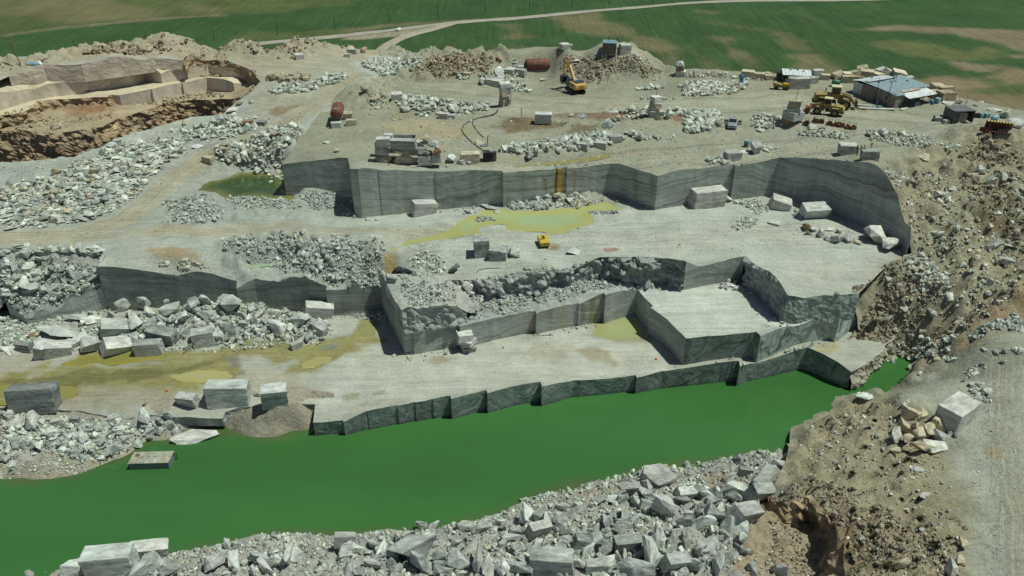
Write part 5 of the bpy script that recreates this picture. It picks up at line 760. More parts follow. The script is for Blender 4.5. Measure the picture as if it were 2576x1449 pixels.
c2 = Rubble(); scatter(c2, hl, 1700, .2, .55, .06, .9, BL, (.3, 1), .7, .3, 83, .62); scatter(c2, T(9, (650, 900), (1000, 860), (1400, 950), (1900, 1050), (2050, 1300), (2000, 1449), (1200, 1449), (1000, 1100)), 1300, .28, .5, .08, 1.0, BL, (0, .9), .7, .3, 89, .5); scatter(c2, [(2120, 745), (2200, 690), (2270, 690), (2270, 780), (2225, 885), (2150, 850)], 700, .3, .55, .1, 1.2, BL, (.3, 1), .7, .3, 91); scatter(c2, sl, 2300, .3, .55, .1, 1.2, BL, (.3, 1), .7, .3, 84, .55); scatter(c2, T(2, (1640, 480), (1800, 420), (2000, 400), (2150, 420), (2430, 540), (2300, 620), (2060, 560), (1980, 640), (1840, 640), (1700, 560)), 1500, .35, .5, .1, 1.1, BL, (.3, 1), .7, .25, 85); scatter(c2, T(3, (2060, 1130), (2300, 1000), (2576, 1150), (2576, 1300), (2200, 1250)), 900, .35, .5, .1, 1.1, BL, (0, .8), .7, .25, 86); scatter(c2, [(1930, 1256), (1980, 1270), (2080, 1310), (2110, 1449), (1940, 1449)], 500, .2, .5, .06, .6, BL, (.3, 1), .7, .2, 87)
c2.build("earth_clods", "brown clods of earth covering the hill and the slope beyond the wall", clod_mat)
r.build("rubble", "small stones and clods over the brown hill beside the green water", rubble_mat)
r = Rubble(); scatter(r, T(1, (0, 850), (280, 820), (500, 900), (900, 850), (1000, 850), (600, 960), (0, 980)), 260, .3, .5, .12, 1.3, BL, (.2, 1), .6, .15, 81); scatter(r, T(1, (860, 740), (1160, 770), (1380, 720), (1600, 690), (1750, 700), (1700, 740), (1200, 800)), 160, .4, .5, .15, 1.1, BL, (.1, .8), .5, .1, 82)
r.build("rubble", "tan stone crumbs on the shelf of the stepped pit", rubble_tan)
# ================================================================ BOULDERS AND BLOCKS, each a thing of its own
def rough_mesh(name, rg, kind, mat):
    """a broken boulder: convex chunk, edges knocked off, faces pitted"""
    ax = {'blocky': (1, rg.uniform(.65, .95), rg.uniform(.55, .85)), 'slab': (1, rg.uniform(.6, .9), rg.uniform(.18, .3)), 'chunk': (1, rg.uniform(.75, 1), rg.uniform(.6, .9)), 'tall': (.7, .65, 1)}[kind]
    V, F = hull(rg, rg.randint(11, 15) if kind != 'chunk' else 17, rg.uniform(3.0, 5.5) if kind != 'chunk' else 2.8, ax, .70)
    bm = bmesh.new(); vs = [bm.verts.new(q) for q in V]; [bm.faces.new([vs[i] for i in f]) for f in F]
    bmesh.ops.dissolve_limit(bm, angle_limit=.12, verts=bm.verts, edges=bm.edges); bmesh.ops.bevel(bm, geom=bm.edges[:], offset=.03, segments=1, affect='EDGES', clamp_overlap=True)
    bmesh.ops.triangulate(bm, faces=bm.faces); bmesh.ops.subdivide_edges(bm, edges=bm.edges, cuts=2, use_grid_fill=True); bmesh.ops.triangulate(bm, faces=bm.faces); bm.normal_update()
    sd = rg.uniform(0, 99)
    for v in bm.verts:
        n = mnoise.fractal(v.co * 2.2 + Vector((sd, 0, 0)), .8, 2.1, 4); v.co += v.normal * (n * .05 - .015) + Vector((0, 0, .012 * mnoise.noise(v.co * 9 + Vector((sd, 3, 0)))))
    me = bpy.data.meshes.new(name); bm.to_mesh(me); bm.free(); me.materials.append(mat); return me
def sawn_mesh(name, rg, mat, rough_end=True, chip=.05):
    """a sawn block: flat faces, chipped arrises, one torn end"""
    bm = bmesh.new(); bmesh.ops.create_cube(bm, size=2); bmesh.ops.bevel(bm, geom=bm.edges[:], offset=.04, segments=1, affect='EDGES'); bmesh.ops.subdivide_edges(bm, edges=bm.edges, cuts=4, use_grid_fill=True); bm.normal_update(); sd = rg.uniform(0, 99)
    for v in bm.verts:
        c = v.co; k = sum(abs(q) > .9 for q in c); n = mnoise.fractal(c * 1.7 + Vector((sd, 0, 0)), .8, 2.1, 4)
        a = .012 if k < 2 else chip; d = abs(n) * a
        if rough_end and c.x > .9: d += .09 * abs(n) + .04 * max(0, n)
        v.co -= Vector(c).normalized() * d
    v_sh = rg.uniform(-.08, .08, 2)
    for v in bm.verts: v.co.x += v.co.z * v_sh[0]; v.co.y += v.co.z * v_sh[1]
    bmesh.ops.triangulate(bm, faces=bm.faces); me = bpy.data.meshes.new(name); bm.to_mesh(me); bm.free(); me.materials.append(mat); return me
_vg = np.random.RandomState(21); VAR = {}
def variant(kind, tone):
    if (kind, tone) not in VAR:
        VAR[(kind, tone)] = [sawn_mesh('sawn_stone', _vg, stone_mats[tone]) if kind == 'sawn' else rough_mesh('boulder_stone', _vg, kind, stone_mats[tone]) for _ in range(12 if kind in ('blocky', 'chunk') else 4)]
    L_ = VAR[(kind, tone)]; return L_[_vg.randint(len(L_))]
NB, HEAP = 'near bank', 'heap under the dark sawn wall'
REC = []      # (object, cluster, u, v, size) for the labels
def stone(name, u, v, w, h, kind='blocky', tone='grey', rz=None, tilt=(0, 0), sink=.12, depth=None, cluster=None, label=None, cat='boulder', group=None, base=None, hm=None, lift=0):
    """a stone seen in a box w x h around (u, v); its foot stands on the ground or at base"""
    if cluster and kind in ('blocky', 'chunk') and tilt == (0, 0): tilt = tuple(_vg.uniform(-.4, .4, 2))
    if rz is None and kind in ('blocky', 'chunk'): rz = _vg.uniform(0, 6.28)
    foot = hit(u, v + h * .36) if base is None else np.array(base, float); s = w / ppm(foot); rg = _vg
    kind = 'blocky' if cluster in (NB, HEAP) and kind == 'sawn' and rg.rand() < .6 else kind; me = variant(kind, tone); o = bpy.data.objects.new(name, me); COL.objects.link(o)
    dep = math.asin(min(.95, (CAM_H - foot[2]) / np.linalg.norm(foot - np.array([0, 0, CAM_H])))); hh = h / ppm(foot)       # picture height = H cos + D sin
    k = .75 if kind == 'slab' else rg.uniform(.30, .40); D = float(np.clip(k * hh / math.sin(dep), s * .42, s * 1.15)) if depth is None else depth; H = (hh - D * math.sin(dep)) / math.cos(dep) if hm is None else hm; H = float(np.clip(H, s * (.18 if kind == 'slab' else .58), s * 1.6))
    bb = np.array([q.co[:] for q in me.vertices]); ex = bb.max(0) - bb.min(0)
    o.scale = (s / ex[0], D / ex[1], H / ex[2]); o.rotation_euler = (tilt[0], tilt[1], rg.uniform(-.5, .5) + (math.pi if rg.rand() < .5 else 0) if rz is None else rz)
    back = D * .35; o.location = (foot[0] + foot[0] / foot[1] * back, foot[1] + back, foot[2] + H * (.5 - sink) + lift)
    tag(o, label, cat, group); REC.append([o, cluster, u, v, w, tone, kind]) if cluster else None
    return o
def batch(k, cluster, rows, name='boulder', group=None, cat='boulder', **kw):
    ox, oy = OFF[k]
    for r_ in rows:
        x, y, w, h = r_[:4]; kind = r_[4] if len(r_) > 4 else 'blocky'; tone = r_[5] if len(r_) > 5 else 'grey'; opt = dict(r_[6]) if len(r_) > 6 else {}
        d = dict(kw); d.update(opt); nm = d.pop('name', name); stone(nm, ox + x / 3, oy + y / 3, w / 3 * d.get('sc', 1.08), h / 3 * d.pop('sc', 1.08), kind, tone, cluster=None if d.get('label') else cluster, cat=d.pop('cat', cat), group=d.pop('group', group), **d)
t_ = lambda a, b=0, z=None: dict(tilt=(a, b), **({'rz': z} if z is not None else {}))
HEAP = "heap under the dark sawn wall"
batch(4, HEAP, [(935, 860, 130, 115), (1085, 850, 165, 110), (1285, 815, 85, 70, 'sawn', 'grey', t_(.2)), (1655, 800, 60, 100, 'tall'), (1780, 850, 165, 170, 'blocky', 'grey', t_(.4, .3)), (2000, 845, 100, 70), (2410, 915, 205, 115, 'sawn', 'pale', t_(.1, .25, .3)), (2400, 1025, 165, 150, 'blocky', 'grey', t_(.2, -.2)), (2265, 960, 130, 150, 'blocky', 'grey', t_(.3, .4)), (1300, 890, 150, 90), (885, 1035, 190, 140, 'sawn', 'grey', t_(.35, .3, .5)), (1020, 990, 120, 120),
  (1150, 1030, 120, 90), (720, 1150, 170, 170, 'blocky', 'grey', dict(label="big blocky boulder with a stained left face, front row beside the tilted sawn cube")), (895, 1170, 185, 150, 'sawn', 'pale', dict(tilt=(.45, .3), rz=.7, label="pale sawn cube tilted on its edge at the front of the boulder heap")), (1140, 1190, 195, 120, 'sawn', 'grey', dict(label="grey sawn block lying alone in the ochre wash before the boulder heap", rz=.1)), (1400, 1160, 195, 140, 'blocky', 'grey', dict(label="big rough boulder at the front of the heap with its foot in the ochre wash")), (1550, 1105, 150, 165, 'sawn', 'grey', dict(label="upright sawn block with faint bands at the front of the boulder heap", rz=.3)), (1240, 1110, 210, 110, 'sawn', 'grey', t_(.1, .1, -.2)), (1025, 1105, 110, 130), (1280, 1020, 130, 80),
  (1510, 1000, 105, 115, 'sawn', 'pale', t_(.5, .3, .4)), (1420, 1065, 140, 75), (1390, 945, 130, 80), (1765, 1060, 140, 150, 'blocky', 'grey', t_(.3, .2)), (1665, 960, 110, 90), (1660, 1100, 80, 120, 'tall'), (1990, 900, 60, 60, 'blocky', 'pale'), (2005, 970, 50, 95, 'tall', 'pale'), (1850, 1000, 72, 62, 'sawn', 'pale'), (2100, 1040, 150, 150, 'blocky', 'grey', dict(label="big brownish grey boulder with a flat top right of the heap's middle")), (2240, 1160, 90, 60, 'sawn', 'pale', dict(label="small pale sawn block on the ochre wash below the heap", rz=.8)),
  (460, 1195, 175, 130, 'sawn', 'pale', dict(tilt=(.1, .2), rz=.4, label="pale split block with an orange rust stain at the heap's front left")), (362, 1195, 125, 160, 'sawn', 'grey', dict(tilt=(.2, .35), rz=.2, label="narrow half of the split block leaning beside the rust stained one")), (600, 1130, 170, 120), (205, 1175, 120, 80, 'sawn', 'grey', dict(rz=-.2, label="small square grey block standing apart left of the boulder heap")), (480, 1060, 330, 130, 'slab', 'grey', t_(.15, -.1)), (80, 1210, 150, 80, 'slab', 'grey', t_(.1, .3)), (560, 960, 190, 60, 'slab'), (700, 975, 160, 65, 'slab'), (250, 1090, 80, 55, 'chunk', 'rusty', dict(label="dark reddish lump of stone behind the small square block")),
  (1000, 940, 130, 75), (1130, 910, 100, 80), (1480, 850, 160, 100, 'chunk'), (1560, 830, 120, 70, 'chunk'), (1900, 880, 100, 80), (2150, 900, 80, 65), (2430, 1110, 60, 40, 'blocky', 'pale'), (1180, 980, 90, 60), (850, 940, 100, 60), (1950, 1050, 70, 55), (2060, 1000, 80, 70), (1600, 1010, 80, 70), (1700, 1015, 80, 60), (1560, 930, 120, 90), (1230, 950, 90, 70), (770, 1000, 90, 70), (1880, 960, 90, 70), (1960, 930, 80, 60), (2190, 1020, 80, 80), (1820, 930, 90, 70), (1320, 960, 80, 70)], group="boulders heaped under the dark sawn wall")
batch(4, "broken slope left of the dark sawn wall", [(400, 585, 75, 75, 'blocky', 'pale'), (120, 640, 110, 80), (330, 520, 110, 90, 'slab', 'grey', t_(.7)), (250, 590, 70, 110, 'tall', 'dark'), (620, 590, 110, 70, 'slab'), (700, 640, 110, 90), (420, 640, 60, 60, 'blocky', 'pale'), (560, 660, 90, 60, 'slab', 'dark', t_(.4)), (680, 595, 80, 60), (610, 425, 100, 45, 'blocky'), (720, 415, 110, 40, 'slab'), (190, 460, 120, 30, 'slab', 'tan'), (320, 445, 90, 30, 'slab'), (40, 450, 80, 50, 'slab'), (90, 690, 90, 80), (440, 720, 100, 60), (280, 700, 90, 60), (300, 640, 80, 70)], group="stones on the broken slope")
batch(7, None, [(295, 130, 350, 215, 'sawn', 'dark', dict(rz=.05, hm=3.3, depth=2.0, tilt=(-.1, -.06), sink=.05, label="big grey block with a dark banded face, between the ochre pool and the shore rubble")), (1430, 122, 160, 120, 'sawn', 'pale', dict(rz=-.3, tilt=(.25, -.1), label="pale striped slab lying tilted on the low shelf above the green water")), (1745, 85, 300, 200, 'sawn', 'grey', dict(rz=.08, hm=3.2, depth=2.4, tilt=(-.08, .05), label="largest sawn block on the low shelf, dark banded front and broken top")), (2085, 90, 190, 200, 'sawn', 'grey', dict(rz=.3, tilt=(.15, .1), hm=3.1, depth=1.9, label="upright cracked block beside the heap of dark earth above the water")), (1095, 150, 40, 40, 'chunk', 'rusty', dict(label="small rust red stone on top of the left shore rubble")), (1940, 75, 60, 60, 'blocky', 'pale', dict(label="small pale stone squeezed between the two big shelf blocks"))], name='marble_block', cat='stone block', group="blocks standing on the low shelf above the water")
batch(7, None, [(1480, 430, 330, 130, 'slab', 'pale', dict(base=at(493, 1113, -12), rz=.35, tilt=(.03, .08), depth=2.4, sink=.35, label="pale flat slab half sunk in the green water beside the floating tank")), (1470, 372, 50, 35, 'chunk', 'pale', dict(label="small pale stone poking out of the water behind the sunken slab"))], name='stone_slab', cat='stone slab')
batch(7, "left shore rubble", [(1090, 240, 160, 120), (870, 255, 90, 100, 'blocky', 'grey'), (260, 280, 130, 130, 'blocky', 'grey', t_(.5, .3)), (120, 300, 130, 110, 'blocky', 'pale', t_(.3)), (430, 290, 60, 60, 'sawn', 'pale'), (1140, 350, 110, 70, 'blocky', 'pale'), (780, 420, 80, 90, 'blocky', 'grey', t_(.5)), (440, 505, 140, 120, 'slab', 'dark', t_(.5, .5)), (130, 440, 140, 100, 'blocky', 'grey', t_(.3)), (880, 490, 130, 120, 'blocky', 'grey', t_(.2, .3)), (980, 490, 80, 60, 'blocky', 'pale'), (1330, 365, 130, 90, 'chunk', 'grey'), (1280, 250, 70, 130, 'slab', 'grey', t_(1.0)), (70, 560, 70, 60, 'chunk', 'grey'), (110, 610, 70, 60), (200, 450, 90, 70), (620, 400, 120, 90), (40, 240, 110, 70), (650, 330, 90, 60), (575, 270, 60, 50, 'sawn', 'grey'), (1410, 310, 90, 40, 'slab', 'pale')], group="stones on the left shore")
NB = "near bank"
batch(7, NB, [(870, 1345, 310, 215, 'sawn', 'grey', dict(rz=.12, hm=2.3, label="big block with grey and white bands at the water's edge of the near bank")), (1150, 1285, 225, 120, 'sawn', 'pale', dict(rz=.35, tilt=(.1, .2), label="pale flat topped block just behind the banded block at the water's edge")), (1130, 1385, 230, 150, 'blocky', 'grey', t_(.2)), (590, 1410, 200, 130, 'chunk', 'grey', dict(label="rounded grey boulder at the near end of the green water")), (1660, 1330, 150, 140, 'blocky', 'pale', dict(label="whitest boulder of the near bank, cracked all over", tilt=(.3, .2))), (1720, 1210, 95, 60), (1780, 1340, 160, 110), (1930, 1300, 120, 100), (2110, 1330, 130, 90), (2020, 1290, 90, 60), (1300, 1420, 120, 70), (970, 1440, 110, 50, 'blocky', 'pale'), (2230, 1290, 130, 170, 'tall', 'grey')], group="boulders of the near bank", sc=1.2)
batch(8, NB, [(625, 1255, 310, 150, 'blocky', 'grey', dict(rz=.2, tilt=(.1, -.15), label="long grey boulder with white veins, largest in the left half of the near bank")), (612, 1350, 165, 155, 'blocky', 'grey', t_(.4, .2)), (885, 1330, 130, 140), (1030, 1310, 170, 170, 'blocky', 'pale', t_(.3)), (1490, 1100, 150, 110, 'sawn', 'pale', t_(.2, .2, .5)), (1500, 990, 130, 120), (1410, 980, 90, 160, 'tall', 'grey', t_(.2)), (1590, 1370, 270, 165, 'sawn', 'grey', dict(rz=-.1, hm=2.2, label="big square boulder with a worn flat top at the photo's bottom edge")), (1350, 1405, 180, 110, 'sawn', 'grey', t_(.1, 0, .05)), (1370, 1300, 170, 150), (1200, 1400, 95, 115, 'blocky', 'grey', t_(.5)), (1790, 1360, 100, 95, 'blocky', 'pale'), (1940, 1370, 200, 155),
  (2195, 1400, 250, 170, 'blocky', 'grey', t_(.4, .3)), (2330, 1280, 200, 200, 'blocky', 'grey', t_(.3, .5)), (2150, 1215, 170, 115, 'sawn', 'grey', t_(.1, .1, .2)), (2010, 1240, 150, 120), (2420, 930, 150, 165, 'chunk'), (2530, 840, 100, 110), (2365, 695, 225, 150, 'chunk', 'pale', dict(label="broad pale boulder with a yellow patch at the water's edge, near the bank's right end")), (2510, 1350, 170, 125, 'sawn', 'grey', t_(.3, .3, .4)), (1930, 880, 140, 70, 'slab', 'grey', t_(.2, .4)), (2060, 870, 130, 65, 'slab'), (2130, 1295, 100, 70, 'blocky', 'pale'), (90, 1250, 150, 75, 'sawn', 'grey', t_(.2, .2)), (60, 1310, 110, 35, 'slab', 'pale'), (690, 1075, 95, 65, 'blocky'), (610, 1070, 70, 75, 'tall'), (1190, 1040, 85, 65), (1235, 1080, 100, 90),
  (940, 1070, 105, 65), (490, 1150, 115, 65), (1120, 1370, 130, 120, 'blocky', 'pale', t_(.5)), (760, 1300, 110, 100), (1240, 1160, 110, 80), (1650, 1080, 90, 80), (1850, 1260, 130, 90), (1700, 1180, 100, 70), (1470, 1210, 110, 80), (1900, 1180, 100, 90), (2280, 950, 110, 80), (2200, 1060, 110, 70), (1750, 960, 80, 60), (2050, 1010, 90, 70), (320, 1230, 120, 80), (250, 1360, 130, 90), (400, 1400, 140, 90), (760, 1420, 130, 80), (60, 1400, 130, 90), (2400, 1130, 140, 90), (2500, 1200, 150, 110, 'blocky', 'grey', t_(.3)), (1640, 1250, 130, 90)], group="boulders of the near bank", sc=1.28)
batch(9, NB, [(605, 710, 235, 155, 'chunk', 'pale', dict(label="biggest pale boulder at the near bank's top right, against the brown hill")), (560, 830, 170, 155, 'sawn', 'grey', dict(tilt=(.4, .3), rz=.4, label="cracked grey block leaning just below the biggest pale boulder")), (380, 800, 190, 120), (270, 860, 100, 85), (220, 990, 130, 170, 'blocky', 'grey', t_(.3, .4)), (430, 1000, 235, 190, 'sawn', 'pale', t_(.3, .4, .6)), (350, 1100, 185, 170, 'blocky', 'grey', t_(.4, .2)), (150, 1060, 140, 145), (50, 1000, 80, 90), (230, 1190, 170, 140), (65, 1365, 135, 135), (260, 1380, 150, 140, 'blocky', 'grey', t_(.3)), (120, 1250, 90, 95, 'blocky', 'pale'), (470, 660, 85, 65, 'sawn'), (700, 615, 85, 95, 'blocky', 'pale'), (550, 950, 110, 110, 'chunk', 'tan'), (25, 1200, 80, 120), (310, 1320, 110, 90), (120, 960, 90, 80, 'blocky', 'pale'), (340, 940, 70, 60)], group="boulders of the near bank", sc=1.25)
batch(9, None, [(720, 1395, 160, 140, 'blocky', 'pale', dict(label="big pale boulder on the tan ledge under the overhanging brown bank", tilt=(.2, .3))), (515, 1395, 105, 105, 'chunk', 'grey', dict(label="rounded grey boulder on the tan ledge left of the big pale one")), (508, 1272, 80, 62, 'chunk', 'grey', dict(label="small grey stone lying higher up on the tan ledge"))], group="stones on the tan ledge")
rg9 = np.random.RandomState(77); nbp = np.array([hit(u, v) for u, v in ((700, 1400), (1250, 1330), (1500, 1260), (1900, 1190), (1940, 1230), (1890, 1330), (1850, 1449), (600, 1449))])[:, :2]; k_ = 0
while k_ < 75:
    x_, y_ = rg9.uniform(nbp[:, 0].min(), nbp[:, 0].max()), rg9.uniform(nbp[:, 1].min(), nbp[:, 1].max())
    if not inside(np.array([x_]), np.array([y_]), nbp)[0]: continue
    q_ = np.array([x_, y_, ground_z(x_, y_)]); uv = pix(q_[None])[0]; w_ = ppm(q_) * rg9.uniform(1.3, 2.5); stone('boulder', uv[0], uv[1], w_, w_ * .8, ('blocky', 'blocky', 'chunk', 'sawn')[rg9.randint(4)], ('grey', 'grey', 'pale')[rg9.randint(3)], base=q_, tilt=tuple(rg9.uniform(-.4, .4, 2)), cluster=NB, group="boulders of the near bank"); k_ += 1
# blocks on the right hand pad
batch(9, None, [(2030, 250, 285, 200, 'sawn', 'pale', dict(rz=.62, hm=2.0, depth=3.0, sink=.02, name='marble_block', cat='stone block', label="clean white sawn cube at the edge of the pale pad near the road")), (1890, 470, 175, 115, 'slab', 'pale', dict(label="flat pale slab below the heap of yellow rocks", rz=.2)), (1770, 640, 75, 55, 'slab', 'grey', dict(label="short grey slab on the brown hill under the yellow rock heap")), (1820, 840, 95, 38, 'slab', 'pale', dict(label="narrow pale slab on the hill beside the pad")), (2100, 1215, 110, 105, 'blocky', 'tan', dict(label="brown wedge of rock at the hill's right edge, casting a dark shadow", tilt=(.3, .5))), (2080, 1330, 95, 85, 'blocky', 'tan', dict(label="brown boulder between the brown wedge and the pale flat one")), (2000, 1390, 180, 105, 'blocky', 'pale', dict(label="pale cracked boulder at the bottom edge of the hill")), (1640, 1350, 130, 100, 'chunk', 'tan', dict(label="rounded brown boulder among dry bushes at the hill's foot")), (1490, 1075, 45, 45, 'blocky', 'tan', dict(label="small yellow stone over the dark hollow in the brown hill")), (1240, 225, 65, 32, 'slab', 'tan', dict(label="small tan slab near the shore end of the brown hill")), (1140, 300, 55, 42, 'chunk', 'tan', dict(label="small round brown stone on the hill facing the water")), (2010, 375, 35, 50, 'tall', 'grey', dict(label="small upright chip below the white sawn cube")), (2050, 388, 45, 35, 'blocky', 'dark', dict(label="small dark stone below the white sawn cube"))], name='boulder', group="stones on the brown hill")
batch(9, "heap of yellow rocks beside the white cube", [(1700, 225, 110, 115, 'blocky', 'cream', t_(.3, .3)), (1790, 235, 120, 75, 'blocky', 'cream'), (1600, 385, 130, 95, 'blocky', 'pale'), (1670, 330, 110, 110, 'blocky', 'cream', t_(.3)), (1750, 310, 95, 65, 'blocky', 'cream'), (1840, 330, 105, 120, 'blocky', 'cream', t_(.5)), (1910, 310, 105, 105, 'blocky', 'cream', t_(.4, .4)), (1800, 392, 145, 85, 'blocky', 'cream'), (1690, 410, 95, 65, 'chunk', 'cream'), (1930, 388, 115, 75, 'blocky', 'pale'), (1790, 490, 130, 90, 'blocky', 'cream'), (1580, 500, 75, 62, 'blocky', 'cream'), (1975, 330, 60, 50, 'blocky', 'cream'), (1730, 370, 60, 50, 'blocky', 'cream')], group="yellow rocks heaped beside the white cube", sc=1.3)
# middle ground
batch(5, None, [(628, 128, 175, 118, 'sawn', 'pale', dict(rz=.45, tilt=(.0, .16), hm=2.2, label="pale sawn block sitting alone at the foot of the tall wall")), (1060, 425, 112, 172, 'sawn', 'grey', dict(rz=.1, hm=3.4, label="tallest of the three sawn blocks left of the yellow compressor")), (1185, 470, 132, 118, 'sawn', 'grey', dict(rz=-.15, hm=1.9, tilt=(.0, .08), label="low sawn block between the tall block and the leaning slabs")), (1292, 455, 90, 110, 'blocky', 'grey', dict(tilt=(.4, .3), label="split grey boulder right of the low sawn block")), (1244, 420, 50, 75, 'slab', 'grey', dict(tilt=(1.1, .2), label="thin slab leaning between the low sawn block and the split boulder")), (1332, 482, 45, 42, 'chunk', 'grey', dict(label="small grey stone at the right end of the block row")), (1762, 448, 110, 58, 'slab', 'pale', dict(tilt=(.1, .2), rz=-.3, label="flat pale slab tilted on the floor right of the compressor")), (845, 572, 82, 92, 'blocky', 'dark', dict(label="dark rough boulder on the rim above the broken ledge")), (960, 712, 115, 115, 'chunk', 'pale', dict(label="big rounded pale boulder hanging on the edge of the broken ledge")), (590, 795, 90, 30, 'slab', 'grey', dict(label="flat slab lying on the broken bench above the lower wall")), (395, 625, 100, 45, 'slab', 'grey', dict(label="flat slab in the mouth of the gully under the ochre stream")), (385, 665, 70, 45, 'sawn', 'grey', dict(label="small sawn block at the bottom of the gully")), (550, 610, 60, 50, 'blocky', 'pale', dict(label="pale stone right of the gully"))], name='marble_block', cat='stone block', group="blocks on the middle floor")
batch(5, "foot of the stained wall by the yellow pond", [(1765, 35, 90, 75, 'chunk', 'grey'), (1705, 65, 80, 80, 'blocky', 'pale', t_(.4)), (1635, 25, 80, 60, 'chunk', 'tan'), (1790, 98, 90, 45, 'chunk', 'tan'), (1870, 88, 70, 40, 'chunk', 'tan'), (1350, 95, 80, 60), (1490, 45, 60, 40), (1480, 125, 70, 45), (1120, 115, 140, 45, 'slab'), (1180, 150, 70, 35, 'slab')], group="stones at the foot of the stained wall")
batch(6, None, [(178, 72, 250, 125, 'sawn', 'pale', dict(rz=.25, hm=2.3, depth=2.6, label="long pale sawn block on the floor under the tall wall's right part")), (730, 92, 140, 112, 'sawn', 'pale', dict(rz=-.2, tilt=(.1, .25), label="pale sawn block tipped on its edge before the shaded wall")), (985, 158, 190, 118, 'sawn', 'grey', dict(rz=.15, tilt=(.35, 0), label="grey banded block tipped back against the shaded wall")), (1430, 330, 160, 155, 'chunk', 'pale', dict(tilt=(.3, .5), label="tall leaning pale boulder at the foot of the shaded wall")), (1512, 300, 90, 100, 'chunk', 'grey', dict(label="grey boulder wedged behind the tall leaning pale one")), (1550, 398, 175, 112, 'chunk', 'pale', dict(label="rounded pale boulder at the very end of the shaded wall")), (330, 45, 80, 62, 'blocky', 'grey', dict(label="grey boulder at the right end of the long pale block")), (690, 235, 90, 45, 'slab', 'pale', dict(label="white plate of stone lying on the open middle floor"))], name='marble_block', cat='stone block', group="blocks along the shaded wall")
batch(6, "heap of white stones before the shaded wall", [(935, 260, 75, 80, 'blocky', 'rusty'), (940, 310, 55, 42, 'blocky', 'pale'), (1030, 312, 105, 62, 'blocky', 'pale'), (1090, 345, 65, 52, 'blocky', 'grey'), (1160, 362, 92, 80, 'blocky', 'pale', t_(.4)), (1240, 350, 82, 82, 'blocky', 'pale', t_(.6)), (1195, 325, 60, 50), (1100, 280, 75, 35, 'slab', 'pale'), (1170, 298, 55, 34, 'blocky', 'pale'), (1240, 280, 55, 42), (1320, 345, 62, 32, 'slab'), (1310, 382, 55, 28, 'chunk', 'tan'), (1252, 305, 62, 32, 'slab'), (985, 280, 60, 50), (1290, 365, 40, 34, 'chunk')], group="white stones heaped before the shaded wall", name='white_stone', cat='stone')
batch(6, "corner of the white bench", [(285, 715, 50, 40, 'blocky', 'pale'), (345, 675, 60, 42, 'blocky', 'tan'), (370, 705, 75, 36, 'slab', 'pale'), (330, 725, 45, 30, 'blocky', 'pale'), (410, 685, 50, 50, 'chunk', 'rusty'), (395, 730, 50, 36, 'chunk', 'grey')], group="stones in the corner of the white bench", name='white_stone', cat='stone')
batch(6, None, [(2332, 410, 85, 95, 'slab', 'pale', dict(tilt=(.9, .2), label="pale slab standing on edge on the brown slope")), (2432, 405, 130, 80, 'slab', 'grey', dict(tilt=(.4, -.2), label="grey slab leaning right of the standing slab on the brown slope")), (2200, 520, 105, 62, 'blocky', 'tan', dict(tilt=(.2, .4), label="long tan boulder below the two leaning slabs")), (2282, 545, 85, 62, 'slab', 'tan', dict(tilt=(.3, .3), label="tan slab just right of the long tan boulder")), (2430, 530, 115, 82, 'chunk', 'pale', dict(label="rounded pale boulder under the grey leaning slab")), (1545, 910, 135, 92, 'blocky', 'grey', dict(tilt=(.3, .4), label="big grey wedge of rock at the foot of the brown slope")), (1660, 880, 85, 75, 'blocky', 'tan', dict(tilt=(.5, .3), label="brown pointed rock above the big grey wedge")), (1590, 1038, 65, 50, 'blocky', 'grey', dict(label="grey stone below the end of the lower bench")), (1665, 1028, 70, 40, 'blocky', 'pale', dict(label="pale stone on the dark gully's rim")), (1480, 1072, 45, 34, 'chunk', 'rusty', dict(label="small dark stone at the end of the lower bench")), (2290, 1185, 72, 32, 'slab', 'pale', dict(label="pale flat stone at the rim of the grey track")), (2360, 1212, 65, 40, 'blocky', 'grey', dict(label="grey stone beside the pale flat stone at the track's rim")), (2420, 1280, 50, 45, 'chunk', 'pale', dict(label="single pale stone on the pale pad's far edge")), (2430, 1195, 50, 50, 'tall', 'grey', dict(label="small standing stone at the track's rim")), (1850, 890, 45, 32, 'blocky', 'pale', dict(label="small white stone halfway up the brown slope"))], group="stones on the brown slope")
batch(3, None, [(2210, 1352, 105, 112, 'blocky', 'tan', dict(label="big tan boulder high on the brown slope beyond the wall's end")), (2310, 1078, 62, 42, 'chunk', 'tan', dict(label="rounded boulder on top of the earth mound")), (2400, 1170, 55, 55, 'blocky', 'tan', dict(label="tan boulder right of the earth mound's crest")), (1820, 1192, 75, 52, 'blocky', 'tan', dict(label="tan boulder at the upper lip of the brown slope")), (2440, 1085, 55, 45, 'chunk', 'tan', dict(label="boulder behind the crest of the earth mound"))], group="stones on the brown slope")
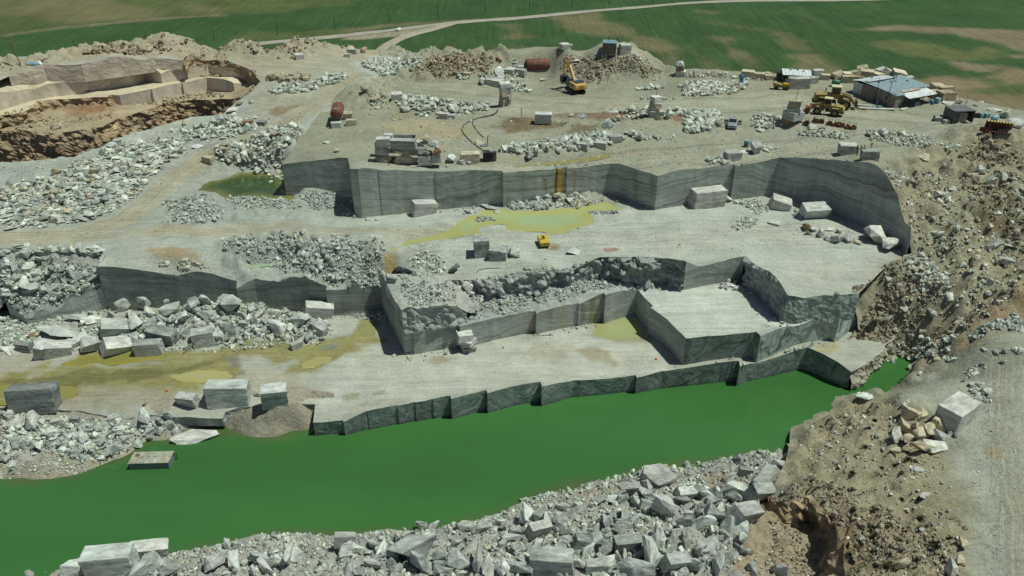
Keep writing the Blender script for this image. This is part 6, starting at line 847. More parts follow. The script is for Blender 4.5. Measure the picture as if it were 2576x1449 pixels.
# upper terrace
SHELTER = "stacked stone shelter above the tall wall"
def stack(k, rows, **kw):
    """stones laid on each other: each row gives x, foot, width, height in enlarged picture units and the height of the foot above the ground"""
    ox, oy = OFF[k]
    for (x, yf, w, h, tone, z, lab) in rows:
        pass
g0 = hit(1000, 415)
def wallstone(x, y, w, h, tone, row, kind='sawn', dep=1.6, back=0, **kw):
    u, v = OFF[2][0] + x / 3, OFF[2][1] + y / 3; Y = g0[1] + back; vb = v + h / 6; z = float(top_h((u - 1288) / FPX * (Y * CT + (CAM_H - g0[2]) * ST), Y, vb)); X = (u - 1288) / FPX * (Y * CT + (CAM_H - z) * ST)
    s = FPX / (Y * CT + (CAM_H - z) * ST); o = bpy.data.objects.new('wall_stone', variant(kind, tone)); COL.objects.link(o); me = o.data; bb = np.array([q.co[:] for q in me.vertices]); ex = bb.max(0) - bb.min(0); H = h / 3 / s * 1.04
    o.scale = (w / 3 / s * 1.03 / ex[0], dep / ex[1], H / ex[2]); o.location = (X, Y + dep * .5, z + H * .5); o.rotation_euler = (kw.get('rx', 0), kw.get('ry', 0), kw.get('rz', _vg.uniform(-.08, .08))); tag(o, None, 'stone block', "stones stacked into the shelter"); REC.append([o, SHELTER, u, v, w / 3, tone, kind]); return o
for q in ((315, 1085, 105, 70, 'pale', 2), (470, 1100, 195, 72, 'grey', 2), (315, 1155, 108, 68, 'pale', 1, 'chunk'), (320, 1222, 120, 68, 'tan', 0, 'chunk'), (452, 1162, 150, 60, 'tan', 1, 'blocky'), (490, 1220, 185, 74, 'tan', 0, 'blocky'), (585, 1143, 100, 62, 'dark', 1, 'chunk'), (645, 1163, 72, 42, 'grey', 1, 'blocky'), (630, 1218, 105, 70, 'grey', 0), (716, 1203, 70, 62, 'grey', 0), (722, 1146, 66, 55, 'rusty', 1, 'chunk'), (700, 1102, 90, 56, 'grey', 1, 'chunk')): wallstone(*q)
for q in ((638, 1060, 86, 55, 'tan', 3, 'blocky'), (630, 1092, 100, 26, 'grey', 3, 'slab')): wallstone(*q, back=.6)
for q in ((300, 1120, 90, 100, 'pale', 1), (570, 1125, 110, 100, 'pale', 1), (430, 1115, 130, 80, 'pale', 1)): wallstone(*q, back=3.0, dep=1.5)
for i_, q in enumerate(((352, 1035, 68, 30, 'pale', 4),)): wallstone(*q, back=1.5, dep=1.2)
batch(2, None, [(828, 1205, 95, 75, 'blocky', 'grey', dict(label="rough grey boulder right of the stacked stone shelter")), (900, 1222, 65, 48, 'chunk', 'grey', dict(label="small rounded stone between the rough boulder and the long tan block")), (970, 1207, 145, 76, 'sawn', 'tan', dict(rz=.05, hm=1.9, label="long tan sawn block beside the black tank with the open end")), (962, 1230, 35, 36, 'chunk', 'grey', dict(label="smallest stone in front of the long tan block")), (550, 1252, 60, 22, 'slab', 'grey', dict(label="flat stone at the foot of the stacked shelter")), (1525, 900, 120, 64, 'sawn', 'pale', dict(rz=-.1, hm=1.5, depth=2, label="pale sawn block alone on the brown mud of the upper terrace")), (1730, 870, 45, 32, 'blocky', 'pale', dict(label="small pale stone on the red mud strip")), (1812, 875, 85, 42, 'slab', 'grey', dict(label="grey slab on the red mud strip")), (2008, 950, 85, 90, 'slab', 'grey', dict(tilt=(1.3, .1), rz=.5, label="grey slab standing upright at the near end of the long rubble heap")), (2065, 1060, 100, 52, 'sawn', 'grey', dict(rz=.3, label="grey sawn block in front of the long rubble heap")), (1822, 1110, 85, 50, 'sawn', 'grey', dict(label="dark sided block at the long rubble heap's front edge")), (1955, 1105, 85, 44, 'sawn', 'pale', dict(label="pale block in front of the standing slab")), (1420, 1180, 100, 60, 'blocky', 'grey', dict(label="big angular block at the left end of the long rubble heap", tilt=(.3, .3))), (1310, 1080, 60, 30, 'blocky', 'grey', dict(label="grey stone on the back of the long rubble heap's left end")),
  (420, 728, 75, 70, 'sawn', 'pale', dict(rz=.2, label="upright pale block at the left end of the block heap under the road")), (1045, 1075, 85, 42, 'slab', 'tan', dict(label="tan slab beside the bent pipe stand")), (770, 885, 75, 32, 'sawn', 'pale', dict(label="pale low block at the front of the block heap")), (835, 885, 55, 30, 'sawn', 'grey', dict(label="grey low block at the front right of the block heap")), (180, 670, 70, 60, 'chunk', 'tan', dict(label="brown boulder on the earth bank by the haul road junction")), (270, 750, 80, 40, 'chunk', 'tan', dict(label="tan boulder below the earth bank")), (430, 230, 50, 26, 'blocky', 'pale', dict(label="pale block beside the far dirt road")), (540, 510, 28, 26, 'blocky', 'grey', dict(label="stone on the rubble mound's flank")), (890, 570, 55, 24, 'blocky', 'pale', dict(label="pale block at the roadside right of the rubble mound")), (950, 572, 55, 22, 'sawn', 'tan', dict(label="tan low block at the roadside right of the rubble mound")), (1080, 615, 75, 60, 'blocky', 'pale', dict(label="white angular block left of the tallest stone pile", tilt=(.3, .3))), (1125, 622, 70, 44, 'sawn', 'pale', dict(label="pale block between the white angular one and the grey one")), (1180, 630, 85, 62, 'sawn', 'grey', dict(label="grey block just behind the tallest stone pile")), (1755, 457, 75, 26, 'slab', 'pale', dict(label="white slab on the slope between the tank and the hut")), (1520, 598, 65, 24, 'slab', 'pale', dict(label="pale slab near the excavator's bucket", rz=.4)),
  (1685, 355, 65, 40, 'sawn', 'pale', dict(rz=.4, label="larger of the two pale blocks on the crest")), (1728, 347, 32, 28, 'sawn', 'grey', dict(label="smaller of the two blocks on the crest")), (2138, 382, 80, 58, 'sawn', 'pale', dict(rz=.1, hm=2.2, label="white cube block standing beside the grey hut")), (65, 365, 55, 45, 'blocky', 'tan', dict(label="tan boulder on the crest at the far road's end")), (1190, 448, 55, 26, 'blocky', 'rusty', dict(label="rusty boulder on the crest left of the tank")), (1500, 500, 50, 40, 'sawn', 'grey', dict(label="grey block supporting the far end of the rusty tank")), (45, 425, 45, 20, 'sawn', 'grey', dict(label="grey sawn block by the tan berm's near end")), (85, 398, 60, 20, 'sawn', 'grey', dict(label="long grey block by the tan berm's near end"))], name='marble_block', cat='stone block', group="blocks on the upper terrace")
batch(2, "pile beside the rusty tank", [(1258, 495, 60, 48), (1275, 540, 70, 55, 'sawn', 'grey'), (1350, 512, 50, 44, 'sawn', 'pale'), (1352, 557, 85, 40, 'sawn', 'grey'), (1300, 470, 85, 22, 'slab', 'grey'), (1310, 510, 50, 50, 'blocky', 'grey'), (1195, 550, 100, 50, 'chunk', 'grey'), (1190, 580, 80, 34, 'slab', 'grey'), (1610, 505, 60, 34, 'slab', 'grey'), (1290, 445, 60, 22, 'slab', 'tan')], name='marble_block', cat='stone block', group="blocks piled beside the rusty tank")
batch(3, None, [(540, 1130, 85, 90, 'chunk', 'pale', dict(hm=2.6, label="big pale boulder beside the teal barrel above the wall")), (372, 1190, 118, 62, 'sawn', 'pale', dict(rz=.25, hm=1.4, label="pale sawn block lying at the wall's edge left of the teal barrel")), (460, 1150, 85, 28, 'slab', 'pale', dict(label="flat pale slab in front of the teal barrel")), (290, 1185, 40, 45, 'slab', 'pale', dict(tilt=(1, .2), label="pale slab standing left of the sawn block at the wall's edge")), (205, 1230, 40, 28, 'blocky', 'pale', dict(label="small pale stone leftmost at the wall's edge")), (620, 1125, 55, 40, 'slab', 'pale', dict(tilt=(.6, .3), label="leaning pale slab right of the big pale boulder")), (670, 1105, 28, 16, 'chunk', 'dark', dict(label="small dark stone right of the leaning slab")), (1240, 1140, 130, 72, 'sawn', 'grey', dict(rz=-.12, hm=1.6, depth=2.2, label="banded sawn block that the three people stand beside")), (1405, 1190, 125, 44, 'sawn', 'grey', dict(rz=-.05, hm=.9, label="low grey block in front of the three people")), (975, 965, 75, 62, 'blocky', 'pale', dict(label="white boulder left of the rusty machine parts")), (1045, 972, 42, 48, 'blocky', 'pale', dict(label="small white boulder in front of the rusty machine parts")), (585, 980, 62, 38, 'slab', 'pale', dict(label="pale slab in front of the small stone heap right of the pickup")), (880, 930, 110, 26, 'slab', 'tan', dict(label="tan slab at the foot of the near stone pile")), (2425, 860, 65, 85, 'tall', 'pale', dict(label="white standing boulder behind the rusty bucket")), (2520, 900, 110, 100, 'chunk', 'grey', dict(label="big grey boulder right of the white standing one")), (2350, 835, 100, 26, 'slab', 'pale', dict(label="pale slab behind the blue barrels")), (2500, 935, 110, 80, 'chunk', 'pale', dict(label="pale boulder right of the rusty bucket"))], name='marble_block', cat='stone block', group="blocks on the upper terrace")
batch(3, "row along the terrace's far edge", [(490, 570, 90, 50, 'sawn', 'tan'), (575, 580, 75, 44, 'sawn', 'tan'), (640, 570, 50, 50, 'sawn', 'tan'), (645, 590, 60, 30, 'sawn', 'tan'), (1020, 560, 75, 30, 'sawn', 'grey'), (1070, 590, 70, 36, 'sawn', 'tan'), (815, 622, 65, 42, 'sawn', 'pale'), (885, 620, 85, 50, 'sawn', 'pale'), (965, 615, 85, 46, 'sawn', 'grey'), (870, 660, 150, 34, 'sawn', 'pale'), (1160, 565, 95, 85, 'blocky', 'tan'), (1230, 580, 60, 70, 'sawn', 'tan'), (1290, 565, 70, 70, 'sawn', 'tan', t_(.2, .2)), (1355, 530, 75, 40, 'sawn', 'tan', t_(.2, -.3)), (1380, 570, 100, 60, 'sawn', 'tan'), (1240, 610, 90, 40, 'sawn', 'tan'), (1320, 610, 80, 40, 'sawn', 'rusty'), (1465, 575, 70, 60, 'sawn', 'tan'), (1495, 537, 62, 50, 'sawn', 'pale', t_(.1, .3)), (1555, 555, 70, 60, 'sawn', 'tan', t_(.2, .4)), (1625, 580, 100, 50, 'sawn', 'tan', t_(.1, .2)), (1530, 590, 50, 44, 'sawn', 'rusty'), (1700, 605, 60, 36, 'sawn', 'pale', t_(0, .2)), (1770, 620, 70, 44, 'sawn', 'tan'), (1840, 640, 80, 50, 'sawn', 'tan'), (1915, 670, 85, 60, 'sawn', 'tan'), (1985, 690, 95, 55, 'sawn', 'tan', t_(.1, .1)), (1975, 735, 110, 60, 'sawn', 'tan'), (1900, 715, 80, 60, 'sawn', 'tan'), (1995, 780, 80, 26, 'slab', 'pale'), (2080, 775, 60, 30, 'blocky', 'tan')], name='marble_block', cat='stone block', group="blocks lined along the terrace's far edge")
batch(1, None, [(435, 955, 72, 66, 'blocky', 'tan', dict(label="tan boulder on the far trench rim above the grey buttress")), (890, 1070, 55, 46, 'sawn', 'grey', dict(label="grey block at the near rim of the trench")), (1875, 935, 72, 42, 'sawn', 'rusty', dict(label="brownish block left of the small dark block by the haul road")), (1978, 935, 62, 42, 'sawn', 'dark', dict(label="small dark block in the slab field beside the haul road")), (1580, 1210, 85, 56, 'sawn', 'tan', dict(label="tan block at the pond end of the haul road's rubble")), (1500, 1105, 78, 36, 'slab', 'pale', dict(label="pale slab alone on the inner side of the haul road")), (1760, 830, 90, 40, 'slab', 'pale', dict(label="large pale slab near the trench's far end")), (1810, 780, 50, 36, 'chunk', 'tan', dict(label="tan boulder near the trench's far end")), (1900, 770, 42, 30, 'blocky', 'grey', dict(label="grey stone near the trench's far end")), (1385, 935, 70, 40, 'blocky', 'tan', dict(label="tan stone at the edge of the small trench pool")), (2470, 1075, 55, 22, 'slab', 'grey', dict(label="flat grey stone on the terrace below the red boiler")), (2540, 1135, 50, 40, 'blocky', 'tan', dict(label="tan stone on the terrace above the green pond's wall")), (665, 690, 28, 24, 'chunk', 'rusty', dict(label="small brown stone on the tan pit's middle step")), (2260, 430, 62, 44, 'sawn', 'pale', dict(label="pale block on the tan berm's near end")), (2190, 600, 42, 40, 'sawn', 'tan', dict(label="square tan block in the low stone row")), (2310, 595, 46, 40, 'sawn', 'tan', dict(label="square tan block at the right end of the low stone row"))], name='marble_block', cat='stone block', group="blocks around the tan pit")
# ---- stacked stone piles that carry lamp posts
def pile(k, rows, label, name='stone_pile', pole=None, group="stacked stone piles"):
    """an Empty with its stones as parts: rows from the bottom up (x, y of the middle, w, h, tone, kind)"""
    ox, oy = OFF[k]; x0, y0, w0, h0 = rows[0][:4]; foot = hit(ox + x0 / 3, oy + (y0 + h0 * .42) / 3); e = bpy.data.objects.new(name, None); COL.objects.link(e); e.location = foot; tag(e, label, 'stone pile', group)
    Y = foot[1] + .5; z = foot[2] - .1
    for (x, y, w, h, tone, kind) in rows:
        u, v = ox + x / 3, oy + y / 3; zt = float(top_h(0, Y, v - h / 6)) ; s = FPX / (Y * CT + (CAM_H - z) * ST); X = (u - 1288) / s; H = max(.25, (zt - z)); me = variant(kind, tone); bb = np.array([q.co[:] for q in me.vertices]); ex = bb.max(0) - bb.min(0); W_ = w / 3 / s
        o = bpy.data.objects.new('stone', me); COL.objects.link(o); o.parent = e; o.scale = (W_ / ex[0], W_ * .85 / ex[1], H * 1.12 / ex[2]); o.location = (X - foot[0], Y - foot[1], z + H * .5 - foot[2]); o.rotation_euler = (_vg.uniform(-.06, .06), _vg.uniform(-.08, .08), _vg.uniform(-.6, .6)); z = zt
    return e, np.array([X, Y, z])
PILES = [pile(2, [(1235, 775, 80, 50, 'tan', 'sawn'), (1240, 738, 82, 34, 'grey', 'sawn'), (1238, 708, 78, 34, 'tan', 'sawn'), (1235, 672, 80, 38, 'grey', 'sawn'), (1235, 640, 82, 30, 'grey', 'sawn')], "tallest stone pile, beside the haul road in the middle of the upper terrace"),
 pile(2, [(2370, 885, 90, 40, 'tan', 'sawn'), (2370, 850, 115, 34, 'grey', 'sawn'), (2365, 820, 90, 34, 'tan', 'sawn'), (2370, 790, 90, 30, 'tan', 'sawn'), (2372, 752, 75, 46, 'grey', 'sawn')], "stone pile rising from the red mud strip behind the long rubble heap"),
 pile(3, [(780, 920, 62, 44, 'rusty', 'sawn'), (830, 878, 128, 74, 'grey', 'sawn'), (838, 828, 105, 40, 'grey', 'sawn'), (845, 780, 100, 46, 'tan', 'sawn')], "broad stone pile next to the wheel loaders, casting a long shadow"),
 pile(2, [(2560, 555, 75, 44, 'grey', 'sawn'), (2555, 522, 60, 28, 'rusty', 'sawn'), (2556, 483, 66, 44, 'pale', 'chunk')], "low round topped stone pile near the far crest"),
 pile(5, [(955, 1185, 105, 50, 'grey', 'sawn'), (948, 1162, 90, 40, 'grey', 'sawn'), (950, 1132, 122, 44, 'pale', 'sawn'), (930, 1088, 118, 50, 'pale', 'sawn')], "stack of four flat stones on the white lower floor"),
 pile(3, [(5, 548, 70, 42, 'grey', 'sawn')], "") if False else None]
PILES = [p for p in PILES if p]
# ---- labels from what sets each stone apart
ORD = ["first", "second", "third", "fourth", "fifth", "sixth", "seventh", "eighth", "ninth", "tenth", "eleventh", "twelfth"]
from collections import defaultdict
byc = defaultdict(list)
for r_ in REC:
    if r_[0].get('label') is None: byc[r_[1]].append(r_)
for cl, L_ in byc.items():
    us = [r_[2] for r_ in L_]; vs_ = [r_[3] for r_ in L_]; ws = sorted(r_[4] for r_ in L_); lab = defaultdict(list)
    for r_ in L_:
        u, v, w = r_[2:5]; fu = (u - min(us)) / (max(us) - min(us) + 1e-6); rank = ws.index(w) / max(1, len(ws) - 1); near = [q[3] for q in L_ if abs(q[2] - u) < 130]; fv = (v - min(near)) / (max(near) - min(near) + 1e-6) if len(near) > 2 else .5
        size = 'small' if rank < .3 else 'mid-sized' if rank < .65 else 'large' if rank < .9 else 'huge'; tone = {'grey': 'grey', 'pale': 'pale', 'tan': 'yellowish', 'rusty': 'reddish', 'cream': 'cream', 'dark': 'dark'}[r_[5]]; shape = {'blocky': 'angular', 'slab': 'flat', 'chunk': 'rounded', 'sawn': 'square', 'tall': 'upright'}[r_[6]]
        col_ = ('far left', 'left', 'centre left', 'centre', 'centre right', 'right', 'far right')[min(6, int(fu * 7))]; row = ('back', 'middle', 'front')[min(2, int(fv * 3))]
        cl_ = cl.replace('heap of white stones before the shaded wall', 'white stone heap').replace('foot of the stained wall by the yellow pond', 'stained wall foot').replace('broken slope left of the dark sawn wall', 'broken slope').replace('stacked stone shelter above the tall wall', 'stone shelter').replace('heap of yellow rocks beside the white cube', 'yellow rock heap').replace('corner of the white bench', 'white bench corner').replace("row along the terrace's far edge", 'far edge row').replace('pile beside the rusty tank', 'tank side pile').replace('heap under the dark sawn wall', 'heap under dark wall'); cw = {'near bank': 'of the near bank', 'left shore rubble': 'of left shore rubble'}.get(cl, ('in ' if any(q_ in cl_ for q_ in ('heap', 'row', 'pile', 'corner', 'shelter')) else 'on ' if 'slope' in cl_ else 'at ') + cl_)
        lab[f"{size} {tone} {shape} stone, {row} {col_} {cw}"].append(r_)
    for t, rs in lab.items():
        rs.sort(key=lambda q: q[2]); n = len(rs)
        for i, r_ in enumerate(rs):
            sfx = '' if n == 1 else (', leftmost' if i == 0 else ', rightmost' if i == n - 1 else ', ' + ORD[i] + ' from left'); r_[0]['label'] = t + sfx
# ================================================================ MACHINES, SHEDS, PEOPLE AND SMALL THINGS
class MB:
    """collects boxes, cylinders, prisms and tubes into ONE mesh"""
    def __init__(s): s.bm = bmesh.new()
    def _add(s, b2, M_=None):
        if M_ is not None: bmesh.ops.transform(b2, matrix=M_, verts=b2.verts)
        me = bpy.data.meshes.new('t'); b2.to_mesh(me); b2.free(); s.bm.from_mesh(me); bpy.data.meshes.remove(me); return s
    def box(s, x, y, z, sx_, sy_, sz_, rx=0, ry=0, rz=0, bev=.03, taper=None):
        b = bmesh.new(); bmesh.ops.create_cube(b, size=1)
        for v in b.verts:
            if taper and v.co.z > 0: v.co.x *= taper[0]; v.co.y *= taper[1]
            v.co.x *= sx_; v.co.y *= sy_; v.co.z *= sz_
        if bev: bmesh.ops.bevel(b, geom=b.edges[:], offset=min(bev, .3 * min(sx_, sy_, sz_)), segments=2, affect='EDGES')
        return s._add(b, Matrix.Translation((x, y, z)) @ Matrix.Rotation(rz, 4, 'Z') @ Matrix.Rotation(ry, 4, 'Y') @ Matrix.Rotation(rx, 4, 'X'))
    def cyl(s, p0, p1, r, r2=None, seg=14, caps=True):
        p0, p1 = Vector(p0), Vector(p1); d = p1 - p0; b = bmesh.new(); bmesh.ops.create_cone(b, cap_ends=caps, segments=seg, radius1=r, radius2=r if r2 is None else r2, depth=d.length)
        return s._add(b, Matrix.Translation((p0 + p1) / 2) @ d.to_track_quat('Z', 'Y').to_matrix().to_4x4())
    def prism(s, prof, y0, y1, bev=.02):
        """profile in x, z drawn out along y"""
        b = bmesh.new(); f = b.faces.new([b.verts.new((x, y0, z)) for x, z in prof]); r = bmesh.ops.extrude_face_region(b, geom=[f]); [setattr(v.co, 'y', y1) for v in r['geom'] if isinstance(v, bmesh.types.BMVert)]
        bmesh.ops.recalc_face_normals(b, faces=b.faces)
        if bev: bmesh.ops.bevel(b, geom=b.edges[:], offset=bev, segments=1, affect='EDGES', clamp_overlap=True)
        return s._add(b)
    def tube(s, pts, r, seg=6):
        P_ = [Vector(p) for p in pts]; b = bmesh.new(); rings = []
        for i, p in enumerate(P_):
            d = (P_[min(i + 1, len(P_) - 1)] - P_[max(i - 1, 0)]).normalized(); q = d.to_track_quat('Z', 'Y'); rings.append([b.verts.new(p + q @ Vector((r * math.cos(6.2832 * k / seg), r * math.sin(6.2832 * k / seg), 0))) for k in range(seg)])
        for a, c in zip(rings[:-1], rings[1:]):
            for k in range(seg): b.faces.new((a[k], a[(k + 1) % seg], c[(k + 1) % seg], c[k]))
        b.faces.new(rings[0][::-1]); b.faces.new(rings[-1]); return s._add(b)
    def lathe(s, prof, seg=20, M_=None):
        b = bmesh.new(); rings = [[b.verts.new((r * math.cos(6.2832 * k / seg), r * math.sin(6.2832 * k / seg), z)) for k in range(seg)] for r, z in prof]
        for a, c in zip(rings[:-1], rings[1:]):
            for k in range(seg): b.faces.new((a[k], a[(k + 1) % seg], c[(k + 1) % seg], c[k]))
        b.faces.new(rings[0][::-1]); b.faces.new(rings[-1]); return s._add(b, M_)
    def sheet(s, nx, ny, fn, thick=.02):
        b = bmesh.new(); g = [[b.verts.new(fn(i / nx, j / ny)) for j in range(ny + 1)] for i in range(nx + 1)]
        for i in range(nx):
            for j in range(ny): b.faces.new((g[i][j], g[i + 1][j], g[i + 1][j + 1], g[i][j + 1]))
        bmesh.ops.recalc_face_normals(b, faces=b.faces); bmesh.ops.solidify(b, geom=b.faces[:], thickness=thick); return s._add(b)
    def build(s, name, mat, parent=None, smooth=False):
        me = bpy.data.meshes.new(name); s.bm.to_mesh(me); s.bm.free(); me.materials.append(mat); o = bpy.data.objects.new(name, me); COL.objects.link(o)
        if smooth: me.polygons.foreach_set('use_smooth', np.ones(len(me.polygons), bool))
        if parent is not None: o.parent = parent
        return o
def thing(name, loc, rz, label, cat, group=None, rx=0, ry=0):
    e = bpy.data.objects.new(name, None); COL.objects.link(e); e.location = loc; e.rotation_euler = (rx, ry, rz); return tag(e, label, cat, group)
def z1(k, x, y): return (OFF[k][0] + x / 3, OFF[k][1] + y / 3)
YEL = plain("yellow_machine_paint", (.35, .265, .085), .6, dirt=.45, rust=.25); ORA = plain("orange_machine_paint", (.62, .36, .10), .5, dirt=.25); BLK = plain("black_rubber", (.025, .025, .025), .85, dirt=.5); DRK = plain("dark_steel", (.045, .048, .05), .6, .3, dirt=.3); NVY = plain("navy_plate", (.03, .055, .075), .45, dirt=.3)
GLS = plain("dark_window_glass", (.02, .03, .035), .12, dirt=.15, spec=.6); RST = plain("rusted_steel", (.17, .075, .045), .85, dirt=.35, rust=.4); RED = plain("oxide_red_tank", (.17, .06, .042), .75, dirt=.3, rust=.2); WHT = plain("white_sheet_metal", (.68, .72, .72), .45, .1, dirt=.3, rust=.12); BLU = plain("blue_plastic", (.05, .17, .33), .45, dirt=.3); LBL = plain("pale_blue_plastic", (.25, .42, .47), .5, dirt=.3)
SLT = plain("slate_blue_sheet_metal", (.27, .36, .39), .45, .1, dirt=.3, rust=.1); CON = plain("cement_block_wall", (.27, .255, .215), .95, dirt=.45); WOD = plain("weathered_wood", (.20, .15, .10), .9, dirt=.4); SIL = plain("silver_car_paint", (.42, .47, .48), .3, .4, dirt=.25); TEA = plain("teal_paint", (.04, .20, .20), .5, dirt=.3); GRN = plain("green_paint", (.04, .22, .10), .5, dirt=.3); CRM = plain("cream_cab_roof", (.62, .56, .34), .55, dirt=.3); GAL = plain("galvanised_steel", (.34, .36, .36), .5, .4, dirt=.3); CHR = plain("pale_tank_mark", (.36, .30, .25), .8)
def dup_tree(o, parent=None):
    c = o.copy(); COL.objects.link(c); c.parent = parent
    for ch in list(o.children): dup_tree(ch, c)
    return c
# ---------------------------------------------------------------- excavator
def excavator(loc, rz):
    e = thing('excavator', loc, rz, "orange tracked excavator with its dark bucket lowered beside the earth mound", 'excavator')
    for sy_ in (-1, 1):
        t = MB().prism([(-2.3, .12), (-2.55, .5), (-2.25, .92), (2.25, .92), (2.55, .5), (2.3, .12)], sy_ * 1.05 - .3, sy_ * 1.05 + .3, .06).build('track', BLK, e)
        for k in range(5): MB().cyl((-1.7 + k * .85, sy_ * 1.05 + (.27 if sy_ > 0 else -.27), .42), (-1.7 + k * .85, sy_ * 1.05 + (.36 if sy_ > 0 else -.36), .42), .22).build('roller', DRK, t)
    MB().box(0, 0, .75, 2.6, 1.6, .5).cyl((0, 0, .95), (0, 0, 1.25), .75).build('undercarriage', DRK, e)
    b = MB().prism([(-2.75, 1.35), (-2.85, 1.7), (-2.75, 2.35), (-2.3, 2.5), (.2, 2.5), (.2, 1.2), (-2.5, 1.2)], -1.4, 1.4, .06).box(1.1, -.75, 1.6, 1.9, 1.2, .75).build('body', ORA, e)
    MB().box(-1.1, -.15, 2.56, 2.1, 2.1, .16).build('engine_cover', NVY, b); MB().box(-2.87, 0, 1.95, .02, 1.1, .16, bev=0).build('nameplate', WOD, b)
    for k in range(3): MB().box(-1.7 + k * .5, 1.405, 1.95, .34, .03, .4, bev=.01).build('vent', DRK, b)
    c = MB().prism([(.25, 1.25), (.25, 3.05), (1.45, 3.05), (1.95, 2.2), (1.95, 1.25)], .35, 1.38, .05).build('cab', NVY, e)
    MB().prism([(.4, 2.05), (.4, 2.9), (1.35, 2.9), (1.75, 2.15), (1.75, 2.05)], 1.385, 1.40, 0).build('window', GLS, c); MB().box(1.72, .86, 2.62, .03, .85, .8, ry=-.55, bev=.01).build('windscreen', GLS, c)
    bo = MB().prism([(.55, 1.75), (.65, 2.15), (2.9, 4.85), (3.6, 5.25), (6.1, 5.75), (6.25, 5.45), (3.9, 4.55), (3.2, 4.1), (1.15, 1.8)], -.55, -.05, .05).build('boom', ORA, e)
    MB().cyl((1.5, -.3, 2.0), (2.9, -.3, 3.9), .12).build('boom_cylinder', DRK, bo); MB().cyl((3.3, -.3, 5.35), (5.9, -.3, 6.2), .11).build('stick_cylinder', DRK, bo)
    MB().prism([(5.85, 6.2), (6.35, 6.25), (6.55, 5.5), (6.2, 2.35), (5.85, 2.35)], -.5, -.1, .04).build('stick', ORA, e)
    bk = MB().prism([(5.6, 2.2), (6.35, 2.35), (6.7, 1.7), (6.55, .8), (5.9, .35), (5.25, .5), (5.4, .75), (5.9, .75), (6.25, 1.1), (6.3, 1.6), (6.0, 1.95), (5.55, 1.9)], -1.05, .45, .03).box(5.85, -1.05, 1.35, 1.0, .06, 1.5).box(5.85, .45, 1.35, 1.0, .06, 1.5).build('bucket', DRK, e)
    for k in range(5): MB().box(5.15, -.95 + k * .32, .5, .3, .1, .1, ry=.15).build('tooth', GAL, bk)
    return e
p_ = hit(1447, 234); excavator((p_[0], p_[1] + .6, p_[2]), R_(113))
# ---------------------------------------------------------------- wheel loaders
def loader(loc, rz, s, fork, label):
    e = thing('wheel_loader', loc, rz, label, 'wheel loader', 'wheel loaders'); e.scale = (s, s, s)
    for x in (1.65, -1.65):
        for y in (-1.1, 1.1):
            M_ = Matrix.Translation((x, y, .82)) @ Matrix.Rotation(math.pi / 2, 4, 'X'); t = MB().lathe([(.45, -.3), (.72, -.31), (.82, -.2), (.82, .2), (.72, .31), (.45, .3)], 20, M_); w = t.build('wheel', BLK, e)
            MB().lathe([(.1, -.34), (.43, -.29), (.46, 0), (.43, .29), (.1, .34)], 16, M_).build('rim', YEL, w)
    b = MB().prism([(-3.1, .95), (-3.15, 1.5), (-2.9, 2.05), (-.7, 2.2), (-.5, 1.0)], -.85, .85, .05).build('engine_hood', YEL, e)
    for k in range(5): MB().box(-3.15, 0, 1.15 + k * .17, .05, 1.3, .07, bev=.01).build('grille_bar', CRM, b)
    MB().box(-2.9, 0, .85, .7, 1.9, .2).box(-1.2, 0, .9, 3, 1.2, .35).build('rear_frame', DRK, e); MB().cyl((-1.4, .5, 2.1), (-1.4, .5, 2.9), .07).build('exhaust', DRK, e)
    MB().box(-1.65, -1.1, 1.72, 1.3, .7, .08).box(-1.65, 1.1, 1.72, 1.3, .7, .08).build('mudguard', YEL, e)
    c = MB().box(.05, 0, 2.4, 1.35, 1.35, 1.75, bev=.06, taper=(.92, .92)).build('cab', YEL, e); MB().box(.05, 0, 3.33, 1.55, 1.5, .14, bev=.05).build('cab_roof', CRM, c)
    for (x, y, a, w_) in ((.70, 0, 0, 1.1), (-.60, 0, 0, 1.1), (.05, .665, 1.5708, 1.05), (.05, -.665, 1.5708, 1.05)): MB().box(x, y, 2.68, .03, w_, .85, rz=a, bev=.01).build('window', GLS, c)
    MB().box(1.5, 0, 1.15, 1.9, 1.0, .7).box(1.0, 0, 1.7, .5, .9, .9).build('front_frame', YEL, e)
    for y in (-.5, .5): MB().prism([(.85, 2.15), (1.1, 2.3), (2.3, 2.0), (3.3, .75), (3.15, .5), (2.1, 1.65), (1.0, 1.9)], y - .09, y + .09, .02).build('lift_arm', YEL, e)
    MB().cyl((1.1, 0, 1.4), (2.9, 0, 1.3), .1).build('tilt_cylinder', DRK, e)
    if fork:
        f = MB().box(3.3, 0, .9, .14, 1.8, 1.1).build('fork_carriage', RST, e)
        for y in (-.6, .6): MB().prism([(3.3, .25), (3.3, 1.4), (3.45, 1.4), (3.5, .35), (4.9, .2), (4.9, .12)], y - .1, y + .1, .01).build('fork', RST, f)
    else:
        k_ = MB().prism([(3.15, .25), (3.05, .8), (3.2, 1.4), (3.6, 1.55), (3.35, 1.2), (3.3, .75), (3.45, .38), (4.5, .22), (4.5, .15)], -1.45, 1.45, .02).box(3.55, -1.45, .75, .8, .05, 1.0).box(3.55, 1.45, .75, .8, .05, 1.0).build('bucket', RST, e); MB().box(3.6, 0, 1.58, .25, 2.9, .08).build('bucket_lip', ORA, k_)
    return e
p_ = hit(2078, 288); loader((p_[0], p_[1], p_[2]), R_(152), 1.0, False, "smaller yellow wheel loader with a flat cream cab roof, its rear grille towards the sheds")
p_ = hit(2092, 274); loader((p_[0] + .6, p_[1] + 1.2, p_[2]), R_(-16), 1.3, True, "larger yellow wheel loader standing behind the smaller one, its arms lowered in front")
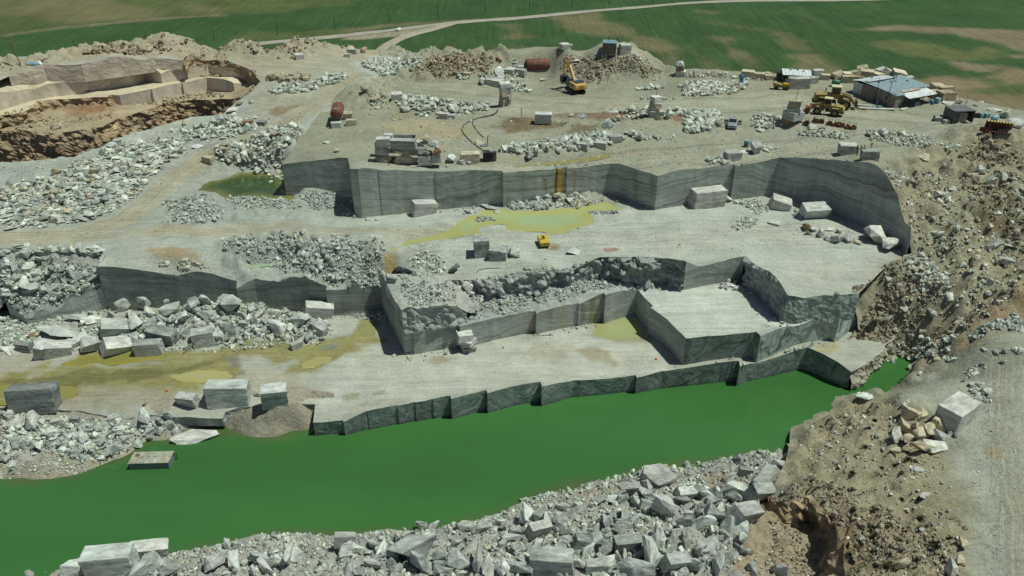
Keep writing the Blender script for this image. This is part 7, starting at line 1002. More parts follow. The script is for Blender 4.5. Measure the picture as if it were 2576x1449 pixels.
# ---------------------------------------------------------------- pickup with both doors open
def pickup(loc, rz):
    e = thing('pickup_truck', loc, rz, "silver pickup truck with both front doors open beside the rubble heap", 'pickup truck')
    b = MB().prism([(-2.5, .45), (-2.5, 1.0), (-.55, 1.0), (-.55, .98), (.95, 1.02), (2.25, .92), (2.42, .75), (2.45, .45)], -.82, .82, .05).build('body', SIL, e)
    MB().box(-1.55, 0, 1.005, 1.75, 1.4, .02, bev=0).build('load_bed', DRK, b); MB().box(2.46, 0, .68, .04, 1.2, .2, bev=.01).build('front_grille', DRK, b); MB().box(2.5, 0, .45, .16, 1.7, .16).build('bumper', GAL, b)
    for y in (-.62, .62): MB().box(2.46, y, .72, .05, .26, .14).build('headlight', WHT, b)
    c = MB().prism([(-.6, 1.0), (-.5, 1.6), (.45, 1.6), (1.0, 1.02)], -.72, .72, .05).build('cab', SIL, e)
    MB().box(.76, 0, 1.32, .03, 1.3, .68, ry=-.76, bev=.01).build('windscreen', GLS, c)
    for y in (-.725, .725): MB().prism([(-.42, 1.1), (-.38, 1.5), (.4, 1.5), (.75, 1.1)], y - .012, y + .012, 0).build('side_window', GLS, c)
    MB().box(-.58, 0, 1.32, .03, 1.2, .38, bev=.01).build('rear_window', GLS, c)
    for y in (-1, 1):
        d = MB().box(.85, y * 1.25, .78, .07, .85, .6, rz=y * .25).build('door', SIL, e); MB().box(.83, y * 1.27, 1.28, .03, .7, .36, rz=y * .25, bev=.01).build('door_window', GLS, d)
    for x in (1.55, -1.55):
        for y in (-.74, .74):
            M_ = Matrix.Translation((x, y, .34)) @ Matrix.Rotation(math.pi / 2, 4, 'X'); w = MB().lathe([(.2, -.11), (.33, -.1), (.34, 0), (.33, .1), (.2, .11)], 16, M_).build('wheel', BLK, e); MB().lathe([(.05, -.12), (.2, -.115), (.2, .115), (.05, .12)], 12, M_).build('rim', GAL, w)
p_ = hit(1845, 325); pickup((p_[0] + .2, p_[1] + 1.8, p_[2] + .05), R_(-105))
# ---------------------------------------------------------------- compressor on the middle floor
p_ = hit(1368, 626); e = thing('compressor', (p_[0], p_[1] + 1.3, p_[2]), R_(100), "yellow mobile compressor with an open dark hatch on its top, by the yellow pond", 'compressor')
b = MB().prism([(-1.25, .4), (-1.3, 1.05), (-1.2, 1.12), (1.15, 1.3), (1.3, 1.1), (1.3, .4)], -.78, .78, .05).build('housing', plain("bright_yellow_paint", (.55, .38, .04), .45, dirt=.2), e); MB().box(.3, 0, 1.245, 1.1, .42, .06, ry=-.076, bev=.01).build('hatch', BLK, b); MB().box(-1.31, 0, .86, .02, .5, .1, bev=0).build('rear_vent', DRK, b); MB().cyl((-.3, .5, 1.1), (-.3, .5, 1.35), .12).build('air_filter', DRK, b); MB().box(0, 0, .32, 2.4, 1.3, .14).cyl((1.2, 0, .3), (2.0, 0, .2), .06).build('chassis', DRK, e)
for y in (-.72, .72): M_ = Matrix.Translation((0, y, .28)) @ Matrix.Rotation(math.pi / 2, 4, 'X'); MB().lathe([(.1, -.09), (.27, -.09), (.28, 0), (.27, .09), (.1, .09)], 14, M_).build('wheel', BLK, e)
for y in (-.5, .5): MB().cyl((-1.15, y, 0), (-1.15, y, .35), .05).build('support_leg', DRK, e)
# ---------------------------------------------------------------- tanks
p_ = hit(1353, 183); e = thing('storage_tank', (p_[0], p_[1] + 1.2, p_[2] + .35), R_(8), "long rusty red tank lying on stone blocks, open towards the block pile", 'tank')
b = MB().lathe([(1.25, -2.75), (1.28, -2.7), (1.28, 0), (1.28, 2.5), (1.0, 2.75), (.4, 2.85)], 28, Matrix.Translation((0, 0, 1.3)) @ Matrix.Rotation(math.pi / 2, 4, 'Y')).build('shell', RED, e, True); MB().cyl((-2.77, 0, 1.3), (-2.76, 0, 1.3), 1.15, seg=28).build('end_shade_disc', plain("tank_inside_shade", (.05, .02, .018), .9), b); MB().cyl((.2, 0, 2.5), (.2, 0, 2.75), .22).build('manhole', RST, b)  # near-black disc on the closed end stands in for the shade inside
for k, (x, w_) in enumerate(((-1.4, .7), (-.6, .5), (.25, .5), (.95, .35))): MB().box(x, -1.262 + .03 * (k % 2), 1.58, w_, .03, .42, rx=.24, bev=0).build('paint_mark', CHR, b)
MB().box(0, 0, -.15, 5.2, 1.6, .5).build('stone_cradle', stone_grey, e)
p_ = hit(847, 320); e = thing('boiler_tank', (p_[0], p_[1] + 1.4, p_[2]), R_(97), "oxide red tank seen end on, propped on a grey stone block beside the haul road", 'tank')
b = MB().lathe([(.4, -2.2), (1.05, -2.15), (1.2, -1.9), (1.2, 2.9), (1.05, 3.15), (.4, 3.2)], 26, Matrix.Translation((1.2, 0, 2.4)) @ Matrix.Diagonal((1, 1, .85, 1)) @ Matrix.Rotation(math.pi / 2, 4, 'Y') @ Matrix.Rotation(0, 4, 'X')).build('shell', RED, e, True); MB().box(-.4, 0, 3.42, .5, 1.1, .05, ry=.0).build('grey_patch', GAL, b); MB().cyl((1.6, 0, 3.4), (1.6, 0, 3.47), .16).build('filler_hole_shade', BLK, b)  # black disc on the shell stands in for the dark of the filler hole
for (x, y, w_, h_, tn, lab) in ((597, 1110, 440, 300, 'grey', "grey sawn block under the near end of the red tank"), (1075, 720, 400, 420, 'tan', "tan sawn block leaning beside the red tank"), (1215, 1040, 470, 250, 'tan', "low tan block on the ground right of the red tank"), (1320, 850, 200, 110, 'tan', "small tan stone on top of the low tan block")): stone('marble_block', 811.7 + x / 16.6, 248.2 + y / 16.6, w_ / 16.6, h_ / 16.6, 'sawn', tn, rz=.1, label=lab, cat='stone block', group="blocks around the red tank")
p_ = hit(1230, 409); e = thing('water_tank', (p_[0], p_[1] + .9, p_[2]), R_(4), "black tank with an open left end between the long tan block and the rubble heap", 'tank'); MB().prism([(-1.05, 0), (-1.05, 1.65), (-.9, 1.75), (.1, 1.75), (.1, 0)], -.75, .75, .03).build('opening_shade_box', BLK, e); MB().cyl((.6, 0, 0), (.6, 0, 1.7), .72, seg=20).build('drum', DRK, e, False); MB().box(.55, .1, 1.83, 1.1, 1.0, .22, rz=.2).build('cover_stone', stone_grey, e)  # solid black box stands in for the shaded opening on the left
# ---------------------------------------------------------------- sheds
def blockwall(m, x0, y0, x1, y1, h, z=0, t=.2): L_ = math.hypot(x1 - x0, y1 - y0); m.box((x0 + x1) / 2, (y0 + y1) / 2, z + h / 2, L_, t, h, rz=math.atan2(y1 - y0, x1 - x0), bev=0); return m
o_ = hit(2246.7, 272.8); zb = ground_z(o_[0] + 4, o_[1] + 5); zb = min(zb, o_[2]) - .05
e = thing('workshop_shed', (o_[0], o_[1], zb), R_(26), "long low workshop of grey blocks under patched blue and white sheet roofs", 'shed')
w = MB(); blockwall(w, 0, 0, 0, 8.6, 3.0); blockwall(w, 0, 8.6, 11, 8.6, 3.1); blockwall(w, 11, 8.6, 11, 1.5, 3.0); blockwall(w, 11, 1.5, 2.2, 1.5, 3.0); blockwall(w, 0, 0, 2.2, 0, 2.6); blockwall(w, 2.2, 0, 2.2, 1.5, 2.7); w.build('wall', CON, e)
w = MB(); blockwall(w, .6, 8.8, .6, 11.4, 2.7); blockwall(w, .6, 11.4, 8.4, 11.4, 2.7); blockwall(w, 8.4, 11.4, 8.4, 8.8, 2.7); w.build('rear_wall', WHT, e)
def corr(x0, x1, y0, y1, za, zb_, amp=.03, seed=0): return lambda a, b: (x0 + (x1 - x0) * a, y0 + (y1 - y0) * b, za + (zb_ - za) * b + amp * math.sin(a * (x1 - x0) * 9) + .05 * mnoise.noise((a * 5 + seed, b * 4, 0)))
MB().sheet(110, 10, corr(-.35, 11.4, 1.1, 8.9, 3.02, 3.5), .03).build('roof', SLT, e); MB().sheet(80, 6, corr(.2, 8.8, 7.4, 11.8, 3.7, 2.95, .03, 5), .03).build('white_roof', WHT, e); MB().sheet(30, 8, corr(-.35, 2.4, -.3, 1.3, 2.7, 3.02, .03, 3), .03).build('front_roof', SLT, e); MB().sheet(80, 6, corr(2.0, 10.2, -1.7, 1.3, 2.25, 2.85, .035, 9), .03).build('porch_roof', WHT, e)
MB().box(5.2, 1.0, 2.98, 5.2, .9, .05, rx=.1, bev=.01).build('rusty_roof_patch', plain("pale_rusty_sheet", (.5, .42, .33), .7, rust=.5), e)
for x in (3.4, 6.2, 9.8): MB().cyl((x, -1.5, 0), (x, -1.5, 2.3), .06).build('porch_post', DRK, e)
d = MB().box(-.11, 4.9, 1.05, .06, .9, 2.1).build('door', WOD, e); MB().box(-.15, 4.6, 1.05, .04, .06, .1, bev=.01).build('handle', GAL, d)
f_ = MB().box(-.11, 2.2, 1.7, .06, .9, 1.1).build('window', WHT, e); MB().box(-.145, 2.2, 1.7, .02, .72, .92, bev=0).build('pane', GLS, f_)
m = MB()
for k in range(6): m.box(-.12, .25 + k * .27, 1.35, .05, .17, 2.6, bev=.01)
m.build('plank_gate', plain("grey_planks", (.36, .32, .25), .9), e); f_ = MB().box(11.11, 4.5, 1.8, .06, .9, .9).build('window', WOD, e); MB().box(11.145, 4.5, 1.8, .02, .7, .7, bev=0).build('pane', GLS, f_)
for (x, y) in ((2.5, 7.0), (5.0, 6.0), (6.3, 5.9), (9.0, 5.2), (4.4, 7.2), (3.4, 9.6), (4.6, 8.6)): MB().box(x, y, 3.02 + (y - 1.1) * .0615 + (.12 if y < 8 else .05), .38, .3, .2, rz=x).build('ballast_stone', stone_dark, e)
def sh(x, y, z=0.0): c, s_ = math.cos(R_(26)), math.sin(R_(26)); return (o_[0] + x * c - y * s_, o_[1] + x * s_ + y * c, zb + .05 + z)
def barrel(loc, label, mat, grp="barrels around the yard", h=.9, r=.3, lid=None, tilt=0, rz=0):
    e = thing('barrel', loc, rz, label, 'barrel', grp, rx=tilt); b = MB().lathe([(r * .92, 0), (r, .03), (r, h * .33), (r * 1.05, h * .35), (r, h * .37), (r, h * .65), (r * 1.05, h * .67), (r, h * .69), (r, h * .97), (r * .92, h)], 18).build('drum', mat, e, True); MB().cyl((0, 0, h), (0, 0, h + .025), r * .9, seg=18).build('lid', lid or mat, e); return e
for (x, y, mt, lb) in ((5.2, -1.0, LBL, "left one of two pale barrels under the workshop porch"), (5.95, -1.0, LBL, "right one of two pale barrels under the workshop porch"), (8.9, -2.0, BLU, "blue barrel at the front corner of the workshop porch"), (9.3, -1.2, LBL, "pale barrel behind the blue one at the porch corner"), (-.6, 3.5, LBL, "pale barrel leaning by the workshop door")): barrel(sh(x, y), lb, mt)
e = thing('water_cart', sh(10.4, -1.9), R_(40), "pale caged water container on a small cart at the porch's right end", 'water container'); MB().box(0, 0, .85, 1.1, .9, .95).build('container', LBL, e)
for x in (-.56, .56):
    c_ = MB().box(x, 0, .4, .04, .95, .04, bev=0).box(x, 0, 1.3, .04, .95, .04, bev=0)
    for k in range(5): c_.box(x, -.45 + k * .22, .85, .03, .03, 1.0, bev=0)
    c_.build('cage_side', GAL, e)
MB().box(0, 0, .3, 1.2, 1, .12).build('cart', DRK, e); [MB().cyl((x, y - .05, .18), (x, y + .05, .18), .18).build('wheel', BLK, e) for x in (-.4, .4) for y in (-.45, .45)]
e = thing('washbasin', sh(-2.8, 1.2), R_(20), "small blue water tub standing on a slab before the workshop", 'tub'); MB().box(0, 0, .35, .9, .6, .55, taper=(1.15, 1.15)).build('tub', LBL, e); MB().box(0, 0, .635, .85, .55, .03).build('water_surface', TEA, e)
for (x, y, L_, W_, a, lb) in ((-3.6, 3.6, 4.2, 1.0, -.9, "long pale plank slab on the ground left of the workshop, farther of two"), (-4.6, 1.6, 4.6, 1.1, -.7, "long pale plank slab on the ground left of the workshop, nearer of two"), (-2.2, -.2, 3.2, .9, -.5, "flat white slab in front of the blue water tub"), (1.2, -1.6, 2.2, .8, .2, "broken pale slab in front of the workshop corner")):
    q = sh(x, y); o = bpy.data.objects.new('stone_slab', variant('sawn', 'pale')); COL.objects.link(o); o.scale = (L_ / 2, W_ / 2, .12); o.location = (q[0], q[1], ground_z(q[0], q[1]) + .12); o.rotation_euler = (0, 0, R_(26) + a); tag(o, lb, 'stone slab', "slabs around the workshop")
# open roofed shed
p_ = hit(2004, 212); e = thing('open_shed', (p_[0], p_[1] + 1.5, p_[2]), R_(-12), "open shed with a tilted white sheet roof resting on stacked stone", 'shed'); MB().sheet(50, 6, corr(-3.0, 3.2, -1.7, 1.9, 2.0, 2.5, .03, 2), .03).build('roof', WHT, e); MB().box(-3.0, 1.0, 1.0, 1.9, 2.2, 2.0).build('dark_wall', DRK, e); MB().box(.3, 2.0, 1.1, 5.6, .4, 2.2).build('rear_wall', CON, e)
for x in (-2.8, 3.0): MB().cyl((x, -1.5, 0), (x, -1.5, 2.05), .08).build('post', WOD, e)
for x, y in ((-1.2, 1.2), (.4, 1.3), (1.6, .8)): MB().box(x, y, 2.52, .4, .3, .22, rz=x).build('ballast_stone', stone_dark, e)
# block hut on the mound
p_ = hit(1534, 143); e = thing('guard_hut', (p_[0], p_[1] + 1.5, max(p_[2], ground_z(p_[0], p_[1] + .5)) - .05), R_(-9), "small grey block hut with a blue edged flat roof on top of the mound", 'hut'); w = MB(); blockwall(w, -1.45, -1.5, 1.45, -1.5, 2.7); blockwall(w, 1.45, -1.5, 1.45, 1.5, 2.7); blockwall(w, 1.45, 1.5, -1.45, 1.5, 2.7); blockwall(w, -1.45, 1.5, -1.45, -1.5, 2.7); w.build('wall', plain("dark_block_wall", (.16, .15, .13), .95, dirt=.4), e)
r_ = MB().box(0, 0, 2.78, 3.3, 3.4, .16).build('roof', plain("blue_grey_roof", (.20, .30, .36), .5), e); MB().tube([(-.3, .8, 2.8), (-.28, .8, 3.7)], .09).box(-.28, .8, 3.74, .42, .14, .14).build('chimney', BLK, r_); MB().tube([(1.5, .6, 2.85), (1.6, .6, 3.1), (1.62, .6, 3.8)], .07).build('stove_pipe', DRK, r_)
f_ = MB().box(1.56, 0, 1.7, .05, .9, 1.1).build('window', WHT, e); MB().box(1.59, 0, 1.7, .02, .7, .9, bev=0).build('pane', GLS, f_); d = MB().box(-.2, -1.61, 1.05, .9, .05, 2.0).build('door', WOD, e); MB().cyl((.12, -1.64, 1.05), (.12, -1.7, 1.05), .04).build('handle', GAL, d)
for (u, v, lb) in ((1515.5, 146, "blue barrel farther from the hut door"), (1524, 144, "blue barrel at the corner of the hut")): q = hit(u, v); barrel(q, lb, LBL, lid=BLU)
q = hit(1537, 146); e = thing('work_table', q, .1, "dark wooden table in front of the grey hut", 'table'); MB().box(0, 0, .75, 1.1, .6, .06).build('tabletop', WOD, e); [MB().box(x, y, .37, .07, .07, .74).build('leg', DRK, e) for x in (-.48, .48) for y in (-.24, .24)]
# steel container
p_ = hit(2420, 311); e = thing('steel_container', (p_[0], p_[1] + 1.6, p_[2]), R_(4), "dark steel container with its right half open, beyond the workshop", 'container'); c_ = MB(); blockwall(c_, -2.0, -1.4, .2, -1.4, 2.3, t=.06); blockwall(c_, -2.0, -1.4, -2.0, 2.0, 2.3, t=.06); blockwall(c_, 2.0, -1.4, 2.0, 2.0, 2.3, t=.06); blockwall(c_, -2.0, 2.0, 2.0, 2.0, 2.3, t=.06)
for k in range(8): c_.box(-1.85 + k * .27, -1.44, 1.15, .07, .04, 2.2, bev=0)
c_.build('wall', plain("dark_container_paint", (.10, .10, .105), .6, dirt=.3, rust=.2), e); MB().box(0, .3, 2.36, 4.25, 3.7, .1).build('roof', plain("container_roof", (.13, .14, .15), .6, dirt=.4), e); MB().box(-.2, -1.5, 1.1, 1.6, .06, 1.7, rx=.03).build('door', plain("container_door", (.2, .18, .17), .7, rust=.35), e)
for (u, v, w_, h_, lb) in ((2360, 301, 20, 14, "pale curved stone ring piece left of the steel container"), (2374, 297, 24, 9, "grey stone bar leaning against the steel container"), (2379, 308, 18, 9, "short pale stone at the steel container's near corner")): stone('marble_block', u, v, w_, h_, 'sawn', 'grey', label=lb, cat='stone block', group="stones by the steel container")
for k, (u, v) in enumerate(((2351, 304), (2355, 296))):
    q = hit(u, v); e = thing('old_tyre', (q[0], q[1], q[2] + .15), .3 * k, ("lower" if k == 0 else "upper") + " of two old tyres left of the steel container", 'tyre', "old tyres"); MB().lathe([(.35, -.14), (.52, -.16), (.6, 0), (.52, .16), (.35, .14), (.33, 0)], 18).build('tread', BLK, e)
for k, (x, y) in enumerate(((1240, 400), (1330, 400), (1420, 410), (1460, 400), (1550, 410), (1620, 400))): q = hit(2334.5 + x / 10.67, 254.9 + (y + 40) / 10.67); barrel(q, ("first", "second", "third", "fourth", "fifth", "sixth")[k] + " barrel from the container in the row of dusty blue barrels", (DRK, DRK, LBL, BLU, LBL, LBL)[k], "dusty blue barrels in a row")
q = hit(2500, 305); e = thing('cement_mixer', q, .4, "teal mixer drum lying behind the rusty loader bucket", 'mixer'); MB().lathe([(.2, -.8), (.55, -.4), (.6, .2), (.35, .8)], 18, Matrix.Translation((0, 0, .65)) @ Matrix.Rotation(1.2, 4, 'Y')).build('drum', LBL, e, True); MB().box(0, 0, .2, 1.2, .7, .1).cyl((-.4, 0, .2), (-.4, 0, .7), .06).build('frame', TEA, e)
p_ = hit(2514, 334); e = thing('loader_bucket', (p_[0], p_[1] + .6, p_[2]), R_(-25), "rusty loader bucket with yellow teeth along its lip, lying by itself", 'bucket'); b = MB().prism([(-.9, 0), (-1.15, .7), (-.8, 1.5), (.2, 1.9), (.35, 1.75), (-.5, 1.2), (-.7, .7), (-.5, .25), (.8, .15), (.8, 0)], -2.1, 2.1, .03).build('shell', RST, e); b.rotation_euler = (0, 0, R_(-90))
for k in range(9): t_b = MB().box(-1.85 + k * .46, -.35, 1.85, .24, .5, .1, rx=.3).build('tooth', plain("worn_yellow_tooth", (.60, .42, .14), .6), e)
p_ = hit(2478, 331); e = thing('pallet_fork', p_, R_(-20), "rusty fork frame on the ground left of the loader bucket", 'attachment'); MB().box(0, 0, .4, 1.9, .15, .8).build('frame', RST, e); [MB().box(x, -.7, .1, .2, 1.4, .12).build('tine', RST, e) for x in (-.7, .7)]; MB().box(.5, .3, 1.0, .4, .2, 1.2).build('mast', RST, e)
p_ = hit(1966, 226); e = thing('mini_dumper', (p_[0], p_[1] + .5, p_[2]), R_(-8), "small yellow dumper parked in front of the open shed", 'dumper'); MB().prism([(-1.7, .7), (-1.9, 1.4), (-1.5, 1.5), (.1, 1.15), (.1, .7)], -.7, .7, .04).build('skip', YEL, e); MB().box(1.0, 0, .95, 1.4, 1.1, .75).build('engine_box', plain("bright_yellow_paint", (.5, .4, .05)), e); MB().box(0, 0, .55, 3.2, .7, .2).build('frame', DRK, e); [MB().cyl((x, y - .13, .42), (x, y + .13, .42), .42).build('wheel', BLK, e) for x in (-1.1, 1.1) for y in (-.65, .65)]
p_ = hit(2084 + 17, 217); e = thing('diesel_tank', p_, R_(-15), "green drum lying on a stand right of the open shed", 'tank'); MB().lathe([(.35, -.85), (.55, -.8), (.55, .8), (.35, .85)], 18, Matrix.Translation((0, 0, .9)) @ Matrix.Rotation(math.pi / 2, 4, 'Y')).build('drum', GRN, e, True); [MB().box(x, 0, .25, .12, .8, .5).build('stand_leg', WOD, e) for x in (-.5, .5)]
p_ = hit(1863, 216); e = thing('drum_stack', p_, 0, "tall blue drums stacked one on another at the end of the white stone patch", 'drums'); [MB().lathe([(.38, k * .82), (.42, k * .82 + .04), (.42, k * .82 + .4), (.44, k * .82 + .42), (.42, k * .82 + .44), (.42, k * .82 + .76), (.38, k * .82 + .8)], 18).build('drum', BLU, e, True) for k in range(3)]
q = hit(1877.5, 371); barrel((q[0], q[1] + .3, q[2]), "teal barrel behind the big pale boulder at the wall's edge", TEA, h=1.2, r=.42, lid=LBL)
# rusty machine parts in a row
for k, (x, y, lb) in enumerate(((400, 440, "rusty winch base nearest the broad stone pile"), (680, 380, "biggest heap of rusty frames behind the white boulder"), (900, 390, "rusty gear case right of the biggest heap of frames"), (1180, 460, "first rusty saw carriage with a loop handle"), (1390, 500, "second rusty saw carriage, half hidden by the third"), (1580, 530, "third rusty saw carriage with two loop handles"), (1800, 590, "fourth rusty saw carriage with a wide handle"), (2000, 610, "rusty motor housing at the far end of the machine parts"))):
    q = hit(1999.1 + x / 13.71, 281.7 + y / 13.71); e = thing('saw_carriage', q, -.35 + .1 * k, lb, 'machine part', "rusty machine parts in a row"); MB().box(0, 0, .35, 1.1, .7, .5).box(.1, 0, .7, .5, .5, .3).build('base', RST, e); MB().tube([(-.3, -.2, .6), (-.3, -.2, 1.3), (.35, -.2, 1.35), (.35, -.2, .7)], .05).build('handle', DRK, e); MB().cyl((.2, -.38, .4), (.2, -.46, .4), .25).build('pulley', DRK, e)
    if k in (1, 5): MB().box(.4, .5, .6, 1.4, .4, .3, ry=.3).build('rail', RST, e)
# ---------------------------------------------------------------- shelter roof and what lies on it
q = g0; e = thing('sheet_roof', (hit(1012, 400)[0], g0[1] + 1.4, ground_z(g0[0], g0[1] + 2)), 0, "dark steel sheet roofing the stacked stone shelter", 'roof sheet'); zt = float(top_h(0, g0[1] + 1.6, 349)) - e.location.z
MB().box(.1, .6, zt, 5.2, 2.6, .06, rx=.06, rz=.02).build('sheet', plain("dark_roof_sheet", (.075, .085, .095), .5, .2, dirt=.25), e)
for (u, mt, lb, h_) in ((1012, YEL, "yellow canister standing on the shelter's steel roof", .5), (1037, BLK, "black bottle standing on the shelter's steel roof", .42)):
    s_ = FPX / (g0[1] * CT + 45 * ST); e2 = thing('canister', ((u - 1288) / s_, g0[1] + 2.0, e.location.z + zt + .07), 0, lb, 'canister', "canisters on the shelter roof"); MB().cyl((0, 0, 0), (0, 0, h_ * .8), .16).cyl((0, 0, h_ * .8), (0, 0, h_), .06).build('body', mt, e2)
# ---------------------------------------------------------------- poles
def rod(loc, h, label, name='thin_pole', r=.05, lean=(0, 0), arm=None, grp="thin poles on the stone piles"):
    e = thing(name, loc, 0, label, 'pole', grp, rx=lean[0], ry=lean[1]); MB().cyl((0, 0, -.3), (0, 0, h), r, r * .8, 8).build('pole', DRK, e)
    if arm: MB().box(0, 0, h, arm, .12, .1).build('crossarm', DRK, e)
    return e
for (e_, q), h, lb in zip(PILES[:4], (2.1, 1.6, 2.2, 1.8), ("thin pole on top of the tallest stone pile", "thin pole on the pile by the red mud strip", "thin pole on the pile next to the wheel loaders", "thin pole on the round topped pile near the crest")): rod((q[0], q[1], q[2]), h, lb, lean=(.02, .04))
q = hit(1278, 149); rod(q, 1.7, "thin pole on the crest left of the rusty tank")
q = hit(2171, 1003); e = thing('round_slab', (q[0], q[1] + .4, q[2]), 0, "round grey layered slab with a thin rusty pole stuck in it by the water", 'stone slab'); o = bpy.data.objects.new('slab', rough_mesh('round_slab_stone', _vg, 'chunk', stone_grey)); COL.objects.link(o); o.parent = e; o.scale = (1.75, 1.1, .55); o.location = (0, 0, .2); MB().cyl((-.2, 0, .3), (-.25, 0, 2.5), .045, .035, 8).box(-.24, 0, 2.5, .3, .05, .05).build('pole', RST, e)
for k, (u, v, h) in enumerate(((190, 128.5, 3.9), (369, 106, 3.5), (539, 98, 4.2), (698.5, 90, 5.2), (843.5, 74, 5.2), (979.5, 55.7, 4.6), (1102.6, 45.7, 5.2), (1221, 35, 5.3), (1332, 26, 5.2), (1437.6, 21.7, 5.2), (1532, 12.7, 5.2), (1642, 10, 5.2), (1760, 3, 5.2))):
    q = at(u, v, FZ); q[2] = float(fz(q[0], q[1])); q = at(u, v, q[2]); o = rod((q[0], q[1], q[2]), h, "thin utility pole in the green field, " + ("first", "second", "third", "fourth", "fifth", "sixth", "seventh", "eighth", "ninth", "tenth", "eleventh", "twelfth", "thirteenth")[k] + " from the left", 'field_pole', .11, grp="poles along the field road")
q = hit(53, 162); e = thing('power_pole', q, 0, "leaning timber power pole with a crossarm and a strut behind the tan pit", 'power pole'); MB().cyl((0, 0, -.3), (-1.45, .6, 5.6), .14, .11, 10).build('pole', WOD, e); MB().box(-1.45, .6, 5.5, 1.5, .14, .14).build('crossarm', WOD, e); MB().cyl((.15, -.4, -.3), (-1.0, .5, 4.6), .1, .09, 8).build('strut', WOD, e)
for x in (-2.0, -1.45, -.9): MB().cyl((x, .6, 5.55), (x, .6, 5.8), .05).build('insulator', WHT, e)
for (x, y, h, lb, lean) in ((-1.2, 1.2, 6.2, "tall floodlight mast before the workshop's front corner", .12), (-.9, 4.2, 4.6, "shorter lamp mast along the workshop's dark side", .05)):
    q = sh(x, y); e = thing('lamp_mast', (q[0], q[1], ground_z(q[0], q[1])), .4, lb, 'lamp mast', "lamp masts by the workshop", ry=lean); MB().cyl((0, 0, 0), (0, 0, h), .07, .05, 8).build('mast', DRK, e); l_ = MB().box(0, 0, h, 1.0, .08, .08).build('crossarm', DRK, e); [MB().box(x_, -.1, h + .1, .3, .18, .22).build('floodlight', DRK, l_) for x_ in (-.4, .4)]
for (u, v, h, lb) in ((2425, 272, 2.7, "thin post standing at the terrace's far right edge"), (2332, 262, 2.4, "thin post at the workshop's right end")): q = hit(u, v); rod(q, h, lb, grp="thin posts around the workshop")
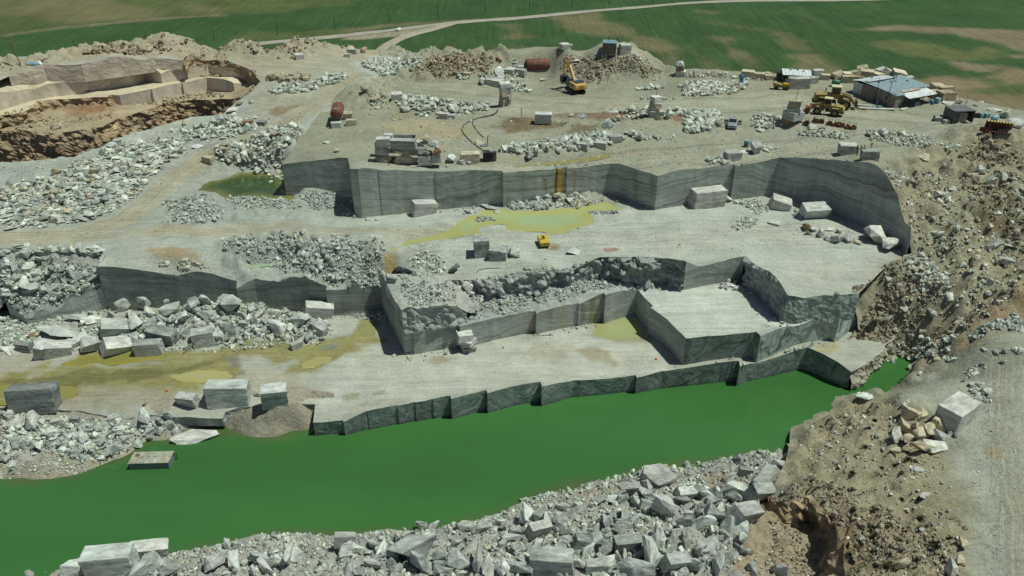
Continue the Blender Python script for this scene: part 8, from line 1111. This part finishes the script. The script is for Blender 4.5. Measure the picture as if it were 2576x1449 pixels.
# ---------------------------------------------------------------- people and the post beside them
SKN = plain("skin", (.34, .19, .12), .6, dirt=.05); HAIR = plain("dark_hair", (.02, .016, .014), .7, dirt=.05)
def person(loc, rz, label, top, legs, pose):
    J = dict(pel=(0, 0, .95), ch=(0, .02, 1.28), nk=(0, .0, 1.47), hd=(0, .03, 1.60), ht=(0, .02, 1.74)); lean = pose.get('lean', 0)
    for k in ('ch', 'nk', 'hd', 'ht'): x, y, z = J[k]; J[k] = (x, y + lean * (z - .95), z - .12 * lean * (z - .95))
    for s_, nm in ((-1, 'l'), (1, 'r')):
        a = pose['arm_' + nm]; sh_ = (s_ * .19, J['nk'][1] - .0, J['nk'][2] - .07); J['s' + nm] = sh_; J['e' + nm] = tuple(np.add(sh_, a[0])); J['w' + nm] = tuple(np.add(J['e' + nm], a[1]))
        J['h' + nm] = (s_ * .09, 0, .92); J['k' + nm] = (s_ * .11, pose.get('k' + nm, .03), .5); J['a' + nm] = (s_ * .12, pose.get('f' + nm, -.02), .08); J['t' + nm] = (s_ * .14, pose.get('f' + nm, -.02) + .17, .04)
    V, E, Rr, idx = [], [], [], {}
    def add(k, p, r, par=None): idx[k] = len(V); V.append(p); Rr.append(r); E.append((idx[par], idx[k])) if par else None
    add('pel', J['pel'], (.155, .115)); add('ch', J['ch'], (.175, .12), 'pel'); add('nk', J['nk'], (.062, .062), 'ch'); add('hd', J['hd'], (.082, .098), 'nk'); add('ht', J['ht'], (.07, .085), 'hd')
    fw = np.array((0, .1, -.01)); add('nose', tuple(np.add(J['hd'], (0, .105, -.005))), (.014, .02), 'hd')
    for s_, nm in ((-1, 'l'), (1, 'r')):
        add('s' + nm, J['s' + nm], (.07, .07), 'ch'); add('e' + nm, J['e' + nm], (.048, .048), 's' + nm); add('w' + nm, J['w' + nm], (.032, .03), 'e' + nm); d = np.subtract(J['w' + nm], J['e' + nm]); d = d / np.linalg.norm(d); add('p' + nm, tuple(np.add(J['w' + nm], d * .08)), (.04, .022), 'w' + nm)
        for f in range(4): b_ = np.add(J['w' + nm], d * .11 + np.array((0, (f - 1.5) * .02, 0))); add(f'f{f}' + nm, tuple(b_), (.01, .01), 'p' + nm); add(f'g{f}' + nm, tuple(b_ + d * (.055 + .012 * (1.5 - abs(f - 1.5))) + np.array((0, 0, -.012))), (.008, .008), f'f{f}' + nm)
        add('th' + nm, tuple(np.add(J['w' + nm], d * .07 + np.array((0, .045, 0)))), (.011, .011), 'p' + nm)
        add('h' + nm, J['h' + nm], (.1, .1), 'pel'); add('k' + nm, J['k' + nm], (.062, .065), 'h' + nm); add('a' + nm, J['a' + nm], (.045, .048), 'k' + nm); add('t' + nm, J['t' + nm], (.04, .03), 'a' + nm)
    me = bpy.data.meshes.new('person'); me.from_pydata(V, E, []); o = bpy.data.objects.new('person', me); COL.objects.link(o); o.modifiers.new('s', 'SKIN'); o.modifiers.new('u', 'SUBSURF').levels = 1
    for i, sv in enumerate(me.skin_vertices[0].data): sv.radius = Rr[i]; sv.use_root = i == 0
    dg = bpy.context.evaluated_depsgraph_get(); m2 = bpy.data.meshes.new_from_object(o.evaluated_get(dg)); bpy.data.objects.remove(o)
    for m_ in (SKN, top, legs, BLK): m2.materials.append(m_)
    for p in m2.polygons:
        c = p.center; wd = min((c - Vector(J['w' + n_])).length for n_ in 'lr'); p.material_index = 0 if c.z > J['nk'][2] + .01 or wd < .13 else 3 if c.z < .1 else 2 if c.z < .96 and abs(c.x) < .24 and c.y < .3 + lean else 1; p.use_smooth = True
    b = bpy.data.objects.new('person', m2); COL.objects.link(b); b.location = loc; b.rotation_euler = (0, 0, rz); tag(b, label, 'person', "people by the wall's edge")
    h_ = MB().lathe([(.02, .1), (.065, .085), (.092, .04), (.096, -.01), (.085, -.05)], 14, Matrix.Translation(Vector(J['ht']) + Vector((0, -.018, -.055)))).build('hair', HAIR, b, True); return b
DN = plain("dark_navy_cloth", (.02, .02, .03), .9, dirt=.1); DB = plain("black_cloth", (.016, .015, .016), .9, dirt=.1); WS = plain("white_shirt", (.55, .56, .6), .9, dirt=.1); DT = plain("dark_trousers", (.022, .022, .025), .9, dirt=.1)
hang = ((-.04, -.02, -.28), (0, .06, -.25)); hangr = ((.04, -.02, -.28), (0, .06, -.25)); rest = ((-.03, .2, -.2), (.02, .24, .02)); restr = ((.03, .2, -.2), (-.02, .24, .02))
for (u, v, rz, lb, tp, lg, ps) in ((2155.5, 390, 1.35, "person in dark clothes leaning on the banded block, nearest to it", DN, DT, dict(lean=.28, arm_l=rest, arm_r=restr)), (2163.5, 391, 1.5, "person in black clothes and a long coat, middle of the three by the block", DB, DB, dict(lean=.12, arm_l=rest, arm_r=hangr)), (2171.5, 390, 1.9, "person in a white shirt and dark trousers standing last by the block", WS, DT, dict(lean=.1, arm_l=hang, arm_r=hangr, kl=.08))):
    q = hit(u, v); person((q[0], q[1], q[2]), rz, lb, tp, lg, ps)
q = hit(2186.5, 391); e = thing('control_post', q, .2, "post carrying a small box on the low grey block by the people", 'post'); MB().cyl((0, 0, 0), (0, 0, 1.9), .05).build('post', WOD, e); MB().box(0, -.03, 2.05, .42, .2, .55).build('box', plain("pale_box", (.4, .42, .38)), e)
# ---------------------------------------------------------------- pontoon, hoses, odds and ends
FLp, FRp, BRp = at(322, 1166, -10.95), at(422, 1163, -10.95), at(437, 1135, -10.95); ax_ = FRp - FLp; ang = math.atan2(ax_[1], ax_[0]); Lp = np.linalg.norm(ax_[:2]); dv = BRp - FRp; Dp = abs(-math.sin(ang) * dv[0] + math.cos(ang) * dv[1]); skew = (math.cos(ang) * dv[0] + math.sin(ang) * dv[1])
e = thing('pontoon', (FLp[0], FLp[1], -12), ang, "half sunk rusty pontoon with a round hatch hole floating in the green water", 'pontoon')
def para(z0, z1, g=0): return [(-g, -g, z0), (Lp + g, -g, z0), (Lp + skew + g, Dp + g, z0), (skew - g, Dp + g, z0), (-g, -g, z1), (Lp + g, -g, z1), (Lp + skew + g, Dp + g, z1), (skew - g, Dp + g, z1)]
def hexa(v, mat, nm): me = bpy.data.meshes.new(nm); me.from_pydata(v, [], [(0, 3, 2, 1), (4, 5, 6, 7), (0, 1, 5, 4), (1, 2, 6, 5), (2, 3, 7, 6), (3, 0, 4, 7)]); me.materials.append(mat); o = bpy.data.objects.new(nm, me); COL.objects.link(o); o.parent = e; return o
hexa(para(-1, .96), plain("pontoon_side", (.17, .22, .22), .6, dirt=.3), 'hull'); hexa(para(.963, 1.05, .06), plain("pontoon_deck", (.37, .37, .29), .85, dirt=.45, rust=.22), 'deck')
m = MB()
for k in range(9): x = Lp * (k + .7) / 9.6; m.tube([(x, 0, 1.055), (x + skew, Dp, 1.055)], .022, 4)
m.build('deck_rib', plain("deck_rib", (.30, .30, .24), .85), e); MB().cyl((.55 + skew * .72, Dp * .72, 1.05), (.55 + skew * .72, Dp * .72, 1.075), .28).build('hatch_rim', RST, e); MB().cyl((.55 + skew * .72, Dp * .72, 1.07), (.55 + skew * .72, Dp * .72, 1.082), .18).build('hatch_hole_shade', BLK, e)  # black disc inside the rim stands in for the dark below the hatch
MB().tube([(.2, .1, 1.07), (1.1, Dp * .5, 1.08), (1.9, Dp * .75, 1.08), (2.6, Dp * .95, 1.08)], .035).build('rope', plain("ochre_rope", (.36, .27, .13)), e); MB().tube([(Lp + skew, Dp, 1.0), (Lp + skew + .25, Dp - .1, .9), (Lp + skew + .4, Dp - .4, -.3)], .05).tube([(Lp + skew, Dp - .3, 1.0), (Lp + skew + .35, Dp - .5, -.3)], .04).build('ladder', DRK, e)
for (x, y) in ((2.2, .6), (3.0, .55)): MB().box(x, Dp * y, 1.12, .22, .16, .13, rz=x).build('loose_stone', stone_pale, e)
def hose(pts, r, label, mat=BLK, name='hose'):
    P_ = np.array([hit(*q) for q in pts]); P_ = resample(P_, .5); P_[:, 2] = [ground_z(a, b) + r * .8 for a, b in P_[:, :2]]; return tag(MB().tube(P_, r).build(name, mat), label, 'hose', "hoses lying on the ground")
hose(T(2, (1185, 825), (1170, 855), (1120, 875), (1050, 888), (990, 908), (925, 945), (908, 975), (925, 1015), (960, 1055), (1010, 1095), (1060, 1130), (1095, 1160)), .09, "long black hose curving from the tallest stone pile to the black tank"); hose(T(2, (1180, 830), (1150, 870), (1090, 885), (1030, 892)), .06, "short black hose beside the long one under the tallest pile"); hose(T(2, (988, 912), (992, 940), (1020, 985), (1050, 1020), (1075, 1042)), .08, "black hose branching off towards the bent pipe stand"); hose(T(2, (1360, 815), (1358, 850), (1358, 880)), .06, "short dark pipe at the edge of the brown mud")
hose(T(5, (1018, 612), (1040, 590), (1100, 578), (1195, 575)), .05, "thin dark hose on the floor above the broken ledge"); hose(T(5, (680, 1206), (760, 1195), (820, 1165)), .05, "thin dark hose at the foot of the lower bench"); hose(T(5, (1425, 1073), (1510, 1083), (1600, 1081)), .05, "thin dark pipe on the white floor near the shallow pool"); hose(T(6, (620, 1010), (640, 1022), (655, 1012), (640, 1003), (600, 1005)), .03, "small coil of wire on the white bench")
q = hit(*z1(2, 1103, 1100)); e = thing('pipe_stand', q, .3, "bent pipe standing on a grey base beside the hose end", 'pipe'); MB().tube([(0, 0, 0), (.05, 0, 1.7), (.1, 0, 1.85), (.5, 0, 1.85)], .07).build('pipe', DRK, e); MB().box(-.6, 0, .15, 1.3, .8, .2).build('base', GAL, e)
for (k, x, y, lb) in ((5, 1990, 435, "red rag lying on the brown stain of the middle floor"), (5, 2375, 1263, "red cap lying on the white floor by the shadow"), (7, 1257, 55, "red cap on the pale ground left of the big shelf blocks")): q = hit(*z1(k, x, y)); e = tag(MB().lathe([(.22, 0), (.2, .08), (.12, .14)], 12).build('red_cap', plain("red_plastic", (.45, .03, .03), .5)), lb, 'cap', "red things dropped on the floor"); e.location = q
q = hit(85, 163); e = tag(MB().sheet(10, 6, lambda a, b: (-1.3 + 2.6 * a, -.5 + b, .9 * math.sin(math.pi * min(.98, max(.02, b))) * (.8 + .3 * mnoise.noise((a * 3, b * 2, 1))) - .05)).build('tarpaulin', LBL, None, True), "blue tarpaulin heaped on the tan berm beside the power pole", 'tarpaulin'); e.location = q
q = hit(99, 161); e = tag(MB().sheet(8, 6, lambda a, b: (-.7 + 1.4 * a, -.5 + b, .8 * math.sin(math.pi * min(.98, max(.02, b))) * math.sin(math.pi * min(.95, max(.05, a))) - .05)).build('sack', WHT, None, True), "white sack lying next to the blue tarpaulin", 'sack'); e.location = q
for (x, y, mt, lb) in ((1630, 490, BLK, "black barrel lying on the edge above the tan pit"), (1733, 480, LBL, "pale blue barrel lying on the edge above the tan pit"), (940, 410, BLK, "dark roll lying along the rim of the tan pit")): q = hit(x / 3, y / 3); barrel((q[0], q[1], q[2] + .3), lb, mt, "barrels at the rim of the tan pit", tilt=1.5, rz=.8)
# grey sawn stubs left standing in the trench
for (pts, zf, hh, lb) in ((((133, 404), (182, 404)), -3.2, 6.0, "grey fluted rock stub standing against the brown trench face"), (((486, 297), (508, 296)), -2.8, 4.4, "grey rock pillar left standing in the dark trench hollow")):
    a, b = at(*pts[0], zf), at(*pts[1], zf); w_ = b[0] - a[0]; e = thing('rock_stub', ((a[0] + b[0]) / 2, a[1] + 1.2, zf), 0, lb, 'rock pillar', "grey stubs in the trench"); m = MB()
    for k in range(4): m.box(-w_ * .36 + k * w_ * .24, .0 + .12 * (k % 2), hh / 2, w_ * .25, 2.0, hh, bev=.08, taper=(.8, .8))
    m.build('stub', cut_grey, e); 
# dry bushes on the hill
def bush(loc, r, mat, label, rg):
    V, F = [], []
    for i in range(190):
        a, el = rg.uniform(0, 6.283), rg.uniform(.1, 1.5); d = np.array([math.cos(a) * math.cos(el), math.sin(a) * math.cos(el), math.sin(el) * .8]); L_ = r * rg.uniform(.5, 1.05); s_ = np.cross(d, rg.normal(size=3)); s_ /= np.linalg.norm(s_); b = d * r * .1; t = d * L_ + rg.normal(0, .06, 3) * r; w_ = .022 * r + .006; n = len(V); V += [b - s_ * w_, b + s_ * w_, t + s_ * w_ * 1.6, t - s_ * w_ * 1.6]; F.append((n, n + 1, n + 2, n + 3))
    o = mesh_obj('dry_bush', np.array(V), np.array(F), mat); o.location = loc; return tag(o, label, 'bush', "low bushes on the brown hill")
DRYB = plain("dry_twigs", (.16, .125, .075), .95); GRNB = plain("dull_green_leaves", (.05, .075, .03), .95); rb_ = np.random.RandomState(3)
for (x, y, r, g, lb) in ((1700, 585, .75, 0, "widest dry bush, in the middle of the brown hill"), (1640, 500, .55, 0, "dry bush below the yellow rock heap"), (1670, 440, .35, 1, "small green bush at the foot of the yellow rocks"), (1280, 675, .5, 0, "dry bush on the hill's water side"), (1600, 620, .5, 0, "dry bush left of the widest one"), (1790, 1030, .7, 0, "dry bush beside the dark hollow at the hill's right"), (1530, 1390, .8, 0, "dry bush at the bottom edge of the hill, left one"), (1760, 1340, .7, 0, "dry bush right of the rounded brown boulder"), (1650, 880, .45, 0, "dry bush near the narrow pale slab"), (1450, 280, .4, 1, "small green bush on the hill's shoulder"), (1380, 480, .5, 0, "dry bush at the lip of the hill's crack"), (1910, 1235, .6, 1, "round green bush near the pad at the hill's right edge"), (1500, 640, .4, 0, "small dry bush over the hill's middle"), (1430, 1080, .5, 0, "dry bush over the brown bank"), (1260, 1290, .4, 1, "small green bush on the lower bank"), (1620, 1180, .45, 0, "dry bush in the hill's lower half"), (1880, 480, .3, 1, "tiny green tuft among the yellow rocks")):
    q = hit(*z1(9, x, y)); bush(q, r, GRNB if g else DRYB, lb, rb_)
